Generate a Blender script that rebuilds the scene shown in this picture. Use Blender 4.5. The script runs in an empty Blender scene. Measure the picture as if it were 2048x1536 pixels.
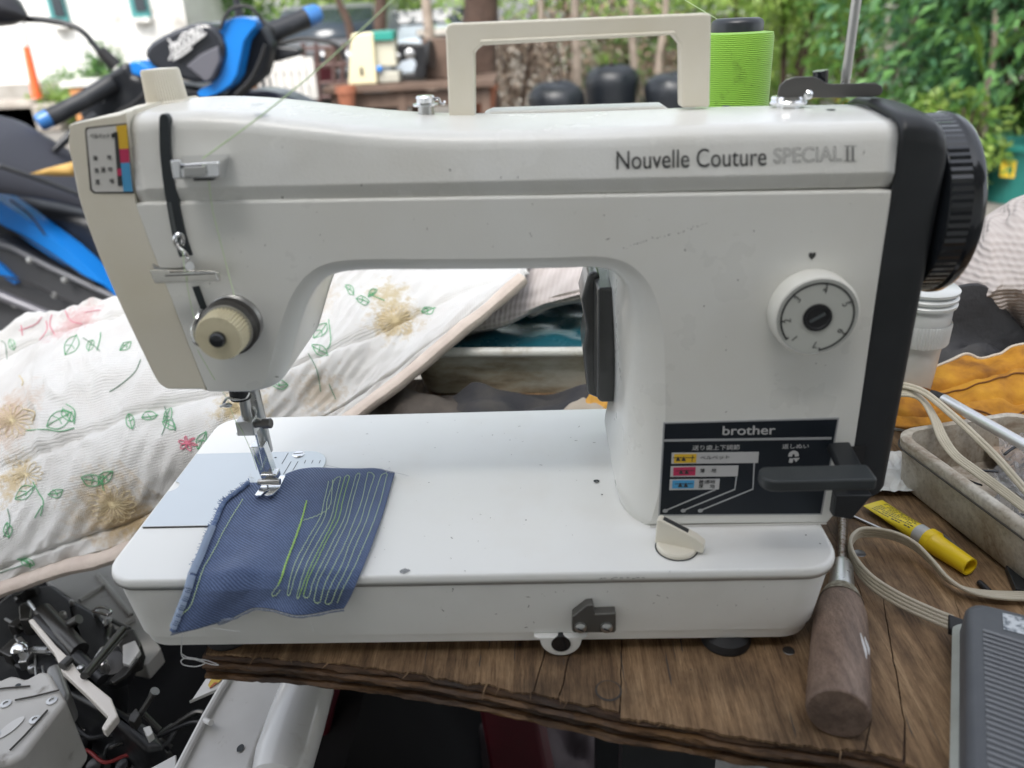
import bpy, bmesh, math, random
from mathutils import Vector, Matrix, noise
from mathutils.bvhtree import BVHTree

S = bpy.context.scene
COL = S.collection
PI = math.pi
rad = math.radians
V = Vector

# ------------------------------------------------------------------ camera
# world: x along the machine bed, y away from the viewer, z up, metres; z = 0 is the top of the bed
FPX = 1560.0
PITCH, YAW, ROLL = rad(25.5), rad(-2.7), rad(-2.75)
CAM = V((0.259887, -0.352526, 0.287720))
def _axes():
    cp, sp, cy, sy = math.cos(PITCH), math.sin(PITCH), math.cos(YAW), math.sin(YAW)
    f = V((sy*cp, cy*cp, -sp)); r = V((cy, -sy, 0)); u = r.cross(f)
    c, s = math.cos(ROLL), math.sin(ROLL)
    return r*c + u*s, u*c - r*s, f
CR, CU, CF = _axes()
cd = bpy.data.cameras.new('camera')
cam = bpy.data.objects.new('camera', cd); COL.objects.link(cam)
cam.matrix_world = Matrix(((CR.x, CU.x, -CF.x, CAM.x), (CR.y, CU.y, -CF.y, CAM.y), (CR.z, CU.z, -CF.z, CAM.z), (0, 0, 0, 1)))
cd.sensor_fit = 'HORIZONTAL'; cd.sensor_width = 36.0; cd.lens = FPX/2048*36
cd.clip_start = 0.02; cd.clip_end = 400
cd.dof.use_dof = True; cd.dof.focus_distance = 0.56; cd.dof.aperture_fstop = 6.0
S.camera = cam

# ------------------------------------------------------------------ sky, sun, exposure
SUN_EL, SUN_AZ = 55.0, 195.0          # azimuth from +y towards +x
w = bpy.data.worlds.new('World'); S.world = w; w.use_nodes = True
wn = w.node_tree
wn.nodes.clear()
sky = wn.nodes.new('ShaderNodeTexSky'); sky.sky_type = 'NISHITA'; sky.sun_disc = False
sky.sun_elevation = rad(SUN_EL); sky.sun_rotation = rad(SUN_AZ)
sky.air_density = 1.0; sky.dust_density = 2.5; sky.ozone_density = 1.0
hs = wn.nodes.new('ShaderNodeHueSaturation'); hs.inputs['Saturation'].default_value = 0.30
bg = wn.nodes.new('ShaderNodeBackground'); bg.inputs[1].default_value = 0.15
wo = wn.nodes.new('ShaderNodeOutputWorld')
wn.links.new(sky.outputs[0], hs.inputs['Color']); wn.links.new(hs.outputs[0], bg.inputs[0]); wn.links.new(bg.outputs[0], wo.inputs[0])
sl = bpy.data.lights.new('sun', 'SUN'); sl.energy = 1.5; sl.angle = rad(30); sl.color = (1.0, 0.965, 0.91)
sun = bpy.data.objects.new('sun', sl); COL.objects.link(sun)
_sd = V((math.sin(rad(SUN_AZ))*math.cos(rad(SUN_EL)), math.cos(rad(SUN_AZ))*math.cos(rad(SUN_EL)), math.sin(rad(SUN_EL))))
sun.rotation_euler = (-_sd).to_track_quat('-Z', 'Y').to_euler()
S.view_settings.view_transform = 'Standard'; S.view_settings.look = 'None'
S.view_settings.gamma = 1.0; S.view_settings.use_curve_mapping = False
S.view_settings.exposure = 1.5
S.render.engine = 'CYCLES'
S.cycles.max_bounces = 8; S.cycles.diffuse_bounces = 4; S.cycles.glossy_bounces = 4
S.cycles.transmission_bounces = 6; S.cycles.transparent_max_bounces = 8
S.cycles.sample_clamp_indirect = 6.0
S.cycles.use_denoising = True

# ------------------------------------------------------------------ measuring: a picture point on a known plane
def ray(px, py):
    return CF + CR*((px-1024)/FPX) - CU*((py-768)/FPX)
def at(px, py, x=None, y=None, z=None):
    d = ray(px, py)
    t = (x-CAM.x)/d.x if x is not None else (y-CAM.y)/d.y if y is not None else (z-CAM.z)/d.z
    return CAM + d*t
YF = 0.042                              # front plane of the machine's arm
def fz(px, py, y=YF):
    p = at(px, py, y=y); return (p.x, p.z)

# ------------------------------------------------------------------ objects
def _set(o, label=None, cat=None, group=None, kind=None):
    if label: o['label'] = label
    if cat: o['category'] = cat
    if group: o['group'] = group
    if kind: o['kind'] = kind
    return o
def thing(name, loc, label, cat, group=None):
    o = bpy.data.objects.new(name, None); COL.objects.link(o)
    o.location = loc; o.empty_display_size = 0.05
    return _set(o, label, cat, group)
def attach(o, parent):
    if parent is None: return
    o.parent = parent
    if parent.type == 'EMPTY':
        o.matrix_parent_inverse = Matrix.Translation(-V(parent.location))
def copy_tree(o, parent=None):
    c = o.copy(); COL.objects.link(c)
    if parent is not None:
        inv = o.matrix_parent_inverse.copy(); c.parent = parent; c.matrix_parent_inverse = inv
    for ch in list(o.children): copy_tree(ch, c)
    return c

class MB:
    """collects shapes for one mesh object"""
    def __init__(s): s.v, s.f, s.flat, s.uv = [], [], set(), []
    def add(s, vs, fs, flat=False):
        b = len(s.v); s.v += [tuple(p) for p in vs]
        for f in fs:
            if flat: s.flat.add(len(s.f))
            s.f.append(tuple(b+i for i in f))
        return s
    def box(s, c, d, rot=None, taper=1.0):
        c = V(c); hx, hy, hz = d[0]/2, d[1]/2, d[2]/2
        vs = []
        for k, t in ((-1, 1.0), (1, taper)):
            for i, j in ((-1, -1), (1, -1), (1, 1), (-1, 1)):
                p = V((i*hx*t, j*hy*t, k*hz))
                if rot is not None: p = rot @ p
                vs.append(c+p)
        return s.add(vs, [(3, 2, 1, 0), (4, 5, 6, 7), (0, 1, 5, 4), (1, 2, 6, 5), (2, 3, 7, 6), (3, 0, 4, 7)])
    def loft(s, rings, cap0=True, cap1=True, closed=True):
        n = len(rings[0]); b = len(s.v)
        for r in rings: s.v += [tuple(p) for p in r]
        for k in range(len(rings)-1):
            for i in range(n if closed else n-1):
                j = (i+1) % n
                s.f.append((b+k*n+i, b+k*n+j, b+(k+1)*n+j, b+(k+1)*n+i))
        if cap0: s.f.append(tuple(b+i for i in reversed(range(n))))
        if cap1: s.f.append(tuple(b+(len(rings)-1)*n+i for i in range(n)))
        return s
    def tube(s, pts, r, n=8, cap=True, squash=1.0, up=None):
        pts = [V(p) for p in pts]; m = len(pts); rs = r if isinstance(r, (list, tuple)) else [r]*m
        rings = []; prev = None
        for i, p in enumerate(pts):
            t = (pts[min(i+1, m-1)]-pts[max(i-1, 0)])
            if t.length < 1e-9: t = V((0, 0, 1))
            t.normalize()
            if prev is None:
                a = V(up) if up is not None else (V((0, 0, 1)) if abs(t.z) < .9 else V((1, 0, 0)))
                a = (a-t*a.dot(t)).normalized()
            else:
                a = prev-t*prev.dot(t)
                a = a.normalized() if a.length > 1e-9 else V((1, 0, 0))
            prev = a; b2 = t.cross(a)
            rings.append([p+(a*math.cos(2*PI*k/n)*squash+b2*math.sin(2*PI*k/n))*rs[i] for k in range(n)])
        return s.loft(rings, cap, cap)
    def lathe(s, prof, o, axis=(0, 0, 1), n=32, ribs=None, cap=True):
        """prof: (radius, height) pairs; ribs=(lo, hi, depth): radii between those heights get grooves"""
        a = V(axis).normalized(); o = V(o)
        x = V((0, 0, 1)) if abs(a.z) < .9 else V((1, 0, 0))
        x = (x-a*x.dot(a)).normalized(); y = a.cross(x)
        rings = []
        for r, h in prof:
            ring = []
            for k in range(n):
                q = r
                if ribs and ribs[0] <= h <= ribs[1] and k % 2: q = r-ribs[2]
                ring.append(o+a*h+(x*math.cos(2*PI*k/n)+y*math.sin(2*PI*k/n))*q)
            rings.append(ring)
        return s.loft(rings, cap, cap)
    def prism(s, poly, y0, y1, axis='y'):
        """poly in (x,z) extruded along y, or (x,y) extruded along z, or (y,z) along x"""
        def P(a, b, c): return (a, c, b) if axis == 'y' else (a, b, c) if axis == 'z' else (c, a, b)
        area = sum(poly[i][0]*poly[(i+1) % len(poly)][1]-poly[(i+1) % len(poly)][0]*poly[i][1] for i in range(len(poly)))
        if (area < 0) == (axis != 'y'): poly = list(reversed(poly))
        return s.loft([[P(a, b, y0) for a, b in poly], [P(a, b, y1) for a, b in poly]])
    def sheet(s, fn, nu, nv, closed_u=False):
        b = len(s.v)
        for j in range(nv+1):
            for i in range(nu+1): s.v.append(tuple(fn(i/nu, j/nv))); s.uv.append((i/nu, j/nv))
        for j in range(nv):
            for i in range(nu):
                s.f.append((b+j*(nu+1)+i, b+j*(nu+1)+i+1, b+(j+1)*(nu+1)+i+1, b+(j+1)*(nu+1)+i))
        return s
    def build(s, name, mat, parent=None, smooth=True, bevel=0, seg=3, wn=False, solid=0, sub=0, ang=40, label=None, kind=None, offset=-1):
        me = bpy.data.meshes.new(name); me.from_pydata(s.v, [], s.f); me.update()
        bm = bmesh.new(); bm.from_mesh(me); bm.faces.ensure_lookup_table(); bm.normal_update(); bmesh.ops.recalc_face_normals(bm, faces=bm.faces) if solid == 0 else None
        if solid and len(bm.faces) > 3:
            sm_ = sum((CAM-f.calc_center_median()).dot(f.normal) for f in list(bm.faces)[::7])
            if sm_ < 0: bmesh.ops.reverse_faces(bm, faces=bm.faces)
        bm.to_mesh(me); bm.free()
        if s.uv:
            ul = me.uv_layers.new(name='UVMap')
            for lp in me.loops: ul.data[lp.index].uv = s.uv[lp.vertex_index]
        if smooth:
            for i, p in enumerate(me.polygons): p.use_smooth = i not in s.flat
        o = bpy.data.objects.new(name, me); COL.objects.link(o)
        for m in (mat if isinstance(mat, (list, tuple)) else [mat]): me.materials.append(m)
        if sub:
            m = o.modifiers.new('sub', 'SUBSURF'); m.levels = sub; m.render_levels = sub
        if solid:
            m = o.modifiers.new('solid', 'SOLIDIFY'); m.thickness = solid; m.offset = offset
        if bevel:
            m = o.modifiers.new('bevel', 'BEVEL'); m.width = bevel; m.segments = seg
            m.limit_method = 'ANGLE'; m.angle_limit = rad(ang); m.use_clamp_overlap = True
        if bevel or wn:
            m = o.modifiers.new('wn', 'WEIGHTED_NORMAL'); m.keep_sharp = True; m.weight = 60
        elif smooth:
            try: me.set_sharp_from_angle(angle=rad(ang))
            except Exception: pass
        attach(o, parent)
        if label: o['label'] = label
        if kind: o['kind'] = kind
        return o

def crom(pts, n=8, closed=False):
    """catmull-rom through points of any dimension"""
    pts = [V(p) for p in pts]; m = len(pts); out = []
    rng = range(m if closed else m-1)
    for i in rng:
        if closed: p0, p1, p2, p3 = pts[(i-1) % m], pts[i], pts[(i+1) % m], pts[(i+2) % m]
        else: p0, p1, p2, p3 = pts[max(i-1, 0)], pts[i], pts[i+1], pts[min(i+2, m-1)]
        for k in range(n):
            t = k/n
            out.append(0.5*((2*p1)+(p2-p0)*t+(2*p0-5*p1+4*p2-p3)*t*t+(3*p1-p0-3*p2+p3)*t*t*t))
    if not closed: out.append(pts[-1])
    return out
def rrect(x0, x1, y0, y1, r, n=6):
    rr = r if isinstance(r, (list, tuple)) else [r]*4
    out = []
    for (cx, cy, a0, q) in ((x1-rr[0], y1-rr[0], 0, rr[0]), (x0+rr[1], y1-rr[1], 90, rr[1]), (x0+rr[2], y0+rr[2], 180, rr[2]), (x1-rr[3], y0+rr[3], 270, rr[3])):
        for k in range(n+1):
            a = rad(a0+90*k/n); out.append((cx+q*math.cos(a), cy+q*math.sin(a)))
    return out
def lerp(a, b, t): return a+(b-a)*t
def interp(tab, x):
    if x <= tab[0][0]: return tab[0][1]
    for (a, b), (c, d) in zip(tab, tab[1:]):
        if x <= c: return lerp(b, d, (x-a)/(c-a))
    return tab[-1][1]
def nz(x, y=0, z=0): return noise.noise(V((x, y, z)))

# ------------------------------------------------------------------ materials
def nodes(name):
    m = bpy.data.materials.new(name); m.use_nodes = True
    t = m.node_tree; return m, t, t.nodes['Principled BSDF']
def N(t, kind, **kw):
    n = t.nodes.new('ShaderNode'+kind)
    for k, v in kw.items():
        if k.startswith('i_'): n.inputs[k[2:].replace('_', ' ')].default_value = v
        else: setattr(n, k, v)
    return n
def ramp(t, src, stops):
    r = t.nodes.new('ShaderNodeValToRGB'); t.links.new(src, r.inputs[0])
    el = r.color_ramp.elements
    while len(el) < len(stops): el.new(0.5)
    for e, (p, c) in zip(el, stops):
        e.position = p; e.color = (*c, 1) if len(c) == 3 else c
    return r.outputs[0]
def coords(t, scale=(1, 1, 1), rot=(0, 0, 0), src='Object'):
    c = t.nodes.new('ShaderNodeTexCoord'); mp = t.nodes.new('ShaderNodeMapping')
    mp.inputs['Scale'].default_value = scale; mp.inputs['Rotation'].default_value = rot
    t.links.new(c.outputs[src], mp.inputs[0]); return mp.outputs[0]
def noise_tex(t, vec, scale, detail=3, rough=0.55, dist=0.0):
    n = N(t, 'TexNoise'); n.inputs['Scale'].default_value = scale; n.inputs['Detail'].default_value = detail
    n.inputs['Roughness'].default_value = rough; n.inputs['Distortion'].default_value = dist
    t.links.new(vec, n.inputs['Vector']); return n.outputs[0]
def mixc(t, fac, a, b, mode='MIX'):
    m = N(t, 'Mix', data_type='RGBA', blend_type=mode)
    for s, v in ((m.inputs[0], fac), (m.inputs[6], a), (m.inputs[7], b)):
        if isinstance(v, (int, float)): s.default_value = v
        elif isinstance(v, tuple): s.default_value = (*v, 1) if len(v) == 3 else v
        else: t.links.new(v, s)
    return m.outputs[2]
def bump(t, b, height, strength=0.3, dist=0.001):
    n = N(t, 'Bump'); n.inputs['Strength'].default_value = strength; n.inputs['Distance'].default_value = dist
    t.links.new(height, n.inputs['Height'])
    prev = b.inputs['Normal'].links
    if prev: t.links.new(prev[0].from_socket, n.inputs['Normal'])
    t.links.new(n.outputs[0], b.inputs['Normal'])
def mat(name, col, rough=0.5, metal=0.0, var=None, bmp=None, dirt=None, rvar=None, coat=0, spec=0.5, trans=0, sheen=0, alpha=1, scale=(1, 1, 1)):
    """var=(scale, other colour, lo, hi); bmp=(scale, strength, dist); dirt=(scale, colour, lo, hi)"""
    m, t, b = nodes(name)
    b.inputs['Base Color'].default_value = (*col, 1); b.inputs['Roughness'].default_value = rough
    b.inputs['Metallic'].default_value = metal; b.inputs['Specular IOR Level'].default_value = spec
    b.inputs['Coat Weight'].default_value = coat; b.inputs['Transmission Weight'].default_value = trans
    b.inputs['Sheen Weight'].default_value = sheen; b.inputs['Alpha'].default_value = alpha
    c = coords(t, scale) if (var or bmp or dirt or rvar) else None
    src = None
    if var:
        f = ramp(t, noise_tex(t, c, var[0], 4), [(var[2], (0, 0, 0)), (var[3], (1, 1, 1))])
        src = mixc(t, f, col, var[1])
    if dirt:
        f = ramp(t, noise_tex(t, c, dirt[0], 6, 0.65, 0.4), [(dirt[2], (0, 0, 0)), (dirt[3], (1, 1, 1))])
        src = mixc(t, f, src if src is not None else col, dirt[1])
    if src is not None: t.links.new(src, b.inputs['Base Color'])
    if rvar:
        r = N(t, 'MapRange'); r.inputs['To Min'].default_value = rvar[1]; r.inputs['To Max'].default_value = rvar[2]
        t.links.new(noise_tex(t, c, rvar[0], 4), r.inputs['Value']); t.links.new(r.outputs[0], b.inputs['Roughness'])
    if bmp: bump(t, b, noise_tex(t, c, bmp[0], 3), bmp[1], bmp[2])
    return m

M = {}
M['paint'] = mat('white_paint', (0.75, 0.755, 0.725), 0.28, bmp=(1100, 0.16, 0.0005), var=(11, (0.705, 0.695, 0.645), .38, .80), rvar=(30, .22, .36))
M['lidpaint'] = mat('cover_white_paint', (0.78, 0.785, 0.76), 0.24, bmp=(750, 0.22, 0.0007), var=(11, (0.70, 0.69, 0.64), .45, .72), rvar=(30, .20, .32))
M['bedpaint'] = mat('bed_white_paint', (0.84, 0.845, 0.82), 0.32, spec=.5, bmp=(1600, 0.05, 0.0003), var=(14, (0.80, 0.785, 0.74), .50, .80), rvar=(25, .28, .38))
M['lower'] = mat('lower_white_plastic', (0.78, 0.78, 0.75), 0.40, bmp=(1800, 0.05, 0.0003), var=(16, (0.72, 0.715, 0.68), .45, .75))
M['cream'] = mat('cream_plastic', (0.73, 0.69, 0.585), 0.36, var=(20, (0.68, 0.63, 0.50), .45, .80))
M['yellowed'] = mat('yellowed_plastic', (0.66, 0.60, 0.42), 0.4, var=(120, (0.55, 0.49, 0.33), .5, .8))
M['chrome'] = mat('chrome', (0.80, 0.81, 0.82), 0.12, 1.0, rvar=(200, .06, .22))
M['steel'] = mat('steel', (0.50, 0.50, 0.49), 0.30, 1.0, rvar=(300, .2, .42))
M['darksteel'] = mat('dark_steel', (0.16, 0.155, 0.15), 0.38, 1.0, rvar=(200, .25, .5))
M['plate'] = mat('satin_plate', (0.62, 0.655, 0.67), 0.34, 0.9, rvar=(60, .28, .42), bmp=(2500, .04, .0002))
M['band'] = mat('charcoal_band', (0.017, 0.019, 0.021), 0.42, spec=.4, bmp=(2200, .06, .0003), var=(30, (0.023, 0.025, 0.028), .4, .7))
M['gloss'] = mat('gloss_black', (0.010, 0.012, 0.015), 0.14, rvar=(80, .10, .2), coat=.4)
M['greyplastic'] = mat('grey_plastic', (0.075, 0.085, 0.088), 0.38, bmp=(1500, .08, .0003), var=(60, (0.095, 0.105, 0.105), .45, .75))
M['slot'] = mat('slot_dark', (0.02, 0.026, 0.03), 0.5)
M['black'] = mat('black_rubber', (0.012, 0.012, 0.013), 0.55)
M['print'] = mat('grey_print', (0.035, 0.037, 0.037), 0.5)
M['label'] = mat('label_navy', (0.010, 0.014, 0.02), 0.36, spec=.3, var=(20, (0.013, 0.018, 0.024), .4, .7))
M['silverprint'] = mat('silver_print', (0.36, 0.37, 0.38), 0.4)
M['paleprint'] = mat('pale_print', (0.50, 0.50, 0.50), 0.45)
M['yl'] = mat('label_yellow', (0.72, 0.45, 0.03), 0.45)
M['rd'] = mat('label_crimson', (0.50, 0.03, 0.10), 0.45)
M['bl'] = mat('label_blue', (0.07, 0.33, 0.60), 0.45)
M['lightlabel'] = mat('label_white', (0.62, 0.61, 0.58), 0.4)
M['grime'] = mat('grime', (0.05, 0.045, 0.04), 0.7)
# ================================================================== SEWING MACHINE
SM = thing('sewing_machine', (0.21, 0.10, -0.0535), 'white portable sewing machine with cream handle and charcoal end cover, standing on the plywood board', 'sewing machine')
BL, BD = 0.42, 0.203

def bed_rings(levels, r):
    out = []
    for z, ins in levels:
        q = max(r-ins*.6, .004)
        out.append([(x, y, z) for x, y in rrect(-.0045+ins, BL+.0055-ins, ins*.35, BD-ins, [q*.8, q*.8, q, q], 8)])
    return out
bp = MB().loft(bed_rings([(-.0074, .0), (-.0040, 0), (-.0020, .0006), (-.0008, .0018), (0, .0042)], .023))
bed = bp.build('bed_plate', M['bedpaint'], SM, wn=True)
bb = MB().loft(bed_rings([(-.0535, .0115), (-.0530, .0105), (-.0460, .0088), (-.0458, .0072), (-.0300, .0048), (-.0086, .0016), (-.0080, .0024)], .026))
bb.build('bed_base', M['lower'], SM, wn=True)
MB().loft(bed_rings([(-.0081, .0032), (-.0073, .0032)], .026)).build('bed_seam', M['grime'], SM)
# lower trim strip line
# paint chip and scratch on the bed front
def blob(c, ux, uy, rx, ry, n=14, seed=0, wob=.35):
    rnd = random.Random(seed)
    return [V(c)+V(ux)*math.cos(2*PI*i/n)*rx*(1-wob*rnd.random())+V(uy)*math.sin(2*PI*i/n)*ry*(1-wob*rnd.random()) for i in range(n)]
def decal(name, pts, m, parent=SM, label=None):
    mb = MB(); mb.add(pts, [tuple(range(len(pts)))]); return mb.build(name, m, parent, smooth=False, label=label)
M['barechip'] = mat('bare_metal_chip', (.30, .31, .32), .5, .3, var=(900, (.2, .2, .2), .4, .6))
c = at(809, 1142, z=.0003)
decal('paint_chip', blob(c, (1, 0, 0), (0, 1, 0), .0040, .0028, 16, 3, .5), M['barechip'])
for k in range(9):
    px, py = 1200+k*11+random.Random(k).uniform(-3, 3), 1157-k*.2+random.Random(k+40).uniform(-1.5, 1.5)
    p = at(px, py, y=-.0004)
    decal('paint_scratch', blob(p, (1, 0, 0), (0, 0, 1), .0014, .00022, 8, k), M['grime'])
for k, (px, py, r) in enumerate(((906, 1178, .0009), (1340, 1143, .0004), (905, 1182, .0006))):
    p = at(px, py, y=.0005); decal('paint_scratch', blob(p, (1, 0, 0), (0, 0, 1), r*.5, r, 8, k+20), M['grime'])
# little screws and holes on the bed surface
for px, py, r, m in ((1193, 962, .0022, 'slot'), (1204, 989, .0007, 'slot'), (1640, 1087, .0005, 'grime'), (1612, 1070, .0005, 'grime'), (1020, 880, .0004, 'grime'), (870, 895, .0004, 'grime'), (985, 870, .0005, 'grime'), (858, 965, .0004, 'grime'), (1052, 1040, .0005, 'grime'), (930, 1142, .0004, 'grime')):
    p = at(px, py, z=.0003); decal('bed_hole' if m == 'slot' else 'dirt_speck', blob(p, (1, 0, 0), (0, 1, 0), r, r*.9, 12, int(px), .12), M[m])
p = at(1193, 964, z=.0006); decal('bed_screw', blob(p, (1, 0, 0), (0, 1, 0), .0014, .0011, 12, 1, .1), M['steel'])

# needle plate with notch on the left and round right end
pl = []
x0, x1, ya, yb = -.0005, .1005, .0515, .1425
pl += [(x0, ya), (x1-.002, ya)]
for k in range(13):
    a = rad(-90+180*k/12); pl.append((x1-.016+.016*math.cos(a)*1.0, (ya+yb)/2+(yb-ya)/2*math.sin(a)*1.0) if False else (x1-.016+.016*math.cos(a), yb-.018+.018*math.sin(a)) if a > 0 else (x1, lerp(ya+.002, yb-.018, k/6)))
pl += [(x0-.0005, yb)]
ny = at(345, 975, z=0).y
for k in range(9):
    a = rad(90-180*k/8); pl.append((x0-.0005+.0050*math.cos(a), ny+.0062*math.sin(a)))
mb = MB().prism(pl, .0002, .0011, 'z'); npl = mb.build('needle_plate', M['plate'], SM, bevel=.0004, seg=2)
decal('plate_gap', [V((x, y, .00025)) for x, y in rrect(x0+.001, x1+.0012, ya-.0009, ya+.002, .0005, 2)], M['grime'])
# gauge lines, plate screw
for k, (a, b) in enumerate((((1085, 955), (1005, 1090)), ((1120, 1060), (1025, 1220)), ((1205, 1060), (1140, 1170)), ((1300, 1045), (1280, 1085)), ((1390, 1045), (1370, 1085)), ((1480, 1045), (1462, 1085)))):
    A = at(400+a[0]/6.143, 750+a[1]/6.143, z=.00125); B = at(400+b[0]/6.143, 750+b[1]/6.143, z=.00125)
    n = V((.00022, 0, 0)); decal('gauge_line', [A-n, A+n, B+n, B-n], M['print'], npl)
p = at(597, 909, z=.0012)
sc = MB().lathe([(.0044, 0), (.0044, .0004), (.0038, .0009)], p, n=24).build('plate_screw', M['chrome'], npl)
decal('screw_slot', [p+V((-.0036, -.0009, .00095)), p+V((.0036, .0001, .00095)), p+V((.0036, .0011, .00095)), p+V((-.0036, .0001, .00095))], M['slot'], npl)
p = at(551, 915, z=.0012); decal('plate_hole', blob(p, (1, 0, 0), (0, 1, 0), .001, .0009, 10, 2, .1), M['slot'], npl)

# ---------------------------------------------------------------- arm body with the arch
ZS0, ZS1 = .2062, .2000                                    # seam between body and cover, left and right
def zs(x): return lerp(ZS0, ZS1, (x-.054)/(.433-.054))
left = [fz(274, 411), fz(300, 482), fz(340, 584), fz(380, 690), fz(416, 780)]
arch = [fz(*p) for p in ((470, 780), (506, 779), (527, 767), (540, 728), (561, 650), (583, 592), (612, 552), (652, 528), (720, 519), (860, 518), (1000, 517), (1120, 515), (1195, 513), (1252, 525), (1295, 563), (1320, 625), (1329, 700), (1331, 850), (1323, 960), (1301, 1046))]
ar = [tuple(p) for p in crom(arch, 6)]
right = [(.4275, .0012), (.4365, .0165), (.4355, .08), (.4340, .14), (.4330, .1985)]
per = []
def addp(a, b, step=.004):
    n = max(1, int((V(b)-V(a)).length/step))
    for k in range(n): per.append(tuple(V(a).lerp(V(b), k/n)))
for a, b in zip(left, left[1:]): addp(a, b)
addp(left[-1], ar[0]); per += ar[:-1]
addp(ar[-1], right[0])
for a, b in zip(right, right[1:]): addp(a, b)
addp(right[-1], left[0])
n = len(per)
nor = []
for i in range(n):
    t = V(per[(i+1) % n])-V(per[i-1]); nor.append(V((t.y, -t.x)).normalized())
def in_arch(p): return p[0] > .1 and p[0] < .3285 and p[1] > .004 and p[1] < .1755
off, dep, bk = [], [], []
for i, p in enumerate(per):
    o, d = .0016, .0018
    if in_arch(p):
        if p[0] > .29: w_ = min(1, max(0, (.175-p[1])/.05)); o, d = lerp(.0085, .0205, w_), lerp(.011, .036, w_)
        else: o, d = .0085, .011
    if p[1] < .004 and .31 < p[0] < .33: o, d = .019, .034
    off.append(o); dep.append(d); bk.append(.160 if (p[0] > .285 and p[1] < .172) else .125)
for _ in range(6):
    off = [(off[i-1]+off[i]*2+off[(i+1) % n])/4 for i in range(n)]; dep = [(dep[i-1]+dep[i]*2+dep[(i+1) % n])/4 for i in range(n)]
rings = []
for th in (22, 32, 43, 55, 67, 79, 90):
    s_, c_ = (math.sin(rad(th))-math.sin(rad(22)))/(1-math.sin(rad(22))), 1-math.cos(rad(th))/math.cos(rad(22))
    rings.append([(p[0]+nor[i].x*off[i]*s_, YF+dep[i]*c_, p[1]+nor[i].y*off[i]*s_) for i, p in enumerate(per)])
rings.append([(q[0], bk[i], q[2]) for i, q in enumerate(rings[-1])])
arm = MB().loft(rings).build('arm_body', M['paint'], SM, wn=True)
big = max(arm.data.polygons, key=lambda p: len(p.vertices) if abs(p.center.y-YF) < .001 else 0)
ks = set(big.edge_keys)
for e in arm.data.edges: e.use_edge_sharp = e.key in ks
# thin groove where the pillar stands on the bed
decal('pillar_foot_seam', [V((.3215, .0405, .0004)), V((.4275, .0405, .0004)), V((.4275, .046, .0004)), V((.3215, .046, .0004))], M['lightlabel'])

# ---------------------------------------------------------------- arm cover (lid)
ZT = [(.050, .2490), (.075, .2508), (.105, .2490), (.125, .2462), (.150, .2425), (.180, .2380), (.215, .2352), (.255, .2340), (.30, .2335), (.36, .2330), (.433, .2312)]
xs_ = [.0545+(.4335-.0545)*k/60 for k in range(61)]
ztab = {}
def zt(x):
    return sum(interp(ZT, x+d) for d in (-.015, -.0075, 0, .0075, .015))/5
rings = []
for k, x in enumerate(xs_):
    a, b = zs(x)+.0009, zt(x)
    pr = [(YF+.0022, a), (YF+.0016, a+.0012), (YF-.0008, a+.0072), (YF-.0006, a+.0086), (YF+.0004, lerp(a, b, .5)), (YF+.0012, b-.0085), (YF+.0019, b-.0052), (YF+.0038, b-.0022), (YF+.0066, b-.0004), (YF+.0105, b+.0006),
          (YF+.030, b+.0022), (YF+.055, b+.0026), (YF+.072, b+.0014), (YF+.0795, b-.001), (YF+.083, b-.006), (YF+.083, a)]
    sh = max(0, 1-k/4.0)
    rings.append([(x+(z-a)*.10*sh, y, z) for y, z in pr])
lid = MB().loft(rings).build('arm_cover', M['lidpaint'], SM, wn=True, ang=60)
mb = MB().loft([[(x, y, z) for y, z in ((YF+.0035, zs(x)-.0015), (YF+.08, zs(x)-.0015), (YF+.08, zs(x)+.0015), (YF+.0035, zs(x)+.0015))] for x in (.056, .2, .4325)])
mb.build('cover_seam', M['grime'], SM)
# raised rear panel between the handle legs
mb = MB().prism([(.229, .236), (.234, .2378), (.330, .2368), (.335, .2335), (.335, .225), (.229, .225)], .108, .128)
mb.build('rear_panel', M['paint'], SM, bevel=.0015)
for px, py in ((515, 209), (1662, 219), (1452, 212)):
    p = at(px, py, z=zt(.1 if px < 600 else .42)+.0028); decal('cover_hole', blob(p, (1, 0, 0), (0, 1, 0), .0034 if px < 600 else .0024, .0040 if px < 600 else .0032, 16, 4, .05), M['slot' if px > 600 else 'steel'])

# ---------------------------------------------------------------- cream face plate
fpx = [(253, 226), (262, 300), (271, 405), (298, 484), (338, 586), (378, 692), (413, 781), (345, 781), (326, 776), (308, 757), (270, 680), (228, 590), (190, 500), (159, 412), (144, 345), (136, 290), (137, 262), (146, 246)]
fp = [fz(*p) for p in fpx]
fpc = [fp[0], fp[1], fp[2], fp[3], fp[4], fp[5], fp[6]]+[tuple(q) for q in crom(fp[6:]+[fp[0]], 5)[1:-1]]
n = len(fpc); sgn = sum(fpc[i][0]*fpc[(i+1) % n][1]-fpc[(i+1) % n][0]*fpc[i][1] for i in range(n))
rings = []
for th in (0, 20, 40, 60, 90):
    s_, c_ = math.sin(rad(th)), 1-math.cos(rad(th))
    ring = []
    for i, p in enumerate(fpc):
        t = V(fpc[(i+1) % n])-V(fpc[i-1]); nn = V((t.y, -t.x)).normalized()
        if sgn < 0: nn = -nn
        seamside = i < 7
        e = .0006 if seamside else (.0007 if p[1] > .232 else .0020 if p[1] > .11 else .0018)
        ring.append((p[0]+nn.x*e*(s_-1), YF+(.0008 if seamside else .0034)*c_, p[1]+nn.y*e*(s_-1)))
    rings.append(ring)
rings.append([(q[0], .121, q[2]) for q in rings[-1]])
face = MB().loft(rings).build('face_plate', M['cream'], SM, wn=True, ang=60)
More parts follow.
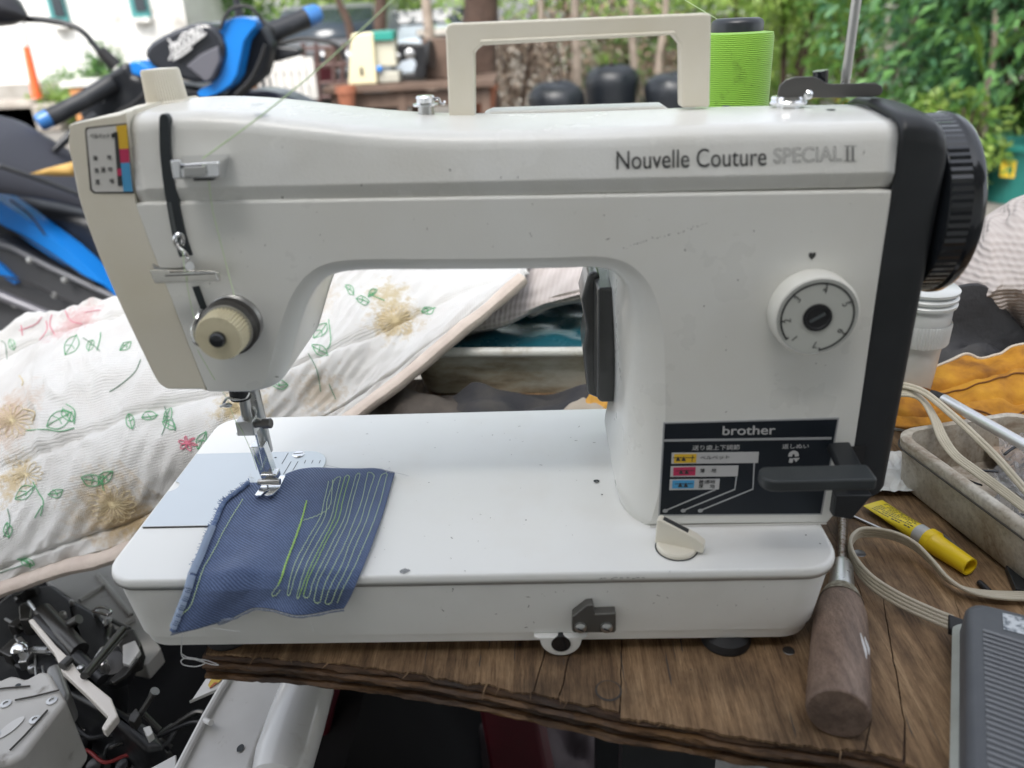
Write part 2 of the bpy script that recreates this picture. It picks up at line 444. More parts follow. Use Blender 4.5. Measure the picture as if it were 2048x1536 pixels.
# top wrap of the face plate: rounded hood over the head
hood = []
for k in range(11):
    x = lerp(.0315, .0585, k/10); b = interp([(.0315, .2415), (.036, .2455), (.045, .2488), (.0585, .2512)], x)
    sx = (k/10)
    hood.append([(x+.012*min(1, max(0, (y-YF)/.06))*sx, y, z) for y, z in ((YF+.0006, b-.016), (YF+.0008, b-.008), (YF+.0030, b-.0025), (YF+.0095, b+.0008), (YF+.035, b+.0028), (YF+.06, b+.0022), (YF+.076, b-.002), (YF+.079, b-.016))])
MB().loft(hood).build('face_plate_hood', M['cream'], SM, wn=True, ang=60)
# label on the face plate
FL = YF-.0006
lab = [fz(*p, y=FL) for p in ((176, 258), (252, 249), (266, 383), (190, 384), (184, 378), (173, 263))]
o = MB().prism(lab, FL, YF+.0004).build('face_label', M['lightlabel'], SM)
rim = [fz(*p, y=FL+.0003) for p in ((172, 255), (253, 246), (268, 387), (188, 387), (180, 380), (170, 262))]
MB().prism(rim, FL+.0003, YF+.0005).build('label_rim', M['grime'], o)
def quad(name, px, y, m, parent, th=.0002):
    return MB().prism([fz(*p, y=y) for p in px], y, y+th).build(name, m, parent)
F2 = FL-.0003
quad('colour_patch', [(232, 252), (253, 249), (257, 297), (238, 298)], F2, M['yl'], o)
quad('colour_patch', [(238, 298), (257, 297), (259, 325), (241, 326)], F2, M['rd'], o)
quad('colour_patch', [(241, 326), (259, 325), (265, 383), (247, 383)], F2, M['bl'], o)
quad('gauge_bar', [(228, 264), (235, 264), (245, 371), (236, 372)], F2-.0001, M['print'], o)
quad('gauge_bar', [(222, 267), (230, 266), (231, 275), (223, 276)], F2-.0001, M['print'], o)
quad('colour_patch', [(234, 338), (242, 337), (243, 351), (235, 352)], F2-.0002, M['rd'], o)

def text(name, body, box, y, m, parent, th=.00012, outline=0, rot=0, shear=0):
    """lettering filling the picture box (x0,y0,x1,y1 at the plane y); kept flat on that plane"""
    cu = bpy.data.curves.new(name, 'FONT'); cu.body = body; cu.extrude = 0.02; cu.shear = shear
    if outline: cu.offset = -.012
    to = bpy.data.objects.new(name, cu); COL.objects.link(to)
    dg = bpy.context.evaluated_depsgraph_get(); dg.update()
    ev = to.evaluated_get(dg); me = bpy.data.meshes.new_from_object(ev)
    COL.objects.unlink(to); bpy.data.objects.remove(to)
    vs = [v.co.copy() for v in me.vertices]
    if not vs: return None
    bx0, bx1 = min(v.x for v in vs), max(v.x for v in vs); by0, by1 = min(v.y for v in vs), max(v.y for v in vs)
    A, B, Cc, D = box                                             # 4 picture corners: bl, br, tr, tl
    A, B, Cc, D = [V(fz(*p, y=y)) for p in (A, B, Cc, D)]
    for v in me.vertices:
        u, w_ = (v.co.x-bx0)/(bx1-bx0), (v.co.y-by0)/(by1-by0)
        q = A*(1-u)*(1-w_)+B*u*(1-w_)+Cc*u*w_+D*(1-u)*w_
        v.co = V((q.x, y+(th if v.co.z < 0 else 0), q.y))
    me.materials.clear(); me.materials.append(m)
    ob = bpy.data.objects.new(name, me); COL.objects.link(ob); attach(ob, parent); return ob
def tbox(x0, y0, x1, y1, sl=0): return ((x0, y1), (x1, y1+sl*(x1-x0)), (x1, y0+sl*(x1-x0)), (x0, y0))
text('face_lettering', 'ベルベット', tbox(180, 267, 219, 278, -.02), F2, M['print'], o)
text('face_lettering', '薄', ((186, 322), (195, 321), (194, 311), (185, 312)), F2, M['print'], o)
text('face_lettering', '地', ((214, 320), (223, 319), (222, 309), (213, 310)), F2, M['print'], o)
text('face_lettering', '普', ((189, 346), (198, 346), (197, 336), (188, 336)), F2, M['print'], o)
text('face_lettering', '通', ((202, 345), (211, 345), (210, 334), (201, 334)), F2, M['print'], o)
text('face_lettering', '地', ((216, 344), (225, 343), (224, 333), (215, 334)), F2, M['print'], o)
text('face_lettering', '厚', ((191, 370), (200, 370), (199, 359), (190, 359)), F2, M['print'], o)
text('face_lettering', '地', ((219, 367), (228, 366), (227, 356), (218, 357)), F2, M['print'], o)

# ---------------------------------------------------------------- lettering on the arm
YL = YF-.0002
text('model_lettering', 'Nouvelle Couture', tbox(1233, 302, 1533, 339, -.0265), YL-.0002, M['print'], SM)
def outline_text(name, body, box, y, m, parent, w_=.00023):
    cu = bpy.data.curves.new(name, 'FONT'); cu.body = body
    to = bpy.data.objects.new(name, cu); COL.objects.link(to)
    dg = bpy.context.evaluated_depsgraph_get(); dg.update()
    me = bpy.data.meshes.new_from_object(to.evaluated_get(dg))
    COL.objects.unlink(to); bpy.data.objects.remove(to)
    bm = bmesh.new(); bm.from_mesh(me); bmesh.ops.remove_doubles(bm, verts=bm.verts, dist=1e-5)
    es = [(e.verts[0].co.copy(), e.verts[1].co.copy()) for e in bm.edges if len(e.link_faces) == 1]; bm.free()
    allv = [a for e in es for a in e]
    bx0, bx1 = min(v.x for v in allv), max(v.x for v in allv); by0, by1 = min(v.y for v in allv), max(v.y for v in allv)
    A, B, Cc, D = [V(fz(*p, y=y)) for p in box]
    def mp(v):
        u, q = (v.x-bx0)/(bx1-bx0), (v.y-by0)/(by1-by0)
        return A*(1-u)*(1-q)+B*u*(1-q)+Cc*u*q+D*(1-u)*q
    mb = MB()
    for a, b in es:
        a, b = mp(a), mp(b); t = b-a
        if t.length < 1e-7: continue
        t.normalize(); nn = V((-t.y, t.x))*w_/2; t = t*w_*.35
        a, b = a-t, b+t
        mb.add([(q.x, y, q.y) for q in (a-nn, b-nn, b+nn, a+nn)], [(0, 1, 2, 3)])
    return mb.build(name, m, parent, smooth=False)
outline_text('model_lettering', 'SPECIAL', tbox(1548, 297, 1683, 327, -.035), YL-.0002, M['print'], SM)
M['midprint'] = mat('mid_grey_print', (.17, .172, .168), .5)
for xx in (1695, 1706): quad('model_lettering', [(xx-1.7, 294), (xx+1.7, 294), (xx+1.7, 321), (xx-1.7, 321)], YL-.0001, M['midprint'], SM)
for yy in (292.5, 321.5): quad('model_lettering', [(1688, yy-.4), (1713, yy-.8), (1713, yy+.3), (1688, yy+.7)], YL-.0001, M['print'], SM)

# faint crack line and specks on the front
for k in range(26):
    rnd = random.Random(k+7); u = k/25
    px, py = lerp(1248, 1415, u)+rnd.uniform(-3, 3), lerp(498, 449, u**.8)+rnd.uniform(-3, 3)
    p = at(px, py, y=YF-.0001); r = rnd.uniform(.00012, .00035)
    decal('dirt_speck', blob(p, (1, 0, 0), (0, 0, 1), r*1.6, r, 6, k), M['grime'])
for px, py in ((1063, 472), (1060, 467), (1476, 560), (1408, 612), (1632, 727), (565, 395), (723, 370), (1508, 462), (1370, 500), (1446, 1180), (640, 470), (900, 340), (1002, 355), (1036, 355), (1452, 700), (1545, 600)):
    p = at(px, py, y=YF-.0012 if py < 400 else YF-.0001); r = random.Random(px).uniform(.00025, .0006)
    decal('dirt_speck', blob(p, (1, 0, 0), (0, 0, 1), r, r*1.3, 8, px), M['grime'])

# ---------------------------------------------------------------- take-up slot, lever and thread guides
slot = [(327, 238), (329, 300), (336, 360), (344, 405), (357, 470), (371, 513)]
cl = [V(fz(*p, y=YF-.0016)) for p in slot]; cl = crom(cl, 5)
def strip(name, cl, wid, y, m, parent, th=.001, round_top=True):
    L, R = [], []
    for i, p in enumerate(cl):
        t = (cl[min(i+1, len(cl)-1)]-cl[max(i-1, 0)]).normalized(); nn = V((-t.y, t.x)); w_ = wid(i/(len(cl)-1)) if callable(wid) else wid
        L.append(p-nn*w_); R.append(p+nn*w_)
    top = []
    if round_top:
        c, w_ = cl[0], (R[0]-L[0])/2; d = (cl[0]-cl[1]).normalized()*w_.length
        top = [c-w_*math.cos(a)+d*math.sin(a) for a in [PI*k/8 for k in range(1, 8)]]
    poly = [tuple(p) for p in L[::-1]+top+R] if round_top else [tuple(p) for p in L+R[::-1]]
    return MB().prism(poly, y, y+th).build(name, m, parent)
strip('takeup_slot', cl, lambda u: .0023+.0012*min(1, u*1.2), YF-.0011, M['slot'], SM, .004)
strip('slot_inner_wall', [q+V((-.0015, 0)) for q in cl[len(cl)*3//5:]], .0009, YF-.0014, M['greyplastic'], SM, .0006, False)
# lever tip showing in the slot
pts = [V((*(fz(px, py, y=YF-.006)), 0)) for px, py in ((372, 516), (366, 500), (357, 490), (352, 480), (355, 471), (361, 468))]
MB().tube([(p.x, YF-.004-.006*math.sin(i/5*PI), p.y) for i, p in enumerate(crom([q.xy for q in pts], 4))], .0012, 8).build('takeup_lever', M['chrome'], SM) if False else None
lp = crom([V((*fz(px, py, y=YF-.006),)) for px, py in ((374, 520), (368, 506), (358, 494), (352, 482), (355, 470), (362, 468), (364, 478), (362, 492))], 4)
lev = MB().tube([(p.x, YF-.0035-.004*math.sin(i/(len(lp)-1)*PI), p.y) for i, p in enumerate(lp)], .0011, 8).build('takeup_lever', M['chrome'], SM)
# block with chrome guide, upper
YB = YF-.013
b0 = [fz(*p, y=YB) for p in ((350, 319), (455, 312), (441, 357), (346, 360))]
gb = MB()
fr = [V((a, YB, b)) for a, b in (fz(346, 330, YB), fz(438, 324, YB), fz(441, 355, YB), fz(350, 358, YB))]
bk_ = [V((a, YF, b)) for a, b in (fz(362, 311, YF), fz(462, 307, YF), fz(452, 356, YF), fz(366, 358, YF))]
gb.loft([[*fr], [*bk_]]); g = gb.build('upper_thread_guide', M['chrome'], SM, bevel=.0008)
q = [fz(*p, y=YB-.0012) for p in ((340, 321), (360, 320), (361, 358), (346, 358))]
MB().prism(q, YB-.0012, YB+.003).build('guide_finger', M['chrome'], g, bevel=.0006)
q = [fz(*p, y=YB-.0014) for p in ((366, 334), (410, 332), (413, 352), (367, 355))]
MB().prism(q, YB-.0014, YB+.002).build('guide_spring', M['steel'], g, bevel=.0005)
q = [fz(*p, y=YB-.0005) for p in ((360, 331), (405, 329), (405, 334), (361, 337))]
MB().prism(q, YB-.0004, YB+.002).build('guide_gap', M['slot'], g)
q = [fz(*p, y=YB+.002) for p in ((385, 356), (425, 353), (425, 361), (388, 362))]
MB().prism(q, YB+.002, YF).build('guide_foot', M['black'], g)
# lower clip guide (bent mirror plate)
YC = YF-.010
q = [fz(*p, y=YC) for p in ((299, 540), (432, 542), (438, 546), (440, 562), (310, 567), (304, 555))]
M['mirror'] = mat('polished_plate', (.66, .64, .58), .10, 1.0, rvar=(150, .05, .18))
g = MB().prism(q, YC, YC+.0012).build('lower_thread_guide', M['mirror'], SM, bevel=.0003, seg=2)
q = [fz(*p, y=YC-.0035) for p in ((331, 551), (430, 546), (436, 549), (438, 562), (420, 562), (333, 555))]
A_ = [(*fz(331, 550, YC-.003),), (*fz(432, 545, YC-.003),), (*fz(436, 560, YC-.003),)]
MB().tube([(a, YC-.003, b) for a, b in A_], .0008, 8).build('guide_lip', M['chrome'], g)
MB().prism([fz(*p, y=YF-.0012) for p in ((305, 528), (318, 536), (372, 536), (372, 548), (312, 552))], YF-.0012, YF+.0005).build('guide_base', M['steel'], g)
MB().tube([(*[V((fz(372, 530, YF)[0], YF-.001, fz(372, 530, YF)[1]))],)[0], V((fz(378, 534, YC)[0], YC+.001, fz(378, 534, YC)[1]))], .0024, 10).build('guide_post', M['chrome'], g)

# ---------------------------------------------------------------- tension unit
tc = fz(472, 641)
T0 = V((tc[0], YF, tc[1])); AX = V((0, -1, 0))
ten = MB().lathe([(.0150, 0), (.0152, .002), (.0140, .003), (.0140, .004)], T0, AX, 48).build('tension_unit', M['steel'], SM)
MB().lathe([(.0128, .003), (.0150, .0055), (.0152, .006), (.0118, .0075), (.0118, .0095), (.0152, .011), (.0152, .0117), (.0135, .0125)], T0, AX, 48).build('tension_discs', M['darksteel'], ten, ang=25)
MB().lathe([(.0120, .0124), (.0132, .0126), (.0137, .0135), (.0137, .0142), (.0120, .0144)], T0, AX, 48).build('tension_ring', M['steel'], ten, ang=25)
MB().lathe([(.0110, .0140), (.0128, .0146), (.0126, .0245), (.0117, .0262), (.0040, .0264), (.0040, .0255)], T0, AX, 80, ribs=(.0144, .0247, .0011)).build('tension_dial', M['yellowed'], ten, ang=25)
MB().lathe([(.0042, .024), (.0042, .0285), (.0034, .0296), (.0005, .0299)], T0, AX, 24).build('tension_shaft', M['gloss'], ten)
wp = [(402, 620, .004), (393, 640, .009), (386, 662, .012), (390, 682, .013), (403, 692, .012), (414, 700, .010)]
pts = []
for px, py, h in wp:
    a, b = fz(px, py, YF-h); pts.append(V((a, YF-h, b)))
MB().tube(crom(pts, 6), .0013, 8).build('check_spring', M['chrome'], ten)
cl2 = [V(fz(*p, y=YF-.0004)) for p in ((391, 573), (398, 592), (406, 614), (410, 626))]
strip('tension_slot', cl2, .0019, YF-.0004, M['slot'], SM, .003, False)
p_ = fz(463, 700, YF-.004)
MB().lathe([(.0035, 0), (.0035, .008), (.002, .009)], (p_[0], YF, p_[1]), AX, 16).build('tension_stop', M['black'], ten)
# oval plug on the arch chamfer
p_ = at(566, 648, y=YF+.0045)
decal('oval_plug', blob(p_+V((.0006, -.0006, 0)), V((.45, 0, .9)), V((.8, .45, -.4)), .0042, .0016, 16, 2, .02), M['steel'])

# ---------------------------------------------------------------- needle bar, presser bar and foot
NY = .0955
def up_tube(name, px0, py0, px1, py1, r, m, y=NY, n=16, parent=SM):
    a, b = at(px0, py0, y=y), at(px1, py1, y=y); xm = (a.x+b.x)/2
    return MB().tube([(a.x, y, a.z), (b.x, y, b.z)], r, n).build(name, m, parent)
nb = up_tube('needle_bar', 484, 770, 496, 842, .0036, M['steel'])
pb = up_tube('presser_bar', 503, 768, 533, 902, .0045, M['steel'], NY+.0135)
MB().tube([at(478, 775, y=NY-.003), at(482, 796, y=NY-.003)], .0066, 16).build('bar_bushing', M['black'], SM)
pts = [at(px, py, y=NY-.004-.003*h) for px, py, h in ((498, 785, 0), (490, 797, 1), (470, 799, 2), (455, 796, 2), (449, 803, 2), (447, 811, 2), (455, 813, 2), (462, 810, 2), (455, 808, 3), (441, 813, 3))]
MB().tube(crom(pts, 4), .0009, 8).build('thread_hook', M['steel'], nb)
# needle clamp
a = at(495, 851, y=NY-.002)
MB().box(a, (.0115, .010, .0105)).build('needle_clamp', M['steel'], nb, bevel=.0008)
MB().lathe([(.0022, 0), (.0022, .006), (.0034, .0063), (.0034, .0115), (.0028, .012)], a+V((.005, -.001, .001)), (1, -.05, .1), 20).build('clamp_screw', M['darksteel'], nb, ang=30)
pts = [at(px, py, y=NY-.006) for px, py in ((502, 863), (488, 869), (476, 870), (477, 864), (490, 863), (500, 865))]
MB().tube(crom(pts, 5), .0006, 6).build('needle_thread_guide', M['chrome'], nb)
pts = [at(px, py, y=NY+.002) for px, py in ((502, 826), (500, 818), (506, 816), (510, 824), (506, 834), (514, 838), (522, 842))]
MB().tube(crom(pts, 4), .0012, 8).build('presser_guide', M['steel'], pb)
a, b = at(512, 868, y=NY-.0005), V((at(512, 868, y=NY).x+.0008, NY-.0005, .004))
MB().tube([a, b], [.0009, .0005], 8).build('needle', M['chrome'], nb)
# presser foot: shank, ankle, sole with two toes
fx = at(528, 905, y=NY+.003).x
ft = MB().loft([[(fx+i*.0048+dx, NY+.003+j*.004, z) for i, j in ((-1, -1), (1, -1), (1, 1), (-1, 1))] for z, dx in ((.0330, -.0025), (.0250, -.0015), (.0120, .0), (.0085, .0006))])
foot = ft.build('presser_foot', M['chrome'], pb, bevel=.0006)
MB().box((fx+.0022, NY+.001, .0098), (.0115, .0085, .0055)).build('foot_ankle', M['chrome'], foot, bevel=.0012)
MB().lathe([(.0022, -.0075), (.0022, .0075)], (fx+.0022, NY-.0035, .0068), (1, 0, 0), 14).build('foot_pin', M['steel'], foot)
sole = [(-.0062, .012), (.0068, .012), (.0072, -.004), (.0064, -.0155), (.0042, -.0185), (.0012, -.0165), (.0010, -.006), (-.0006, -.006), (-.0008, -.0165), (-.0034, -.0185), (-.0058, -.0155), (-.0064, -.004)]
mb = MB()
rings = []
for dz in (0, .0014):
    rings.append([(fx+.0022+x, NY-.002+y, .0021+dz+max(0, (-y-.010))*.45) for x, y in sole])
mb.loft(rings).build('foot_sole', M['chrome'], foot, bevel=.0003, seg=2)

# ---------------------------------------------------------------- pressure dial on the head, top thread guide
def ztop(x): return zt(x)+.0022
kd = at(362, 199, z=.2535); kx, ky = kd.x, .083
kx = at(362, 198, y=.083).x
MB().lathe([(.0112, .2495), (.0112, .2525), (.0108, .2528), (.0106, .2535), (.0098, .2675), (.0090, .2688), (.0012, .2692)], (kx, ky, 0), (-.03, 0, 1), 96, ribs=(.2533, .2676, .0006)).build('pressure_dial', M['cream'], SM, ang=25)
g = at(851, 205, y=.098); gx, gz = g.x, ztop(g.x)-.001
tg = MB().lathe([(.0045, 0), (.0042, .006)], (gx, .098, gz), n=20).build('top_thread_guide', M['steel'], SM)
MB().lathe([(.0028, .0055), (.0072, .0056), (.0072, .0066), (.0050, .0072), (.0052, .0098), (.0044, .0108), (.0006, .0110)], (gx, .098, gz), n=28).build('guide_cap', M['chrome'], tg, ang=30)
MB().tube(crom([V((gx+.004, .098, gz+.0085)), V((gx+.0075, .097, gz+.0088)), V((gx+.0085, .096, gz+.0065)), V((gx+.0105, .095, gz+.0062)), V((gx+.0108, .096, gz+.0075))], 4), .0007, 8).build('guide_wire', M['chrome'], tg)

# ---------------------------------------------------------------- carry handle
HY = .100
o_ = [fz(*p, y=HY) for p in ((900, 232), (893, 60), (906, 46), (1408, 26), (1418, 34), (1415, 212), (1359, 213), (1358, 88), (1342, 69), (966, 90), (950, 104), (951, 232))]
o_ = o_[:1]+[tuple(q) for q in crom([o_[1], ((o_[1][0]+o_[2][0])/2-.0006, (o_[1][1]+o_[2][1])/2+.0006), o_[2]], 3)]+[o_[3]]+[((o_[3][0]+o_[4][0])/2+.0005, (o_[3][1]+o_[4][1])/2+.0004)]+o_[4:]
hd = MB().prism(o_, HY-.006, HY+.007).build('carry_handle', M['cream'], SM, bevel=.0013, seg=3, ang=50)
g = [fz(*p, y=HY-.0064) for p in ((960, 80), (1350, 62), (1351, 69), (962, 87))]
MB().prism(g, HY-.0068, HY-.004).build('handle_rib', M['cream'], hd, bevel=.001)

# ---------------------------------------------------------------- belt cover (charcoal band) and hand wheel
ZB_ = fz(1694, 1000)[1]
rings = []
for x, b_, dy, zb_ in ((.4340, .2318, .0030, ZB_), (.4345, .2338, .0006, ZB_), (.4375, .2346, .0002, ZB_), (.4450, .2340, .0004, ZB_), (.4515, .2322, .0006, ZB_+.001), (.4560, .2290, .0010, ZB_+.004), (.4588, .2245, .0024, ZB_+.008), (.4600, .2190, .0050, ZB_+.011), (.4603, .2100, .0090, ZB_+.013)):
    pr = [(YF+dy+.004, zb_-.004), (YF+dy, zb_), (YF+dy, .08), (YF+dy, .15), (YF+dy, b_-.012), (YF+dy+.0008, b_-.007), (YF+dy+.003, b_-.003), (YF+dy+.008, b_-.0004), (YF+dy+.016, b_+.0012), (YF+.045, b_+.0034), (YF+.065, b_+.0030), (YF+.080, b_-.002), (YF+.084, b_-.012), (YF+.084, zb_)]
    rings.append([(x, y, z) for y, z in pr])
MB().loft(rings).build('belt_cover', M['band'], SM, wn=True, ang=60)
MB().loft([[(x, y, z) for y, z in ((YF+.0035, ZB_), (YF+.0035, .2285), (YF+.010, .2318), (YF+.045, .2352), (YF+.075, .2335), (YF+.08, ZB_))] for x in (.4325, .4342)]).build('cover_joint', M['gloss'], SM)
# hand wheel
hz0, hz1 = at(1905, 222, y=.086), at(1893, 573, y=.086)
hr = (hz0.z-hz1.z)/2*1.0; hc = (hz0.z+hz1.z)/2
hx = at(1885, 400, y=.086).x
hx = .4615
prof = [(hr*.55, -.002), (hr*.93, 0), (hr*.975, .001), (hr*.975, .0125), (hr*1.0, .0140), (hr*1.0, .0165), (hr*.97, .0190), (hr*.80, .0200), (hr*.3, .018)]
hw = MB().lathe(prof, (hx, .086, hc), (1, 0, 0), 120).build('hand_wheel', M['gloss'], SM, ang=35)
MB().lathe([(hr*.94, .0012), (hr*.984, .0016), (hr*.984, .0120), (hr*.95, .0124)], (hx, .086, hc), (1, 0, 0), 150, ribs=(.0014, .0122, .0004), cap=False).build('wheel_knurling', M['gloss'], hw, ang=20)

# ---------------------------------------------------------------- stitch length dial
dc = fz(1618, 617); D0 = V((dc[0], YF, dc[1])); DR = .0224
dl = MB().lathe([(.0060, 0), (DR*.985, .0002), (DR, .0010), (DR*.985, .0118), (DR*.955, .0132), (DR*.92, .0136), (DR*.90, .0131), (DR*.5, .0131), (.001, .0131)], D0, AX, 180, ribs=(.0009, .0119, .00022)).build('stitch_length_dial', mat('ivory_plastic', (.74, .735, .68), .38, var=(30, (.70, .69, .62), .4, .7)), SM, ang=25)
YD = YF-.0136
M['dialface'] = mat('dial_grey', (.52, .53, .49), .4)
MB().lathe([(DR*.90, .0131), (DR*.90, .0134)], D0, AX, 64).build('dial_face', M['dialface'], dl)
def ringarc(name, r0, r1, a0, a1, y, m, parent, n=60):
    mb = MB(); vs = []
    for k in range(n+1):
        a = rad(lerp(a0, a1, k/n))
        for r in (r0, r1): vs.append((D0.x+math.sin(a)*r, y, D0.z+math.cos(a)*r))
    mb.add(vs, [(2*k, 2*k+1, 2*k+3, 2*k+2) for k in range(n)]); return mb.build(name, m, parent, smooth=False)
ringarc('dial_scale', DR*.80, DR*.845, -128, 184-14, YD-.0001, M['print'], dl)
ringarc('dial_rim_line', DR*.895, DR*.91, -180, 180, YD-.0001, M['silverprint'], dl)
for nm, ang_ in (('1', -137), ('2', -95), ('3', -47), ('4', 8), ('5', 63), ('6', 122), ('7', 178)):
    cu = bpy.data.curves.new('dial_number', 'FONT'); cu.body = nm; cu.size = .0052; cu.align_x = 'CENTER'; cu.align_y = 'CENTER'
    to = bpy.data.objects.new('dial_number', cu); COL.objects.link(to); dg = bpy.context.evaluated_depsgraph_get(); dg.update()
    me = bpy.data.meshes.new_from_object(to.evaluated_get(dg)); COL.objects.unlink(to); bpy.data.objects.remove(to)
    a = rad(ang_); c_, s_ = math.cos(a), math.sin(a)
    for v in me.vertices:
        x, y = v.co.x, v.co.y+DR*.67
        v.co = (D0.x+x*c_+y*s_, YD-.0001, D0.z-x*s_+y*c_)
    me.materials.clear(); me.materials.append(M['print']); ob = bpy.data.objects.new('dial_number', me); COL.objects.link(ob); attach(ob, dl)
for a_ in (-95, -47, 8, 63, 122, 170, -128): ringarc('dial_tick', DR*.76, DR*.85, a_-1.2, a_+1.2, YD-.0002, M['print'], dl, 2)
MB().lathe([(.0074, .013), (.0074, .0142), (.0060, .0143), (.0056, .0137), (.001, .0137)], D0, AX, 36).build('dial_hub', M['black'], dl, ang=30)
MB().box(D0+V((0, -.0137, 0)), (.0085, .0012, .0014), Matrix.Rotation(rad(-30), 3, 'Y')).build('hub_slot', M['greyplastic'], dl)
p_ = fz(1624, 512)
decal('dial_mark', [V((p_[0]+a*.0021, YF-.0002, p_[1]+b*.0021)) for a, b in ((-.9, .7), (-.3, 1), (0, .6), (.3, 1), (.9, .7), (.8, -.1), (0, -1), (-.8, -.1))], M['print'])

# ---------------------------------------------------------------- control label on the pillar
Y1 = YF-.0007
pan = MB().prism([fz(*p, y=Y1) for p in ((1330, 848), (1675, 839), (1641, 1027), (1320, 1029))], Y1, YF+.0003).build('control_label', M['label'], SM)
fr = MB()
frm = [fz(*p, y=Y1) for p in ((1327, 846), (1679, 836), (1644, 1030), (1317, 1032))]
MB().prism(frm, YF-.0004, YF+.0004).build('label_border', M['silverprint'], pan)
Y2 = Y1-.00025
def lq(name, px, m): return MB().prism([fz(*p, y=Y2) for p in px], Y2, Y2+.0002).build(name, m, pan)
def lp_(x, y): return (1300+x/4.2667, 820+y/4.2667)
lq('label_rule', [lp_(122, 252), lp_(1550, 232), lp_(1548, 252), lp_(121, 271)], M['silverprint'])
text('maker_lettering', 'brother', (lp_(618, 214), lp_(1066, 208), lp_(1070, 130), lp_(622, 138)), Y2, M['paleprint'], pan)
text('maker_lettering', 'brother', (lp_(621, 215), lp_(1069, 209), lp_(1073, 131), lp_(625, 139)), Y2-.00005, M['paleprint'], pan)
text('label_lettering', '送り歯上下調節', (lp_(360, 344), lp_(764, 340), lp_(768, 296), lp_(364, 302)), Y2, M['paleprint'], pan)
text('label_lettering', '返しぬい', (lp_(1128, 332), lp_(1354, 326), lp_(1358, 290), lp_(1132, 292)), Y2, M['paleprint'], pan)
lq('label_field', [lp_(186, 366), lp_(930, 358), lp_(922, 452), lp_(182, 460)], M['paleprint'])
lq('label_field', [lp_(178, 480), lp_(756, 474), lp_(748, 566), lp_(172, 572)], M['paleprint'])
lq('label_field', [lp_(170, 592), lp_(596, 588), lp_(588, 678), lp_(164, 684)], M['paleprint'])
Y2 -= .0002
lq('colour_patch', [lp_(208, 378), lp_(398, 376), lp_(392, 450), lp_(204, 454)], M['yl'])
lq('colour_patch', [lp_(200, 492), lp_(390, 488), lp_(386, 558), lp_(198, 562)], M['rd'])
lq('colour_patch', [lp_(192, 602), lp_(380, 600), lp_(374, 668), lp_(188, 670)], M['bl'])
for (A, B, Cc) in (((890, 454), (878, 676), (430, 858)), ((738, 570), (724, 678), (284, 858)), ((560, 682), (538, 688), (130, 860))):
    pts = [V(fz(*lp_(*q), y=Y2)) for q in (A, B, Cc)]
    strip('label_line', pts, .00045, Y2, M['silverprint'], pan, .0002, False)
    decal('label_dot', [V((pts[2].x+math.cos(a)*.0016, Y2-.0001, pts[2].y+math.sin(a)*.0014)) for a in [2*PI*k/12 for k in range(12)]], M['silverprint'], pan)
Y2 -= .0002
for x0_, y0_, two in ((240, 405, 1), (265, 516, 0), (258, 628, 0)):
    for dx in (0, 48): lq('label_mark', [lp_(x0_+dx-20, y0_+30), lp_(x0_+dx+20, y0_+30), lp_(x0_+dx, y0_-8)], M['print'])
    lq('label_mark', [lp_(x0_-45, y0_+2), lp_(x0_+(140 if two else 110), y0_-1), lp_(x0_+(140 if two else 110), y0_+3), lp_(x0_-45, y0_+6)], M['print'])
lq('label_mark', [lp_(356, 440), lp_(362, 384), lp_(367, 384), lp_(361, 440)], M['print'])
text('label_lettering', 'ベルベット', (lp_(428, 424), lp_(676, 418), lp_(678, 386), lp_(430, 392)), Y2, M['print'], pan)
text('label_lettering', '薄', (lp_(424, 538), lp_(464, 537), lp_(468, 500), lp_(428, 501)), Y2, M['print'], pan)
text('label_lettering', '地', (lp_(524, 534), lp_(564, 533), lp_(568, 498), lp_(528, 499)), Y2, M['print'], pan)
text('label_lettering', '普通地', (lp_(414, 630), lp_(556, 628), lp_(560, 596), lp_(418, 598)), Y2, M['print'], pan)
text('label_lettering', '厚', (lp_(414, 668), lp_(454, 668), lp_(456, 636), lp_(416, 636)), Y2, M['print'], pan)
text('label_lettering', '地', (lp_(512, 668), lp_(552, 668), lp_(554, 636), lp_(514, 636)), Y2, M['print'], pan)
arcp = [V(fz(*lp_(*q), y=Y2)) for q in ((1200, 450), (1208, 415))]; strip('reverse_mark', arcp, .0011, Y2, M['paleprint'], pan, .0002, False)
arcp = crom([V(fz(*lp_(*q), y=Y2)) for q in ((1196, 398), (1204, 372), (1228, 362), (1250, 372), (1254, 396))], 5); strip('reverse_mark', arcp, .0011, Y2, M['paleprint'], pan, .0002, False)
lq('reverse_mark', [lp_(1222, 412), lp_(1276, 410), lp_(1246, 446)], M['paleprint'])

# ---------------------------------------------------------------- reverse lever
YR = YF-.040
ol = [fz(*p, y=YR) for p in ((1530, 962), (1527, 948), (1545, 941), (1600, 938), (1728, 938), (1751, 962), (1750, 980))]
zc = fz(1640, 965, YR)[1]
xl, xr = fz(1524, 965, YR)[0], fz(1750, 965, YR)[0]
fp_ = rrect(xl, xr, YR-.003, YR+.0125, [.002, .0060, .0075, .002], 8)
M['leverplastic'] = mat('lever_plastic', (0.038, 0.043, 0.045), 0.40, spec=.4, bmp=(1500, .08, .0003), var=(60, (0.05, 0.055, 0.057), .45, .75))
rl = MB().prism(fp_, zc-.0038, zc+.0032, 'z').build('reverse_lever', M['leverplastic'], SM, bevel=.0014, seg=3)
MB().loft([[(x+(y-YR)*.10, y, z) for x, z in ((xr-.016, zc-.0032), (xr-.002, zc-.0032), (xr-.003, zc+.0008), (xr-.015, zc+.0008))] for y in (YR+.008, YF+.010)]).build('lever_arm', M['band'], rl, bevel=.0010)
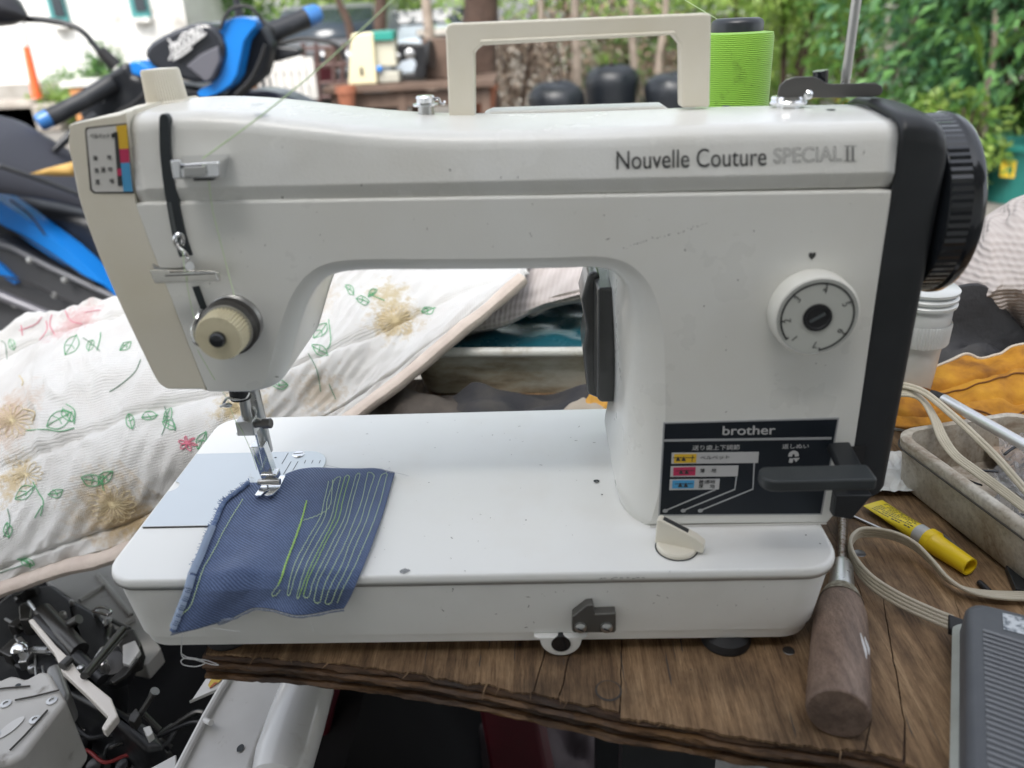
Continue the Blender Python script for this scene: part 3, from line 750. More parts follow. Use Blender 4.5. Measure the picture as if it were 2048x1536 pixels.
MB().prism([fz(*p, y=YF-.0008) for p in ((1682, 896), (1733, 892), (1722, 948), (1674, 948))], YF-.0008, YF+.004).build('lever_slot', M['black'], rl)
MB().prism([fz(*p, y=YF-.003) for p in ((1668, 985), (1742, 985), (1700, 1034), (1662, 1028))], YF-.006, YF+.02).build('lever_housing', M['band'], rl, bevel=.001)
# ---------------------------------------------------------------- feed knob on the bed
kc = at(1366, 1103, z=.0005)
kn = MB().lathe([(.0118, 0), (.0118, .0020), (.0110, .0030), (.001, .0030)], kc+V((-.003, .004, 0)), n=40).build('feed_knob', M['cream'], SM, ang=30)
decal('knob_gap', [kc+V((-.003+math.cos(a)*.0126, .004+math.sin(a)*.0126, -.0001)) for a in [2*PI*k/30 for k in range(30)]], M['slot'], kn)
d = V((.92, -.38, 0)).normalized(); nn = V((d.y, -d.x, 0))
bl_ = kc+V((-.002, .004, .0015))
side = [(-.0135, 0), (-.0128, .0165), (-.0105, .0170), (.0100, .0095), (.0148, .0062), (.0148, 0)]
MB().loft([[bl_+d*a+nn*s_+V((0, 0, b)) for a, b in side] for s_ in (-.0030, .0030)]).build('knob_grip', M['cream'], kn, bevel=.0009)
MB().loft([[bl_+d*a+nn*s_+V((0, 0, b)) for a, b in ((-.0095, .0166), (.0052, .0113), (.0052, .0117), (-.0095, .0170))] for s_ in (-.0016, .0016)]).build('knob_mark', M['print'], kn)

# ---------------------------------------------------------------- knee-lift hook and lug on the bed front
YH = -.0045
hk = [fz(*p, y=YH) for p in ((1145, 1234), (1173, 1211), (1186, 1210), (1190, 1229), (1232, 1227), (1232, 1262), (1229, 1266), (1148, 1266), (1144, 1262))]
hk = MB().prism(hk, YH, .0035).build('front_hook', M['darksteel'], SM, bevel=.0007)
hk.data.materials[0] = mat('hook_grey', (.13, .125, .115), .4, .6)
for px in (1161, 1213):
    p_ = fz(px, 1254, YH); s_ = MB().lathe([(.0036, 0), (.0034, .0014), (.0018, .0024), (.0004, .0025)], (p_[0], YH, p_[1]), AX, 20).build('hook_screw', M['steel'], hk)
    MB().box((p_[0], YH-.0024, p_[1]), (.0040, .0006, .0007), Matrix.Rotation(.5, 3, 'Y')).build('screw_cross', M['slot'], hk)
lc = fz(1122, 1289, -.001)
lg_ = [(lc[0]+math.cos(t_)*.0122, lc[1]+.002+math.sin(t_)*.0118) for t_ in [PI+PI*k/20 for k in range(21)]]+[(lc[0]+.0165, -.0470), (lc[0]-.0165, -.0470)]
lug = MB().prism(lg_, -.0004, .012).build('knee_socket', M['lower'], SM, bevel=.0012)
MB().lathe([(.0058, .0038), (.0056, .001), (.0056, -.004)], (lc[0], .0030, lc[1]), AX, 32).build('socket_bore', M['gloss'], lug)
MB().lathe([(.0062, -.0035), (.0010, -.0035)], (lc[0], .0030, lc[1]), AX, 32).build('socket_bottom', M['black'], lug)
MB().tube([(lc[0]-.0003, .0015, lc[1]-.0055), (lc[0]-.0003, .0015, lc[1]-.002)], .0012, 8).build('socket_key', M['steel'], lug)

# ---------------------------------------------------------------- feet
for fx_, fy_ in ((.365, .012), (.365, .180), (.055, .022), (.055, .180)):
    MB().lathe([(.0145, -.0625), (.0150, -.0610), (.0140, -.0565), (.0100, -.0530)], (fx_, fy_, 0), n=32).build('rubber_foot', M['black'], SM, ang=30)
MB().box((.05, .02, -.0545), (.016, .016, .003)).build('foot_shim', M['steel'], SM)

# ---------------------------------------------------------------- bobbin winder, spool rod, motor
wz = ztop(.40)
cw = at(1577, 200, z=wz+.004)
w0 = V((cw.x, cw.y, wz-.001))
bw = MB().lathe([(.0062, 0), (.0062, .0028), (.0095, .0030), (.0098, .0042), (.0090, .0054), (.0095, .0058), (.0088, .0072), (.0020, .0074)], w0, n=36).build('bobbin_winder', M['chrome'], SM, ang=25)
YW = .092
wl = [fz(*p, y=YW) for p in ((1556, 186), (1560, 172), (1572, 160), (1590, 154), (1625, 153), (1640, 158), (1652, 166), (1665, 168), (1752, 166), (1764, 172), (1767, 182), (1760, 191), (1745, 194), (1640, 196), (1556, 196))]
MB().prism(wl, YW, YW+.0018).build('winder_lever', M['darksteel'], bw, bevel=.0004, seg=2)
p_ = fz(1617, 190, YW-.002); MB().lathe([(.0024, 0), (.0024, .003), (.0012, .004)], (p_[0], YW+.001, p_[1]), AX, 14).build('lever_rivet', M['chrome'], bw)
a, b = at(1641, 141, y=.11), at(1641, 175, y=.11)
MB().tube([b, a], [.0038, .0042], 16).build('winder_pin', M['gloss'], bw)
a, b = at(1690, 168, y=.112), at(1721, -60, y=.112)
MB().tube([a, b], .0026, 12).build('spool_rod', M['steel'], SM)
# dark motor housing behind the pillar
M['motor'] = mat('motor_grey', (.042, .043, .042), .3, coat=.25, var=(40, (.05, .05, .048), .4, .7))
ym0, ym1 = .135, .200
mo = [fz(*p, y=ym0) for p in ((1194, 576), (1236, 578), (1240, 806), (1200, 806), (1190, 798))]
mb = MB()
f0 = [(a, ym0, b) for a, b in (fz(1196, 577, ym0), fz(1262, 574, ym0), fz(1262, 805, ym0), fz(1202, 806, ym0), fz(1194, 798, ym0))]
f1 = [(x-.004, ym1, z+.001) for x, y, z in f0]
mb.loft([f0, f1]); mb.build('motor_housing', M['motor'], SM, bevel=.004, seg=4)
MB().prism([fz(*p, y=.155) for p in ((1162, 600), (1178, 545), (1200, 545), (1200, 800), (1175, 790), (1166, 700), (1172, 660))], .155, .195).build('motor_cap', M['motor'], SM, bevel=.003)

# fine specks and scuffs of long use, too small to tell apart
rnd = random.Random(77); mb = MB()
for k in range(260):
    u = rnd.random()
    if u < .45:
        x, z = rnd.uniform(.06, .43), rnd.uniform(.005, .24)
        if (.11 < x < .335 and z < .178) or (x < .11 and z < .105) or (.325 < x < .43 and z < .075) or ((x-D0.x)**2+(z-D0.z)**2 < .027**2) or ((x-T0.x)**2+(z-T0.z)**2 < .022**2): continue
        y = YF-.00012 if z < zs(x)-.002 else YF-.0013; c = V((x, y, z)); ux, uy = V((1, 0, 0)), V((0, 0, 1))
        if z > zt(x)-.012 or abs(z-zs(x)-.004) < .007: continue
    elif u < .8:
        x, yb2 = rnd.uniform(.12, .30), rnd.uniform(.012, .19); c = V((x, yb2, .00015)); ux, uy = V((1, 0, 0)), V((0, 1, 0))
    else:
        x, z = rnd.uniform(.17, .40), rnd.uniform(-.042, -.010); c = V((x, -.00 + lerp(.0004, .0022, (-.0086-z)/.037)-.0003, z)); ux, uy = V((1, 0, 0)), V((0, -.05, 1))
    r = rnd.choice((.00012, .00016, .0002, .0003)); a_ = rnd.uniform(0, PI); e = rnd.choice((1, 1, 1.6, 5))
    d1, d2 = ux*math.cos(a_)+uy*math.sin(a_), uy*math.cos(a_)-ux*math.sin(a_)
    p = blob(c, d1, d2, r*e, r, 7, k, .3); mb.add(p, [tuple(range(7))])
mb.build('fine_specks', mat('speck_grey', (.16, .15, .13), .8), SM, smooth=False, kind='stuff')
# ================================================================== GROUND AND AN ADDED HOUSE BEHIND THE VIEWER TO SHAPE THE LIGHT
GZ = -0.72
def tex_mat(name, build):
    m, t, b = nodes(name); build(t, b); return m
def _ground(t, b):
    c = coords(t)
    f = ramp(t, noise_tex(t, c, 1.3, 6, .6), [(.35, (.16, .15, .135)), (.65, (.27, .255, .23))])
    g = ramp(t, noise_tex(t, c, 30, 5, .7), [(.35, (.55, .55, .55)), (.7, (1, 1, 1))])
    t.links.new(mixc(t, 1.0, f, g, 'MULTIPLY'), b.inputs['Base Color']); b.inputs['Roughness'].default_value = .85
    bump(t, b, noise_tex(t, c, 60, 5, .7), .4, .006)
M['ground'] = tex_mat('concrete_ground', _ground)
mb = MB(); mb.sheet(lambda u, v: (lerp(-60, 60, u), lerp(-20, 90, v), GZ), 40, 40)
_set(mb.build('ground', M['ground']), kind='structure')
M['plaster'] = mat('bounce_plaster', (.80, .79, .76), .85, var=(1.5, (.74, .72, .69), .4, .7), bmp=(40, .3, .01))
M['rooftin'] = mat('roof_tin', (.62, .62, .61), .6, .0, var=(2, (.16, .11, .08), .45, .7))
house = thing('light_shaping_house', (0, -2.4, GZ), 'added unseen wall and tin roof behind the viewer that shape the light', 'house')
MB().box((0, -2.55, GZ+1.5), (9, .2, 3.0)).build('wall', M['plaster'], house)  # added out of view; pale so it bounces light onto the machine front
mb = MB(); mb.sheet(lambda u, v: (lerp(-4.2, 4.2, u), lerp(-2.45, -0.62, v), GZ+2.75-.38*v+.018*math.sin(u*2*PI*56)), 448, 6)
mb.build('shade_awning', M['rooftin'], house, solid=.004)  # added roof, its edge set to keep sun and sky off the machine
for x in (-4, 4):
    MB().box((x, -.68, GZ+1.18), (.08, .08, 2.36)).build('shade_awning_post', M['darksteel'], house)

# ================================================================== PLYWOOD BOARD
BZ = -0.0625
def _wood(c1, c2, c3, stretch, rough=.75, gs=18):
    def f(t, b):
        c = coords(t, stretch)
        n1 = noise_tex(t, c, gs, 8, .72, .12)
        col = ramp(t, n1, [(.28, c1), (.5, c2), (.72, c3)])
        big = ramp(t, noise_tex(t, coords(t), 14, 4, .6), [(.36, (.26, .25, .25)), (.60, (1, 1, 1))])
        fc = coords(t, tuple(q*(3.2 if q == max(stretch) else 1) for q in stretch))
        fine = ramp(t, noise_tex(t, fc, gs*4, 5, .7), [(.36, (.42, .38, .34)), (.47, (.86, .85, .83)), (.62, (1, 1, 1))])
        pore = ramp(t, noise_tex(t, fc, gs*15, 2, .6), [(.34, (.55, .5, .46)), (.46, (1, 1, 1))])
        t.links.new(mixc(t, .8, mixc(t, .95, mixc(t, .85, col, big, 'MULTIPLY'), fine, 'MULTIPLY'), pore, 'MULTIPLY'), b.inputs['Base Color'])
        b.inputs['Roughness'].default_value = rough
        bump(t, b, noise_tex(t, c, gs*5, 4, .7), .5, .0008)
    return f
M['veneer'] = tex_mat('weathered_veneer', _wood((.10, .054, .025), (.29, .178, .090), (.52, .35, .195), (9, .9, 3)))
M['ply'] = tex_mat('ply_edge', _wood((.045, .022, .010), (.15, .075, .028), (.32, .18, .07), (.7, 3, 7), .6, 26))
M['plydark'] = tex_mat('ply_edge_dark', _wood((.022, .012, .007), (.075, .036, .015), (.17, .085, .032), (.8, 3, 8), .65, 30))
board = thing('plywood_board', (.45, .1, BZ), 'weathered brown plywood board with a splintered front edge under the sewing machine', 'board')
edge_px = [(425, 1309), (560, 1317), (650, 1326), (760, 1339), (850, 1351), (960, 1371), (1065, 1392), (1118, 1404), (1190, 1418), (1240, 1432), (1348, 1448), (1500, 1475), (1700, 1500), (1750, 1510), (1820, 1527), (1850, 1545), (2100, 1606), (2400, 1680)]
edge = [at(px, py, z=BZ).xy for px, py in edge_px]
ex = [(p.x, p.y) for p in edge]
def edge_y(x): return interp(ex, x)
def crack(px0, py0, px1, py1):
    a, b = at(px0, py0, z=BZ).xy, at(px1, py1, z=BZ).xy
    return lambda y: a.x+(b.x-a.x)*(y-a.y)/(b.y-a.y)
XL, XR, YBK = .045, .92, .40
cracks = [lambda y: XL, crack(1087, 1312, 1065, 1392), crack(1135, 1325, 1118, 1404), crack(1242, 1350, 1240, 1432), crack(1727, 1256, 1746, 1505), crack(1791, 1344, 1822, 1526), crack(1950, 1344, 2010, 1560), lambda y: XR]
rec = [0, .0022, 0.001, -.0012, .001, -.002, .003, 0]
for k in range(len(cracks)-1):
    cl_, cr_ = cracks[k], cracks[k+1]
    xl, xr = cl_(edge_y(cl_(0))), cr_(edge_y(cr_(0)))
    g = .0004
    poly = []
    nst = max(6, int((xr-xl)/.0012)); rnd = random.Random(k)
    for i in range(nst+1):
        x = lerp(xl+g, xr-g, i/nst); y = edge_y(x)+rec[k]+.0013*nz(x*160, k)+.0010*rnd.random()+(.0035*max(0, nz(x*55, 3.3+k)))
        poly.append((x, y))
    ys_ = [-.05+.006*q for q in range(18)]+[.08, .16, .26, YBK]
    def side(fn, last, y): return last if last is not None else fn(min(y, .06))+.0007*nz(y*120, fn(0)*90)*(1 if y < .06 else 0)
    for y in ys_:
        xx = side(cr_, XR if k == len(cracks)-2 else None, y)
        if y > edge_y(min(xx, XR))+.004: poly.append((xx-g*max(.15, min(1, (.075-y)/.06)), y))
    for y in reversed(ys_):
        xx = side(cl_, XL if k == 0 else None, y)
        if y > edge_y(xx)+.004: poly.append((xx+g*max(.15, min(1, (.075-y)/.06)), y))
    seen = []
    for q in poly:
        if not seen or (V(q)-V(seen[-1])).length > 1e-5: seen.append(q)
    MB().prism(seen, BZ-.0016, BZ+rnd.uniform(-.0002, .0003), 'z').build('veneer_strip', M['veneer'], board, smooth=False)
for k, (th, fw) in enumerate(((.0040, .0006), (.0036, .0030), (.0046, .0010), (.0036, .0036))):
    z1 = BZ-.0018-sum((.0040, .0036, .0046, .0036)[:k])-.0001*k
    rings = []
    nst = 260
    for dz, jit in ((0, 0), (-th*.35, 1), (-th*.7, 2), (-th, 3)):
        ring = []
        for i in range(nst+1):
            x = lerp(XL-.002, XR, i/nst); y = edge_y(x)-fw+.0017*nz(x*70, k*5.1, jit*.7)+.0009*nz(x*320, k*3.7+jit)+(.0012 if jit in (0, 3) else 0)
            ring.append((x, y, z1+dz))
        ring += [(XR, YBK, z1+dz), (XL-.002, YBK, z1+dz)]
        rings.append(ring)
    MB().loft(rings).build('ply_layer', M['plydark' if k in (0, 2) else 'ply'], board, smooth=False)
def disc(px, py, r, name, m, h=.0006, parent=board, n=20, z=BZ):
    p = at(px, py, z=z); return MB().lathe([(r, -.001), (r, h*.6), (r*.9, h), (.0003, h)], p, n=n).build(name, m, parent, ang=30)
rnd = random.Random(14)
for k in range(60):
    x = rnd.uniform(.08, .60); y = edge_y(x)+rnd.uniform(.003, .10); L = rnd.uniform(.006, .030); w_ = rnd.uniform(.00012, .0004)
    cl_ = [V((x+.0009*nz(q*2.0, k)+q*.012*(x-.27), min(.30, y+q*L), BZ+.00045)) for q in (0, .25, .5, .75, 1)]
    wd_ = [.2, 1, .8, .9, .1]
    decal('grain_crack', [p+V((-w_*f, 0, 0)) for p, f in zip(cl_, wd_)]+[p+V((w_*f, 0, 0)) for p, f in reversed(list(zip(cl_, wd_)))], M['grime'], board)
for k in range(26):
    x = rnd.uniform(.07, .58); y = edge_y(x)+rnd.uniform(.0, .006); L = rnd.uniform(.003, .010)
    MB().tube([(x, y+.002, BZ-.0006), (x+rnd.uniform(-.002, .002), y-L*.4, BZ-.0004), (x+rnd.uniform(-.004, .004), y-L, BZ-rnd.uniform(0, .002))], [.0007, .0005, .0001], 5, squash=.4).build('splinter', M['veneer'], board)
disc(1217, 1381, .0066, 'wood_plug', M['veneer'], .0009)
decal('plug_gap', [at(1217, 1381, z=BZ+.0003)+V((math.cos(a)*.0076, math.sin(a)*.0076, 0)) for a in [2*PI*k/24 for k in range(24)]], M['grime'], board)
disc(1719, 1107, .0042, 'nail_head', M['darksteel'], .0005)
disc(1577, 1302, .0035, 'nail_head', M['darksteel'], .0005)
for px, py, r in ((1833, 1330, .0006), (1382, 1340, .0005), (1040, 1290, .0006), (1790, 1330, .0005)): disc(px, py, r, 'nail_hole', M['slot'], .0002, n=8)
# bench frame under the board
M['redpaint'] = mat('dark_red_plastic', (.075, .006, .012), .45, var=(12, (.05, .004, .008), .4, .7))
fr = thing('bench_frame', (.48, .15, GZ), 'black steel trestle legs under the plywood board', 'trestle')
zt_ = BZ-.0175
for x in (.318, .340, .362, .83): 
    MB().box((x, .045, (GZ+zt_)/2), (.022, .022, zt_-GZ)).build('leg', M['band'], fr)
    MB().box((x, .30, (GZ+zt_)/2), (.022, .022, zt_-GZ)).build('leg', M['band'], fr)
MB().box((.48, .30, zt_-.012), (.84, .02, .022)).build('rail', M['band'], fr)
MB().box((.58, .045, zt_-.012), (.53, .02, .022)).build('rail', M['band'], fr)

# ================================================================== DENIM PIECE
M['denimw'] = None
def _denim(base, light, freq=620):
    def f(t, b):
        c = coords(t, (1, 1, 1), (0, 0, rad(52)), 'UV')
        wv = N(t, 'TexWave', wave_type='BANDS', bands_direction='X'); wv.inputs['Scale'].default_value = freq; wv.inputs['Distortion'].default_value = 1.0; wv.inputs['Detail'].default_value = 1; wv.inputs['Detail Scale'].default_value = 3
        t.links.new(c, wv.inputs['Vector'])
        col = mixc(t, wv.outputs[0], base, light)
        n = ramp(t, noise_tex(t, coords(t), 900, 2), [(.3, (.72, .72, .75)), (.7, (1, 1, 1))])
        big = ramp(t, noise_tex(t, coords(t), 60, 3), [(.35, (.78, .80, .84)), (.65, (1, 1, 1))])
        t.links.new(mixc(t, 1, mixc(t, 1, col, n, 'MULTIPLY'), big, 'MULTIPLY'), b.inputs['Base Color'])
        b.inputs['Roughness'].default_value = .82; b.inputs['Sheen Weight'].default_value = .25
        bump(t, b, wv.outputs[0], .5, .0004)
    return f
M['denim'] = tex_mat('denim', _denim((.045, .080, .185), (.155, .22, .39), 26))
M['denimback'] = tex_mat('denim_underside', _denim((.13, .19, .32), (.52, .55, .60), 12))
M['stitch'] = mat('green_thread', (.42, .66, .18), .6)
M['stitchpale'] = mat('pale_green_thread', (.56, .72, .42), .6)
M['whitethread'] = mat('white_thread', (.62, .62, .62), .7)
def hang(px, py):
    """where a ray meets the cloth: flat on the bed, bending over its front edge"""
    d = ray(px, py); p = at(px, py, z=.0014)
    if p.y > .006: return p
    for k in range(320):
        y = -.045+k*.00025
        zc_ = .0016 if y > .004 else .0016-((.004-y)/.008)**2*.006 if y > -.004 else -.0044-(-.004-y)*5.0
        q = at(px, py, y=y)
        if q.z <= zc_: return q
    return q
def cs(pts, n): 
    c = crom([V(p) for p in pts], 10); 
    L = [0]
    for a, b in zip(c, c[1:]): L.append(L[-1]+(b-a).length)
    out = []
    for i in range(n+1):
        s_ = L[-1]*i/n; k = max(j for j in range(len(L)) if L[j] <= s_+1e-9); k = min(k, len(c)-2)
        out.append(c[k].lerp(c[k+1], (s_-L[k])/max(1e-9, L[k+1]-L[k])))
    return out
NU, NV = 90, 100
top_ = cs([(500, 966), (548, 964), (573, 951), (602, 940), (634, 936), (674, 940), (717, 943), (754, 941), (790, 947)], NU)
bot_ = cs([(352, 1258), (400, 1252), (440, 1243), (465, 1236), (490, 1223), (513, 1215), (559, 1217), (602, 1224), (645, 1222), (688, 1217)], NU)
lef_ = cs([(500, 966), (474, 990), (446, 1014), (430, 1047), (404, 1110), (384, 1150), (373, 1190), (360, 1235), (352, 1258)], NV)
rig_ = cs([(790, 947), (771, 1015), (743, 1100), (705, 1187), (688, 1217)], NV)
def denim_px(u, v):
    def S_(arr, t):
        f = t*(len(arr)-1); i = min(int(f), len(arr)-2); return arr[i].lerp(arr[i+1], f-i)
    a = S_(top_, u)*(1-v)+S_(bot_, u)*v+S_(lef_, v)*(1-u)+S_(rig_, v)*u
    b = top_[0]*(1-u)*(1-v)+top_[-1]*u*(1-v)+bot_[0]*(1-u)*v+bot_[-1]*u*v
    return a-b
def denim_pt(u, v, lift=0):
    q = denim_px(u, v); p = hang(q.x, q.y)
    wv = .0016*nz(u*3.2+1, v*5.0, 2)+.0012*math.sin((u*3.2+v*2.1)*PI+.6)*(.3+v)+.0016
    wv *= min(1, .25+v*3) if abs(u-.1) < .15 else 1
    edge_w = max(0, (v-.8)/.2)*.0035*math.sin(u*9.0+1.0)
    nrm = V((0, -.92, .39)) if p.z < -.004 else V((0, 0, 1)).lerp(V((0, -.92, .39)), max(0, min(1, -p.z/.004)))
    return p+nrm*(max(.0002, wv)+lift+max(0, edge_w))
DN = thing('denim_piece', at(560, 1090, z=0), 'blue denim scrap with rows of green stitching lying under the presser foot', 'cloth')
dn = MB(); dn.sheet(denim_pt, NU, NV); dcloth = dn.build('cloth', M['denim'], DN, solid=.0009)
# folded-under hem at the lower left showing the pale side
def flap(u, v):
    q = V((lerp(342, 470, u), lerp(1271, 1238, u)))+V((lerp(6, 0, u), 0))*v
    up = V((lerp(352, 470, u), lerp(1243, 1236, u)))
    q = q.lerp(up, v); p = hang(q.x, q.y); return p+V((0, -.0010, .0006))
mb = MB(); mb.sheet(flap, 30, 6); mb.build('turned_corner', M['denimback'], DN, solid=.0006)
def lipf(u, v):
    a = denim_pt(lerp(.25, 1, u), 1.0); return a+V((0, -.0002, -.0008-.0010*v*(1+.9*nz(u*14))))
mb = MB(); mb.sheet(lipf, 60, 2); mb.build('raw_edge', M['denimback'], DN, solid=.0005)
# rolled, overcast seam on the left
roll = []
for k in range(61):
    v = .02+.98*k/60; p = denim_pt(0.0, v); roll.append(p+V((.0010, -.0002, .0014+.0005*nz(v*20))))
MB().tube(roll, [.0017+.0004*nz(k*.9) for k in range(61)], 10, squash=.75).build('rolled_edge', mat('denim_roll', (.085, .135, .27), .85, bmp=(900, .6, .0006), var=(500, (.16, .22, .36), .4, .6)), DN)
mb = MB()
for k in range(110):
    v = .38+.60*k/110; p = denim_pt(0.0, v)+V((.0010, -.0002, .0014)); q = denim_pt(0.0, min(1, v+.004))+V((.0010, -.0002, .0014))
    t = (q-p).normalized(); s_ = t.cross(V((0, -.5, .85))).normalized(); up = s_.cross(t)
    arc = [p+(s_*math.cos(a)*.0024+up*math.sin(a)*.0020) for a in [PI*(.05+.9*i/6) for i in range(7)]]
    mb.tube(arc, .00030, 5)
mb.build('overcast_stitches', mat('denim_thread', (.34, .42, .56), .8), DN, kind='stuff')
mb = MB()
rnd = random.Random(5)
for k in range(150):
    v = rnd.uniform(.0, .62); p = denim_pt(0.0, v)+V((0, 0, .001)); a = rnd.uniform(2.0, 4.0); L = rnd.uniform(.0012, .0042)
    e = p+V((math.cos(a)*L, math.sin(a)*L*.8+.001, rnd.uniform(-.0006, .0016)))
    mb.tube([p, p.lerp(e, .5)+V((0, 0, rnd.uniform(0, .0008))), e], .00018, 4)
mb.build('frayed_fringe', mat('denim_fray', (.13, .19, .33), .85), DN, kind='stuff')
dbm = bmesh.new(); dbm.from_mesh(dcloth.data); dbvh = BVHTree.FromBMesh(dbm)
def on_cloth(px, py, lift=.0012):
    d = ray(px, py).normalized(); h = dbvh.ray_cast(CAM, d)
    p = h[0] if h[0] is not None else hang(px, py)+V((0, 0, .001))
    return p-d*lift*.6+V((0, 0, lift*.5))
def cp(x, y): return (330+x/3.49, 900+y/3.49)
def seam(pts, m, r=.00030, step=7, name='stitch_row', jit=.35, gap=.80):
    c = [V(p) for p in pts]; L = []; rnd = random.Random(int(pts[0][0]*7+pts[0][1]))
    path = cs(pts, max(3, int(sum((V(b)-V(a)).length for a, b in zip(pts, pts[1:]))/step)))
    mb = MB()
    for a, b in zip(path, path[1:]):
        j = V((rnd.uniform(-jit, jit), rnd.uniform(-jit*.4, jit*.4))); e = a.lerp(b, gap)
        A, B = on_cloth(*(a+j)), on_cloth(*(e+j)); Mi = (A+B)/2+V((0, -.0001, .00028))
        mb.tube([A-V((0, 0, .0005)), A.lerp(Mi, .6), Mi, B.lerp(Mi, .6), B-V((0, 0, .0005))], r, 5)
    return mb.build(name, m, DN)
rowL = [(1150, 215), (1110, 345), (1085, 470), (1010, 600), (930, 750), (885, 870), (850, 985)]
rowR = [(1555, 178), (1500, 370), (1450, 520), (1380, 690), (1325, 830), (1250, 965), (1200, 1070)]
fr_ = [0, .085, .19, .265, .33, .44, .53, .66, .76, .88, 1.0]
rnd = random.Random(2); ends = []
for k, t_ in enumerate(fr_):
    top_d, bot_d = rnd.uniform(-14, 10), rnd.uniform(-8, 22)
    pts = [V(a).lerp(V(b), t_)+V((rnd.uniform(-6, 6), rnd.uniform(-5, 5))) for a, b in zip(rowL, rowR)]
    pts[0].y += top_d-math.sin(t_*PI)*18; pts[-1].y += bot_d+math.sin(t_*PI)*10
    ends.append((pts[0], pts[-1]))
    seam([cp(p.x, p.y) for p in pts], M['stitch' if k in (3, 4) else 'stitchpale'], .00023 if k in (3, 4) else .00019, 5.5)
for k in range(len(fr_)-1):
    i = 0 if k % 2 else 1
    a, b = ends[k][i], ends[k+1][i]; mid = (a+b)/2+V((0, -12 if i == 0 else 16))
    seam([cp(a.x, a.y), cp(mid.x, mid.y), cp(b.x, b.y)], M['stitchpale'], .00019, 5.5)
seam([cp(*p) for p in ((545, 345), (480, 450), (410, 570), (345, 700), (270, 830), (225, 960), (180, 1090), (130, 1140), (80, 1190))], M['stitchpale'], .00022, 6)
for dx in (0, 4, -3): seam([cp(*p) for p in ((990+dx*.6, 355), (955+dx, 490), (900+dx, 650), (850+dx, 780), (815+dx, 890), (790, 950))], M['stitch'], .00026, 6)
seam([cp(*p) for p in ((790, 950), (740, 1020), (775, 1020), (810, 975))], M['stitchpale'], .00019)
seam([cp(*p) for p in ((965, 495), (1080, 455), (1150, 400), (1165, 300), (1172, 210))], M['stitchpale'], .00019, 9, 'loose_thread', .3, .98)
for pts in (((1480, 150), (1510, 135), (1560, 160), (1640, 172), (1705, 190)), ((1545, 170), (1570, 130), (1578, 165)), ((300, 1240), (420, 1260), (530, 1275)), ((950, 1140), (975, 1180), (985, 1165)), ((1010, 1190), (1025, 1220), (1040, 1270)), ((270, 1240), (285, 1285)), ((1130, 115), (1180, 125), (1240, 138)), ((600, 170), (612, 205)), ((590, 195), (630, 205))):
    p3 = [hang(*cp(*p))+V((0, -.001, .0016)) for p in pts]
    MB().tube(crom(p3, 5), .00016, 5).build('loose_thread', M['whitethread'], DN)
# hanging loop of white thread below
lp3 = [at(px, py, y=-.006) for px, py in ((365, 1268), (363, 1290), (364, 1312), (378, 1318), (410, 1320), (437, 1330), (420, 1328), (392, 1320), (372, 1316), (362, 1322), (368, 1330), (392, 1333), (410, 1326), (396, 1318), (374, 1314), (364, 1308))]
MB().tube(crom(lp3, 6), .00028, 5).build('hanging_loop', M['whitethread'], DN)

# ================================================================== GREEN SEWING THREAD (from the guide up out of the picture, and down the face)
gt = thing('sewing_thread', at(407, 318, y=YB), 'thin green sewing thread running from the chrome guide up over the arm', 'thread')
a = at(405, 317, y=YB-.0005); b = at(800, -14, y=.034)
MB().tube([a.lerp(b, k/20)+V((0, 0, -.003*math.sin(PI*k/20))) for k in range(21)], .00034, 6).build('upper_thread', M['stitchpale'], gt)
pts = [V((*fz(405, 330, YB-.002),)), V(fz(412, 360, YB)), V(fz(425, 420, YF-.006)), V(fz(440, 480, YF-.004)), V(fz(455, 540, YF-.003)), V(fz(466, 594, YF-.010))]
MB().tube(crom([V((p.x, y, p.y)) for p, y in zip(pts, (YB-.002, YB+.003, YF-.006, YF-.004, YF-.003, YF-.008))], 5), .00022, 5).build('face_thread', M['stitchpale'], gt)
pts = [at(px, py, y=y) for px, py, y in ((395, 700, YF-.010), (430, 760, YF), (455, 800, NY-.010), (470, 840, NY-.008), (487, 868, NY-.007), (503, 905, NY-.003), (514, 940, NY-.004))]
MB().tube(crom(pts, 5), .00018, 5).build('needle_thread', M['stitchpale'], gt)
pts = [at(px, py, y=y) for px, py, y in ((366, 500, YF-.007), (368, 530, YC-.001), (372, 556, YC-.001), (382, 610, YF-.004), (392, 650, YF-.011))]
MB().tube(crom(pts, 5), .00018, 5).build('lever_thread', M['stitchpale'], gt)

# ================================================================== GREEN THREAD CONE BEHIND THE MACHINE
CY = .235
c0, c1 = at(1474, 62, y=CY), at(1474, 260, y=CY)
rc = (at(1546, 150, y=CY).x-at(1402, 150, y=CY).x)/2
def _cone(t, b):
    c = coords(t)
    wv = N(t, 'TexWave', wave_type='BANDS', bands_direction='Z'); wv.inputs['Scale'].default_value = 260; wv.inputs['Distortion'].default_value = 3; wv.inputs['Detail'].default_value = 2; wv.inputs['Detail Scale'].default_value = .9
    t.links.new(c, wv.inputs['Vector'])
    col = mixc(t, wv.outputs[0], (.20, .45, .028), (.29, .60, .05))
    d = ramp(t, noise_tex(t, c, 60, 4, .7), [(.60, (1, 1, 1)), (.76, (.62, .60, .45))])
    t.links.new(mixc(t, 1, col, d, 'MULTIPLY'), b.inputs['Base Color']); b.inputs['Roughness'].default_value = .75; b.inputs['Sheen Weight'].default_value = .4
    bump(t, b, wv.outputs[0], .6, .0006)
M['conethread'] = tex_mat('lime_thread', _cone)
TC = thing('thread_cone', (c0.x, CY, c1.z), 'lime green cone of sewing thread with black core standing behind the machine', 'thread cone')
H = c0.z-(BZ+.06)
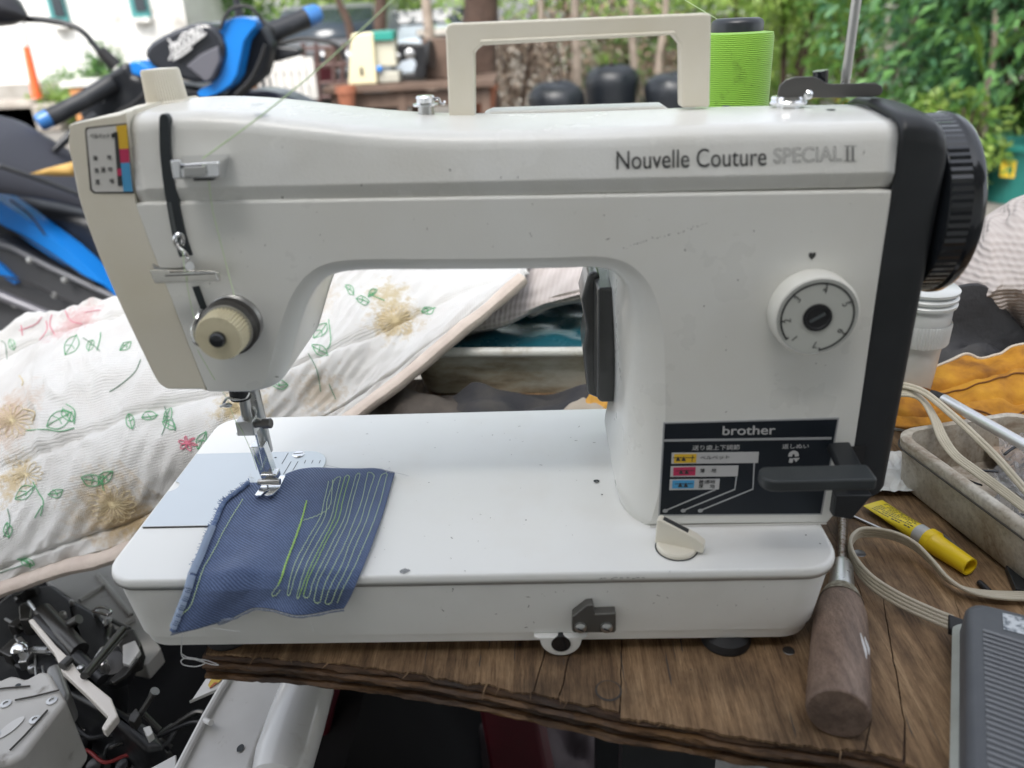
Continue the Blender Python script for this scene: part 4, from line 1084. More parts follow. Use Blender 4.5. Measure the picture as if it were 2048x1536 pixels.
MB().lathe([(rc*1.02, -H), (rc*1.03, -H*.5), (rc*1.0, -.02), (rc*.995, -.004), (rc*.97, -.0012), (rc*.6, 0)], (c0.x, CY, c0.z), n=56).build('thread_body', M['conethread'], TC)
ck = at(1474, 36, y=CY).z-c0.z
MB().lathe([(rc*.70, -.002), (rc*.70, ck*.6), (rc*.66, ck*.85), (rc*.56, ck), (rc*.22, ck*1.02)], (c0.x, CY, c0.z), n=40).build('core', mat('core_black', (.02, .024, .03), .35, rvar=(90, .25, .5)), TC)
MB().lathe([(rc*.5, -H-.06), (rc*1.2, -H-.055), (rc*1.2, -H-.002), (rc*.6, -H)], (c0.x, CY, c0.z), n=40).build('cone_stand', M['band'], TC)
MB().tube([(c0.x, CY, c0.z), at(1353, -10, y=CY+.02)], .0002, 4).build('thread_end', M['stitchpale'], TC)
# ================================================================== QUILT
def spread(rows, nu, nv, extra=None):
    """smooth surface through rows of (px, py, y) points; returns fn(u,v)"""
    R3 = [[at(px, py, y=y) for px, py, y in r] for r in rows]
    def cat(arr, t):
        m = len(arr)-1; f = min(max(t, 0), 1)*m; i = min(int(f), m-1); k = f-i
        p0, p1, p2, p3 = arr[max(i-1, 0)], arr[i], arr[i+1], arr[min(i+2, m)]
        return 0.5*((2*p1)+(p2-p0)*k+(2*p0-5*p1+4*p2-p3)*k*k+(3*p1-p0-3*p2+p3)*k*k*k)
    return lambda u, v: cat([cat(r, u) for r in R3], v)
qrows = [
 [(-260, 790, .66), (0, 690, .60), (120, 650, .58), (250, 620, .56), (420, 600, .55), (600, 560, .55), (760, 520, .55), (940, 480, .56), (1080, 480, .55)],
 [(-260, 765, .58), (0, 662, .52), (120, 622, .50), (250, 592, .48), (420, 575, .47), (600, 520, .47), (760, 470, .48), (930, 440, .52), (1075, 470, .52)],
 [(-260, 800, .53), (0, 690, .48), (120, 650, .46), (260, 615, .44), (420, 610, .43), (600, 560, .43), (750, 510, .45), (910, 470, .50), (1068, 500, .505)],
 [(-260, 850, .47), (0, 740, .42), (120, 700, .405), (260, 670, .39), (420, 660, .385), (600, 620, .385), (740, 560, .42), (890, 510, .47), (1060, 515, .49)],
 [(-260, 960, .37), (0, 830, .345), (120, 790, .335), (260, 760, .325), (420, 740, .32), (590, 690, .335), (730, 620, .38), (870, 560, .42), (1054, 525, .46)],
 [(-260, 1060, .29), (0, 930, .285), (125, 890, .280), (262, 850, .278), (410, 820, .28), (580, 750, .305), (720, 690, .335), (860, 610, .38), (1050, 533, .435)],
 [(-260, 1160, .24), (0, 1040, .245), (125, 1000, .245), (264, 960, .248), (405, 910, .255), (570, 820, .285), (712, 750, .312), (856, 660, .345), (1046, 540, .41)],
 [(-260, 1230, .215), (0, 1128, .222), (128, 1085, .228), (266, 1042, .237), (402, 965, .25), (565, 868, .275), (705, 797, .295), (852, 692, .328), (1044, 545, .395)],
 [(-260, 1272, .205), (0, 1176, .212), (130, 1132, .220), (268, 1088, .232), (400, 1005, .245), (560, 905, .268), (700, 835, .285), (850, 718, .318), (1042, 552, .385)]]
qf = spread(qrows, 0, 0)
def groove(v, c, w, d): return -d*math.exp(-((v-c)/w)**2)
def quilt_pt(u, v):
    p = qf(u, v)
    e = .5*(qf(min(1, u+.01), v)-qf(max(0, u-.01), v)); g = (qf(u, min(1, v+.01))-qf(u, max(0, v-.01)))
    nn = e.cross(g); nn = nn.normalized() if nn.length > 1e-9 else V((0, 0, 1))
    if nn.dot(CAM-p) < 0: nn = -nn
    h = groove(v, .60+.02*math.sin(u*9), .012, .007)+groove(v, .885+.006*math.sin(u*14), .008, .0045)+groove(v, .965, .005, .003)
    h += groove(v, .255+.03*math.sin(u*5+1), .014, .010)
    h += .011*nz(u*7+v*3, v*3.4-u*2, 4.2)+.006*nz(u*17, v*7, 1.5)+.0038*nz(u*44+v*14, v*16, 8.1)+.0045*(1-abs(nz(u*26-v*9, v*11+u*7, 6.6))*2.2)*max(0, nz(u*6, v*5, 11)+.15)
    h += .0055*math.sin((v*5+u*2.2)*PI+nz(u*5, v*3)*2)*(1-abs(2*v-1))
    sc_ = 1 if u < .75 else max(.25, 1-(u-.75)*3)
    return p+nn*h*sc_
stain_px = [(20, 835, .045, (.62, .45, .33)), (222, 1020, .05, (.54, .40, .22)), (790, 640, .032, (.54, .42, .22)), (775, 590, .025, (.58, .48, .28)), (275, 1050, .03, (.50, .36, .18)), (480, 812, .03, (.58, .46, .24)), (590, 600, .05, (.60, .50, .36)), (150, 645, .04, (.66, .40, .40)), (30, 960, .03, (.60, .46, .24)), (640, 790, .03, (.60, .52, .42))]
def _quilt(t, b):
    c = coords(t)
    w1 = N(t, 'TexWave', wave_type='BANDS', bands_direction='X'); w1.inputs['Scale'].default_value = 120; w1.inputs['Distortion'].default_value = 1.2; w1.inputs['Detail'].default_value = 1
    w2 = N(t, 'TexWave', wave_type='BANDS', bands_direction='Y'); w2.inputs['Scale'].default_value = 50; w2.inputs['Distortion'].default_value = 1.2; w2.inputs['Detail'].default_value = 1
    cc_ = coords(t, src='UV')
    t.links.new(cc_, w1.inputs['Vector']); t.links.new(cc_, w2.inputs['Vector'])
    wf = mixc(t, 1, w1.outputs[0], w2.outputs[0], 'MULTIPLY')
    col = ramp(t, noise_tex(t, c, 9, 4, .6), [(.3, (.66, .645, .625)), (.55, (.78, .78, .77)), (.75, (.72, .70, .68))])
    for k, (px, py, r, cl_) in enumerate(stain_px):
        d = dbh(px, py)
        vd = N(t, 'VectorMath', operation='DISTANCE'); t.links.new(c, vd.inputs[0]); vd.inputs[1].default_value = d
        wob = N(t, 'MapRange'); wob.inputs['From Min'].default_value = .3; wob.inputs['From Max'].default_value = .7; wob.inputs['To Min'].default_value = -.018; wob.inputs['To Max'].default_value = .018
        t.links.new(noise_tex(t, c, 90+k*7, 4, .7), wob.inputs['Value'])
        ad = N(t, 'Math', operation='ADD'); t.links.new(vd.outputs['Value'], ad.inputs[0]); t.links.new(wob.outputs[0], ad.inputs[1])
        dv = N(t, 'Math', operation='DIVIDE'); t.links.new(ad.outputs[0], dv.inputs[0]); dv.inputs[1].default_value = r
        f = ramp(t, dv.outputs[0], [(.25, (.85, .85, .85)), (.95, (0, 0, 0))])
        col = mixc(t, f, col, cl_)
    t.links.new(mixc(t, .45, col, mixc(t, wf, (.70, .69, .68), (1, 1, 1)), 'MULTIPLY'), b.inputs['Base Color'])
    b.inputs['Roughness'].default_value = .9; b.inputs['Sheen Weight'].default_value = .2
    bump(t, b, wf, .6, .0017); bump(t, b, noise_tex(t, c, 60, 4, .5), .25, .004)
QN = thing('quilt', at(130, 1000, y=.25), 'white quilt embroidered with green and pink flowers, heaped behind the machine', 'quilt')
qm = MB(); qm.sheet(quilt_pt, 260, 150)
qtmp = BVHTree.FromPolygons([V(p) for p in qm.v], qm.f)
def dbh(px, py):
    h = qtmp.ray_cast(CAM, ray(px, py).normalized())
    return h[0] if h[0] is not None else at(px, py, y=.32)
M['quilt'] = tex_mat('quilt_cloth', _quilt)
qm.build('cover', M['quilt'], QN, solid=.007, offset=-1)
# bound hem
M['binding'] = mat('quilt_binding', (.58, .50, .44), .9, var=(40, (.50, .42, .37), .4, .7), bmp=(260, .5, .001))
hem = [quilt_pt(u/140, 1.0)+V((0, -.002, -.001)) for u in range(141)]
MB().tube(hem, [.0100+.0018*nz(k*.23)+.0006*nz(k*1.1) for k in range(141)], 12, squash=.7).build('binding', M['binding'], QN)
# embroidery: thread lines that lie on the cloth
M['eg'] = mat('embroidery_green', (.12, .38, .18), .6); M['er'] = mat('embroidery_pink', (.66, .18, .26), .6)
M['ey'] = mat('embroidery_yellow', (.62, .52, .32), .6); M['ed'] = mat('embroidery_dark', (.14, .24, .17), .6)
def emb(lines, m, name, r=.0011):
    mb = MB()
    for ln in lines:
        rj_ = random.Random(int(ln[0][0]*13+ln[0][1]*7+ln[-1][0])); ln = [V(p)+V((rj_.uniform(-2.2, 2.2), rj_.uniform(-2.2, 2.2))) for p in ln]
        path = [p for p in crom([V(p) for p in ln], 6)] if len(ln) > 2 else [V(ln[0]).lerp(V(ln[1]), k/6) for k in range(7)]
        p3 = []
        for q in path:
            h = qtmp.ray_cast(CAM, ray(q.x, q.y).normalized())
            if h[0] is not None:
                if p3 and (h[0]-p3[-1]).length > .05: break
                p3.append(h[0]-ray(q.x, q.y).normalized()*.0012)
        if len(p3) > 2: mb.tube(p3, r, 5)
    if mb.v: return mb.build(name, m, QN)
def leaf_(cx, cy, s, a):
    def P(x, y): return (cx+s*(x*math.cos(a)-y*math.sin(a)), cy+s*(x*math.sin(a)+y*math.cos(a)))
    return [[P(-1, 0), P(-.4, -.5), (P(.3, -.45)), P(1, 0)], [P(-1, 0), P(-.4, .45), P(.35, .5), P(1, 0)], [P(-1, 0), P(0, .05), P(.9, 0)], [P(-.3, -.4), P(0, 0), P(-.1, .4)]]
def flower_(cx, cy, s, n=6, a0=0):
    out = []
    for k in range(n):
        a = a0+2*PI*k/n; c, d = math.cos(a), math.sin(a)*.8; e, f = math.cos(a+.5), math.sin(a+.5)*.8
        out.append([(cx, cy), (cx+c*s*.7, cy+d*s*.7), (cx+(c+e)/2*s*1.1, cy+(d+f)/2*s*1.1), (cx+e*s*.7, cy+f*s*.7), (cx, cy)])
    return out
for (cx, cy, s, a) in ((142, 690, 24, -1.1), (118, 838, 30, -.5), (135, 830, 16, .9), (252, 690, 14, -.7), (262, 842, 15, 1.3), (300, 832, 16, -.2), (338, 850, 16, .5), (335, 830, 14, -1.1), (50, 985, 22, -.6), (112, 985, 16, -.3), (185, 960, 22, .15), (210, 955, 20, -.8), (404, 880, 18, -1.2), (640, 660, 20, -.9), (560, 768, 18, .1), (640, 700, 18, .6), (725, 600, 14, .3), (745, 585, 10, -.8), (700, 580, 12, .8), (855, 620, 14, -.3), (25, 690, 12, 1.2), (15, 1060, 16, 1.4), (55, 1125, 14, .5), (180, 690, 12, 1.9)):
    emb(leaf_(cx, cy, s, a), M['eg'], 'embroidered_leaf', .00042)
for ln in ([(200, 665), (198, 680), (192, 700)], [(168, 675), (185, 690), (200, 700)], [(282, 720), (268, 745), (240, 768), (220, 783)], [(55, 862), (90, 858), (120, 862), (150, 855)], [(130, 808), (148, 820), (150, 850)], [(330, 812), (332, 840), (325, 868)], [(345, 838), (350, 860)], [(65, 965), (78, 985), (85, 1005), (80, 1030)], [(205, 950), (206, 975), (206, 982)], [(15, 1020), (18, 1045), (5, 1075)], [(82, 1010), (70, 1035)], [(35, 1118), (55, 1125), (62, 1135)], [(0, 1148), (20, 1138), (60, 1125)], [(618, 705), (632, 740), (640, 785)], [(655, 640), (660, 680), (655, 700)], [(740, 590), (770, 600)], [(850, 625), (870, 615)], [(660, 770), (670, 800)], [(0, 680), (10, 690), (12, 720)]):
    emb([ln], M['eg' if ln[0][0] % 3 else 'ed'], 'embroidered_stem', .00048)
emb(flower_(375, 885, 18, 6), M['er'], 'embroidered_flower', .0005)
emb([[(40, 660), (70, 648), (85, 635)], [(105, 628), (100, 650), (108, 670)], [(128, 620), (140, 640), (165, 650)], [(80, 680), (95, 660), (90, 640)], [(170, 625), (200, 618)], [(42, 650), (45, 672)]], M['er'], 'embroidered_flower', .0005)
emb(flower_(52, 948, 32, 13, .2), M['ey'], 'embroidered_flower', .0003)
emb(flower_(225, 1010, 46, 17, .1), M['ey'], 'embroidered_flower', .0003)
emb(flower_(790, 640, 36, 19, .1), M['ey'], 'embroidered_flower', .0003)
emb(flower_(25, 840, 40, 15, .3), M['ey'], 'embroidered_flower', .0003)
emb(flower_(480, 812, 18, 7, .3), M['ey'], 'embroidered_flower', .0003)
emb([[(40, 750), (45, 762), (43, 772)], [(50, 820), (70, 825), (65, 840)]], M['ey'], 'embroidered_stem', .0007)

# ================================================================== STRIPED LINING CLOTH (behind the arch and bulging out on the right)
def _rib(t, b):
    c = coords(t, rot=(0, rad(12), rad(8)))
    w1 = N(t, 'TexWave', wave_type='BANDS', bands_direction='Z'); w1.inputs['Scale'].default_value = 75; w1.inputs['Distortion'].default_value = .8; w1.inputs['Detail'].default_value = 1
    w2 = N(t, 'TexWave', wave_type='BANDS', bands_direction='X'); w2.inputs['Scale'].default_value = 60; w2.inputs['Distortion'].default_value = .8
    t.links.new(c, w1.inputs['Vector']); t.links.new(c, w2.inputs['Vector'])
    s_ = mixc(t, .3, w1.outputs[0], w2.outputs[0])
    col = mixc(t, s_, (.42, .375, .355), (.52, .475, .455))
    big = ramp(t, noise_tex(t, coords(t), 6, 3), [(.35, (.75, .75, .75)), (.65, (1, 1, 1))])
    t.links.new(mixc(t, 1, col, big, 'MULTIPLY'), b.inputs['Base Color']); b.inputs['Roughness'].default_value = .9
    bump(t, b, s_, .7, .0015)
M['rib'] = tex_mat('ribbed_cloth', _rib)
lrows = [[(820, 560, .50), (1000, 470, .56), (1200, 400, .60), (1400, 380, .62), (1600, 400, .62)],
         [(790, 610, .47), (990, 530, .52), (1200, 480, .56), (1400, 470, .58), (1600, 480, .58)],
         [(760, 670, .42), (980, 600, .435), (1180, 550, .45), (1380, 540, .46), (1580, 560, .47)],
         [(740, 722, .385), (960, 652, .40), (1165, 594, .41), (1380, 585, .42), (1580, 600, .43)],
         [(735, 735, .40), (955, 664, .42), (1160, 606, .43), (1380, 592, .45), (1580, 608, .46)]]
lf = spread(lrows, 0, 0)
LN_ = MB(); LN_.sheet(lambda u, v: lf(u, v)+V((0, -.01*nz(u*5, v*4, 3)-.004*nz(u*14, v*9), .008*nz(u*6, v*3, 9))), 90, 40)
o = LN_.build('quilt_lining', M['rib'], None, solid=.006); _set(o, 'mauve ribbed cloth edge draped behind the arch of the machine', 'cloth')
brows = [[(1840, 470, .60), (1930, 470, .56), (2000, 425, .54), (2100, 380, .54), (2300, 360, .55)],
         [(1860, 480, .54), (1940, 455, .50), (2000, 418, .48), (2100, 372, .48), (2300, 350, .50)],
         [(1870, 500, .48), (1940, 480, .44), (2010, 440, .42), (2110, 410, .42), (2300, 400, .44)],
         [(1870, 560, .43), (1930, 545, .39), (2010, 520, .37), (2110, 500, .37), (2300, 490, .40)],
         [(1880, 610, .41), (1930, 600, .37), (2010, 590, .345), (2110, 590, .345), (2300, 580, .38)],
         [(1890, 620, .43), (1935, 625, .39), (2020, 650, .36), (2120, 670, .36), (2300, 670, .40)],
         [(1895, 622, .47), (1940, 632, .43), (2020, 662, .40), (2120, 690, .40), (2300, 690, .44)]]
bf = spread(brows, 0, 0)
mb = MB(); mb.sheet(lambda u, v: bf(u, v)+V((.004*nz(u*9, v*8, 5), -.016*nz(u*4+2, v*5)-.006*nz(u*12, v*14, 2), .008*nz(u*7, v*6, 7))), 80, 60)
o = mb.build('folded_towel', M['rib'], None, solid=.006); _set(o, 'thick mauve ribbed cloth bulging up at the right behind the plastic jar', 'cloth')

# ================================================================== THINGS SEEN THROUGH THE ARCH
def _tub(t, b):
    c = coords(t)
    col = ramp(t, noise_tex(t, coords(t, (1, 1, 3)), 12, 5, .65), [(.30, (.10, .07, .05)), (.45, (.33, .29, .22)), (.6, (.48, .47, .42)), (.78, (.42, .36, .26))])
    t.links.new(col, b.inputs['Base Color']); b.inputs['Roughness'].default_value = .45
M['dirtytub'] = tex_mat('dirty_tub', _tub)
a, b2 = at(830, 700, y=.34), at(1330, 718, y=.34)
tub = thing('plastic_tub', (.22, .40, -.06), 'grimy white plastic tub with thick rim seen through the arch', 'tub')
zt2, zb2 = at(1000, 695, y=.35).z, BZ+.001
ring = lambda x0, x1, y0, y1, r, z: [(x, y, z-.03*(x-.22)*.9) for x, y in rrect(x0, x1, y0, y1, r, 6)]
MB().loft([ring(.135, .365, .358, .53, .02, zb2), ring(.122, .38, .350, .55, .025, zt2-.006), ring(.127, .375, .354, .545, .022, zt2-.006), ring(.14, .36, .364, .525, .018, zb2+.004)]).build('tub_body', M['dirtytub'], tub)
rim = [V(p) for p in ring(.119, .383, .347, .553, .027, zt2-.004)]
MB().tube(rim+[rim[0]], .0052, 10).build('tub_rim', mat('tub_white', (.50, .50, .47), .4, dirt=(40, (.30, .26, .2), .5, .75)), tub)
M['teal'] = mat('teal_plastic', (.010, .075, .10), .35, var=(9, (.004, .022, .035), .4, .65), rvar=(30, .15, .4))
lid = thing('teal_bag', (.25, .42, .0), 'crumpled dark teal plastic bag lying in the grimy tub', 'bag')
mb = MB(); mb.sheet(lambda u, v: V((lerp(.12, .36, u), lerp(.366, .50, v), zt2-.016-.012*u+.010*abs(nz(u*3, v*2, 2))+.004*nz(u*7, v*6, 5)+.018*v)), 60, 40)
mb.build('bag_film', M['teal'], lid, solid=.001)
# dark cloths and scraps between bed and tub
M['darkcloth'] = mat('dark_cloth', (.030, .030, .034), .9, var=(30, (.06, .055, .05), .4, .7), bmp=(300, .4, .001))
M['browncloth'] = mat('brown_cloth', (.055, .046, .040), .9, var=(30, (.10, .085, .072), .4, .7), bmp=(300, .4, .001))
def heap(name, x0, x1, y0, y1, z, h, m, label, cat, seed, fr=6, nu=40, nv=26, group=None):
    def f(u, v):
        e = min(1, 5*min(u, 1-u))*min(1, 5*min(v, 1-v))
        return V((lerp(x0, x1, u)+.12*(x1-x0)*nz(v*3, seed), lerp(y0, y1, v)+.10*(y1-y0)*nz(u*3, seed+9), z+h*e**.6*(.55+.6*nz(u*fr*.5, v*fr*.5, seed)+.3*nz(u*fr, v*fr, seed+3))+.001))
    mb = MB(); mb.sheet(f, nu, nv)
    o = mb.build(name, m, None, solid=.0015); return _set(o, label, cat, group)
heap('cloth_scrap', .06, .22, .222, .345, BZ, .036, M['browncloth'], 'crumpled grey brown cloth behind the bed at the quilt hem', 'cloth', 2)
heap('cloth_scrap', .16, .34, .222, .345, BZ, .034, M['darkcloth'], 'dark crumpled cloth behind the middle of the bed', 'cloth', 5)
heap('paper_scrap', .255, .36, .240, .325, BZ+.004, .030, mat('beige_scrap', (.36, .31, .25), .85), 'beige scrap behind the bed beside the pillar', 'scrap', 8)
heap('green_scrap', .200, .262, .215, .25, BZ+.020, .018, mat('green_scrap', (.01, .25, .19), .5), 'bright green scrap just behind the bed edge', 'scrap', 12, 4)
heap('orange_scrap', .292, .335, .255, .30, BZ+.012, .024, mat('orange_scrap', (.50, .26, .04), .7), 'small orange scrap beside the dark motor housing', 'scrap', 15, 4)
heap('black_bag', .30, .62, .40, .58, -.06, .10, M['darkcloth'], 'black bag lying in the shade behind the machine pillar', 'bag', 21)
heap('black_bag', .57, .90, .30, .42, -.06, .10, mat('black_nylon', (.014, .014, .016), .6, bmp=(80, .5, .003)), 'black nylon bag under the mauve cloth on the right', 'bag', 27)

# ================================================================== PLASTIC JAR
JY = .275
jx = at(1848, 600, y=JY).x
def jz(py): return at(1880, py, y=JY).z
M['jar'] = mat('milky_plastic', (.74, .76, .76), .25, trans=.25, alpha=.94, var=(30, (.66, .68, .68), .4, .7))
jar = thing('plastic_jar', (jx, JY, BZ), 'milky translucent plastic jar with ribbed screw lid behind the hand wheel', 'jar')
rj = at(1916, 575, y=JY).x-jx
MB().lathe([(rj*.62, BZ+.001), (rj*.66, BZ+.004), (rj*.78, jz(690)), (rj*.86, jz(650)), (rj*.90, jz(640)), (rj*.90, jz(612)), (rj*.86, jz(606))], (jx, JY, 0), n=64).build('jar_body', M['jar'], jar, ang=30)
MB().lathe([(rj*.93, jz(678)), (rj*.955, jz(676)), (rj*.965, jz(640)), (rj*.94, jz(636))], (jx, JY, 0), n=120, ribs=(jz(677), jz(639), .0009), cap=False).build('grip_ring', M['jar'], jar, ang=20)
for py in (600, 588, 574):
    MB().lathe([(rj*.90, jz(py+7)), (rj*.99, jz(py+5)), (rj*1.0, jz(py)), (rj*.93, jz(py-4))], (jx, JY, 0), n=56, cap=py == 574).build('lid_ring', M['jar'], jar, ang=50)

# ================================================================== ORANGE LEATHER GLOVE
def _leather(t, b):
    c = coords(t)
    col = ramp(t, noise_tex(t, c, 35, 5, .6), [(.3, (.20, .075, .005)), (.5, (.42, .18, .008)), (.72, (.55, .27, .014))])
    t.links.new(col, b.inputs['Base Color']); b.inputs['Roughness'].default_value = .8; bump(t, b, noise_tex(t, c, 400, 4), .4, .001)
M['leather'] = tex_mat('orange_leather', _leather)
grows = [[(1812, 752, .285), (1870, 735, .30), (1930, 712, .31), (1985, 716, .31), (2040, 690, .315), (2160, 680, .32)],
         [(1800, 770, .27), (1870, 752, .28), (1930, 735, .285), (1990, 740, .285), (2050, 716, .29), (2160, 705, .30)],
         [(1795, 790, .255), (1870, 775, .26), (1935, 765, .265), (1995, 768, .262), (2055, 752, .262), (2160, 745, .27)],
         [(1790, 815, .235), (1865, 805, .24), (1935, 800, .24), (2000, 800, .24), (2060, 795, .24), (2160, 790, .25)],
         [(1785, 842, .222), (1860, 838, .222), (1935, 835, .22), (2000, 836, .22), (2060, 832, .22), (2160, 830, .23)],
         [(1785, 850, .215), (1860, 852, .212), (1935, 855, .212), (2000, 852, .212), (2060, 850, .212), (2160, 850, .22)]]
gf = spread(grows, 0, 0)
def glove_pt(u, v):
    return gf(u, v)+V((0, 0, .006*math.sin(u*11+v*4)*v*(1-v)*3+.004*nz(u*9, v*6, 3)+groove(v, .30+.05*math.sin(u*6), .03, .006)+groove(v, .62+.05*math.sin(u*5+1), .03, .004)))
gl = thing('leather_glove', at(1930, 830, z=BZ), 'orange leather work glove with white trim beyond the tray', 'glove')
mb = MB(); mb.sheet(glove_pt, 80, 60); mb.build('palm', M['leather'], gl, solid=.0016)
MB().tube([glove_pt(u/50, 0)+V((0, 0, .0008)) for u in range(51)], .0014, 6).build('trim', mat('trim_white', (.55, .50, .42), .9), gl)
for vv, u0, u1 in ((.72, .35, 1), (.40, .1, .9)):
    MB().tube([glove_pt(lerp(u0, u1, k/40), vv+.06*math.sin(k/40*5))+V((0, -.0004, .0012)) for k in range(41)], .0007, 5).build('seam_line', mat('seam_brown', (.16, .06, .01), .8), gl)
# ================================================================== SILVER PEN
a, b2 = at(1862, 784, z=-.006), at(2110, 925, z=-.014)
pen = thing('silver_pen', a, 'silver pen with a black tip lying across the tray and the glove', 'pen')
d = (b2-a).normalized()
MB().tube([a+d*.010, a+d*.013, b2], [.0036, .0043, .0043], 20).build('barrel', mat('brushed_silver', (.72, .73, .74), .28, .75), pen)
MB().tube([a, a+d*.003, a+d*.008, a+d*.0115], [.0018, .0029, .0036, .0040], 16).build('tip', M['black'], pen)

# ================================================================== WHITE PLASTIC TRAY WITH ODDS AND ENDS
def _tray(t, b):
    c = coords(t)
    col = ramp(t, noise_tex(t, c, 22, 6, .7, .5), [(.30, (.17, .10, .055)), (.46, (.44, .39, .32)), (.62, (.58, .55, .49))])
    n = ramp(t, noise_tex(t, c, 260, 3, .7), [(.3, (.72, .7, .68)), (.55, (1, 1, 1))])
    t.links.new(mixc(t, 1, col, n, 'MULTIPLY'), b.inputs['Base Color']); b.inputs['Roughness'].default_value = .55; bump(t, b, noise_tex(t, c, 300, 3), .3, .0005)
M['tray'] = tex_mat('dirty_tray', _tray)
TR = thing('plastic_tray', (.60, .15, BZ), 'grimy off-white plastic tray full of odds and ends at the right', 'tray')
A0 = V((.5295, .186, 0)); ax = V((.031, -.125, 0)).normalized(); ay = V((-ax.y, ax.x, 0)); TLn, TWd = .152, .115
def tray_ring(ins, z, r=.018):
    return [A0+ax*x+ay*y+V((0, 0, z)) for x, y in rrect(ins, TLn-ins, ins, TWd-ins, max(.004, r-ins*.5), 8)]
ZR = -.0185
MB().loft([tray_ring(.006, BZ+.0005), tray_ring(.003, BZ+.004), tray_ring(.0, ZR-.008), tray_ring(-.0015, ZR-.008), tray_ring(-.0020, ZR-.002), tray_ring(0, ZR), tray_ring(.0045, ZR-.0005), tray_ring(.0050, ZR-.006), tray_ring(.0075, BZ+.006), tray_ring(.012, BZ+.003)], cap1=True).build('tray_shell', M['tray'], TR, ang=50)
tp_ = tray_ring(-.0022, ZR-.0085); MB().tube(tp_+[tp_[0]], .0007, 6).build('rim_groove', M['grime'], TR)
M['film'] = mat('clear_film', (.62, .64, .68), .15, trans=.55, alpha=.55, rvar=(60, .08, .3))
rnd = random.Random(11)
def crumple(name, c, sx, sy, hh, m, label, cat, seed, rot=0, group=None):
    R_ = Matrix.Rotation(rot, 3, 'Z')
    mb = MB(); mb.sheet(lambda u, v: V(c)+R_ @ V(((u-.5)*sx, (v-.5)*sy, hh*(.5+nz(u*5, v*5, seed)*.9+.5*nz(u*11, v*11, seed+4)))), 16, 14)
    o = mb.build(name, m, None, smooth=False); return _set(o, label, cat, group)
def tp(x, y, z=.02): return A0+ax*x+ay*y+V((0, 0, BZ+z))
for k, (x, y, sx, sy, z) in enumerate(((.045, .085, .05, .035, .026), (.075, .060, .055, .035, .022), (.105, .075, .05, .04, .024), (.120, .040, .04, .03, .016), (.09, .030, .04, .025, .012), (.060, .100, .04, .03, .030))):
    crumple('plastic_packet', tp(x, y, z), sx, sy, .012, M['film'], ('clear plastic packet at the far side of the tray', 'clear plastic packet in the middle of the tray', 'clear plastic packet in the tray near the right picture edge', 'small clear packet at the near corner of the tray', 'narrow clear packet along the near wall of the tray', 'clear packet on top of the heap in the tray')[k], 'packet', k*3.1, rnd.uniform(0, 3), 'clear packets in the tray')
for k in range(12):
    x, y = rnd.uniform(.03, .135), rnd.uniform(.02, .05); a = rnd.uniform(-1.4, -.8); L = rnd.uniform(.012, .026)
    p = tp(x, y, rnd.uniform(.010, .020)); q = p+V((math.cos(a)*L, math.sin(a)*L, rnd.uniform(-.004, .006)))
    o = MB().tube([p, q], rnd.uniform(.0006, .0015), 6).build('needle', M['gloss' if k % 3 else 'steel'], None)
    _set(o, 'small dark needle or pin lying in the plastic tray', 'needle', 'needles in the tray')
p3 = [tp(.040, .066, .034), tp(.036, .082, .037), tp(.044, .094, .038), tp(.060, .097, .038), tp(.085, .104, .038)]
_set(MB().tube(crom(p3, 5), .0011, 8).build('bent_wire', M['gloss'], None), 'bent black wire hook on top of the tray contents', 'wire')
_set(MB().tube([tp(.045, .030, .030), tp(.058, .046, .033)], .0011, 6).build('bent_wire', M['gloss'], None), 'short black wire on the tray contents', 'wire')

# ================================================================== CABLES
M['cable'] = mat('beige_cable', (.52, .47, .37), .5, var=(40, (.44, .39, .30), .4, .7))
def ribbon_cable(path, sides, r=.0013, pitch=.0023, n=4):
    pts = crom(path, 8); sd = [q.normalized() for q in crom(sides, 8)]
    parts = []
    for k in range(n):
        o_ = (k-(n-1)/2)*pitch
        parts.append([p+s_*o_ for p, s_ in zip(pts, sd)])
    return parts, r
CB = thing('pedal_cable', at(1800, 1180, z=BZ), 'beige four-strand flat cable looping over the board to the foot pedal', 'cable')
pxs = [(1905, 1246, .0115), (1860, 1228, .009), (1800, 1200, .008), (1745, 1165, .009), (1710, 1125, .010), (1700, 1090, .012), (1715, 1068, .013), (1745, 1064, .013), (1790, 1072, .012), (1830, 1092, .010), (1865, 1125, .008), (1895, 1158, .007), (1935, 1180, .006), (1990, 1190, .005), (2080, 1193, .005), (2200, 1195, .005)]
path = [at(px, py, z=BZ+h) for px, py, h in pxs]
up_, flat_ = V((0, 0, 1)), V((.35, .8, .35))
sides = [V((.3, .75, .6)), V((.3, .7, .65)), V((.3, .6, .75)), V((.2, .4, .9)), V((.1, .2, 1)), V((0, .1, 1)), V((0, -.1, 1)), V((-.1, -.2, 1)), V((-.1, -.3, .9)), V((-.2, -.35, .9)), V((-.3, -.5, .8)), V((-.2, -.7, .65)), V((-.1, -.9, .4)), V((0, -1, .2)), V((0, -1, .1)), V((0, -1, .1))]
prt, r = ribbon_cable(path, sides)
for p in prt: MB().tube(p, r, 8).build('strand', M['cable'], CB)
CB2 = thing('power_cable', at(1960, 940, z=BZ+.03), 'beige flat cable running from behind the machine over the tray', 'cable')
pxs = [(1780, 790, .050), (1815, 786, .058), (1845, 800, .056), (1868, 835, .052), (1885, 875, .048), (1912, 912, .046), (1955, 945, .045), (2010, 985, .045), (2070, 1030, .045), (2160, 1090, .045)]
path = [at(px, py, z=BZ+h) for px, py, h in pxs]
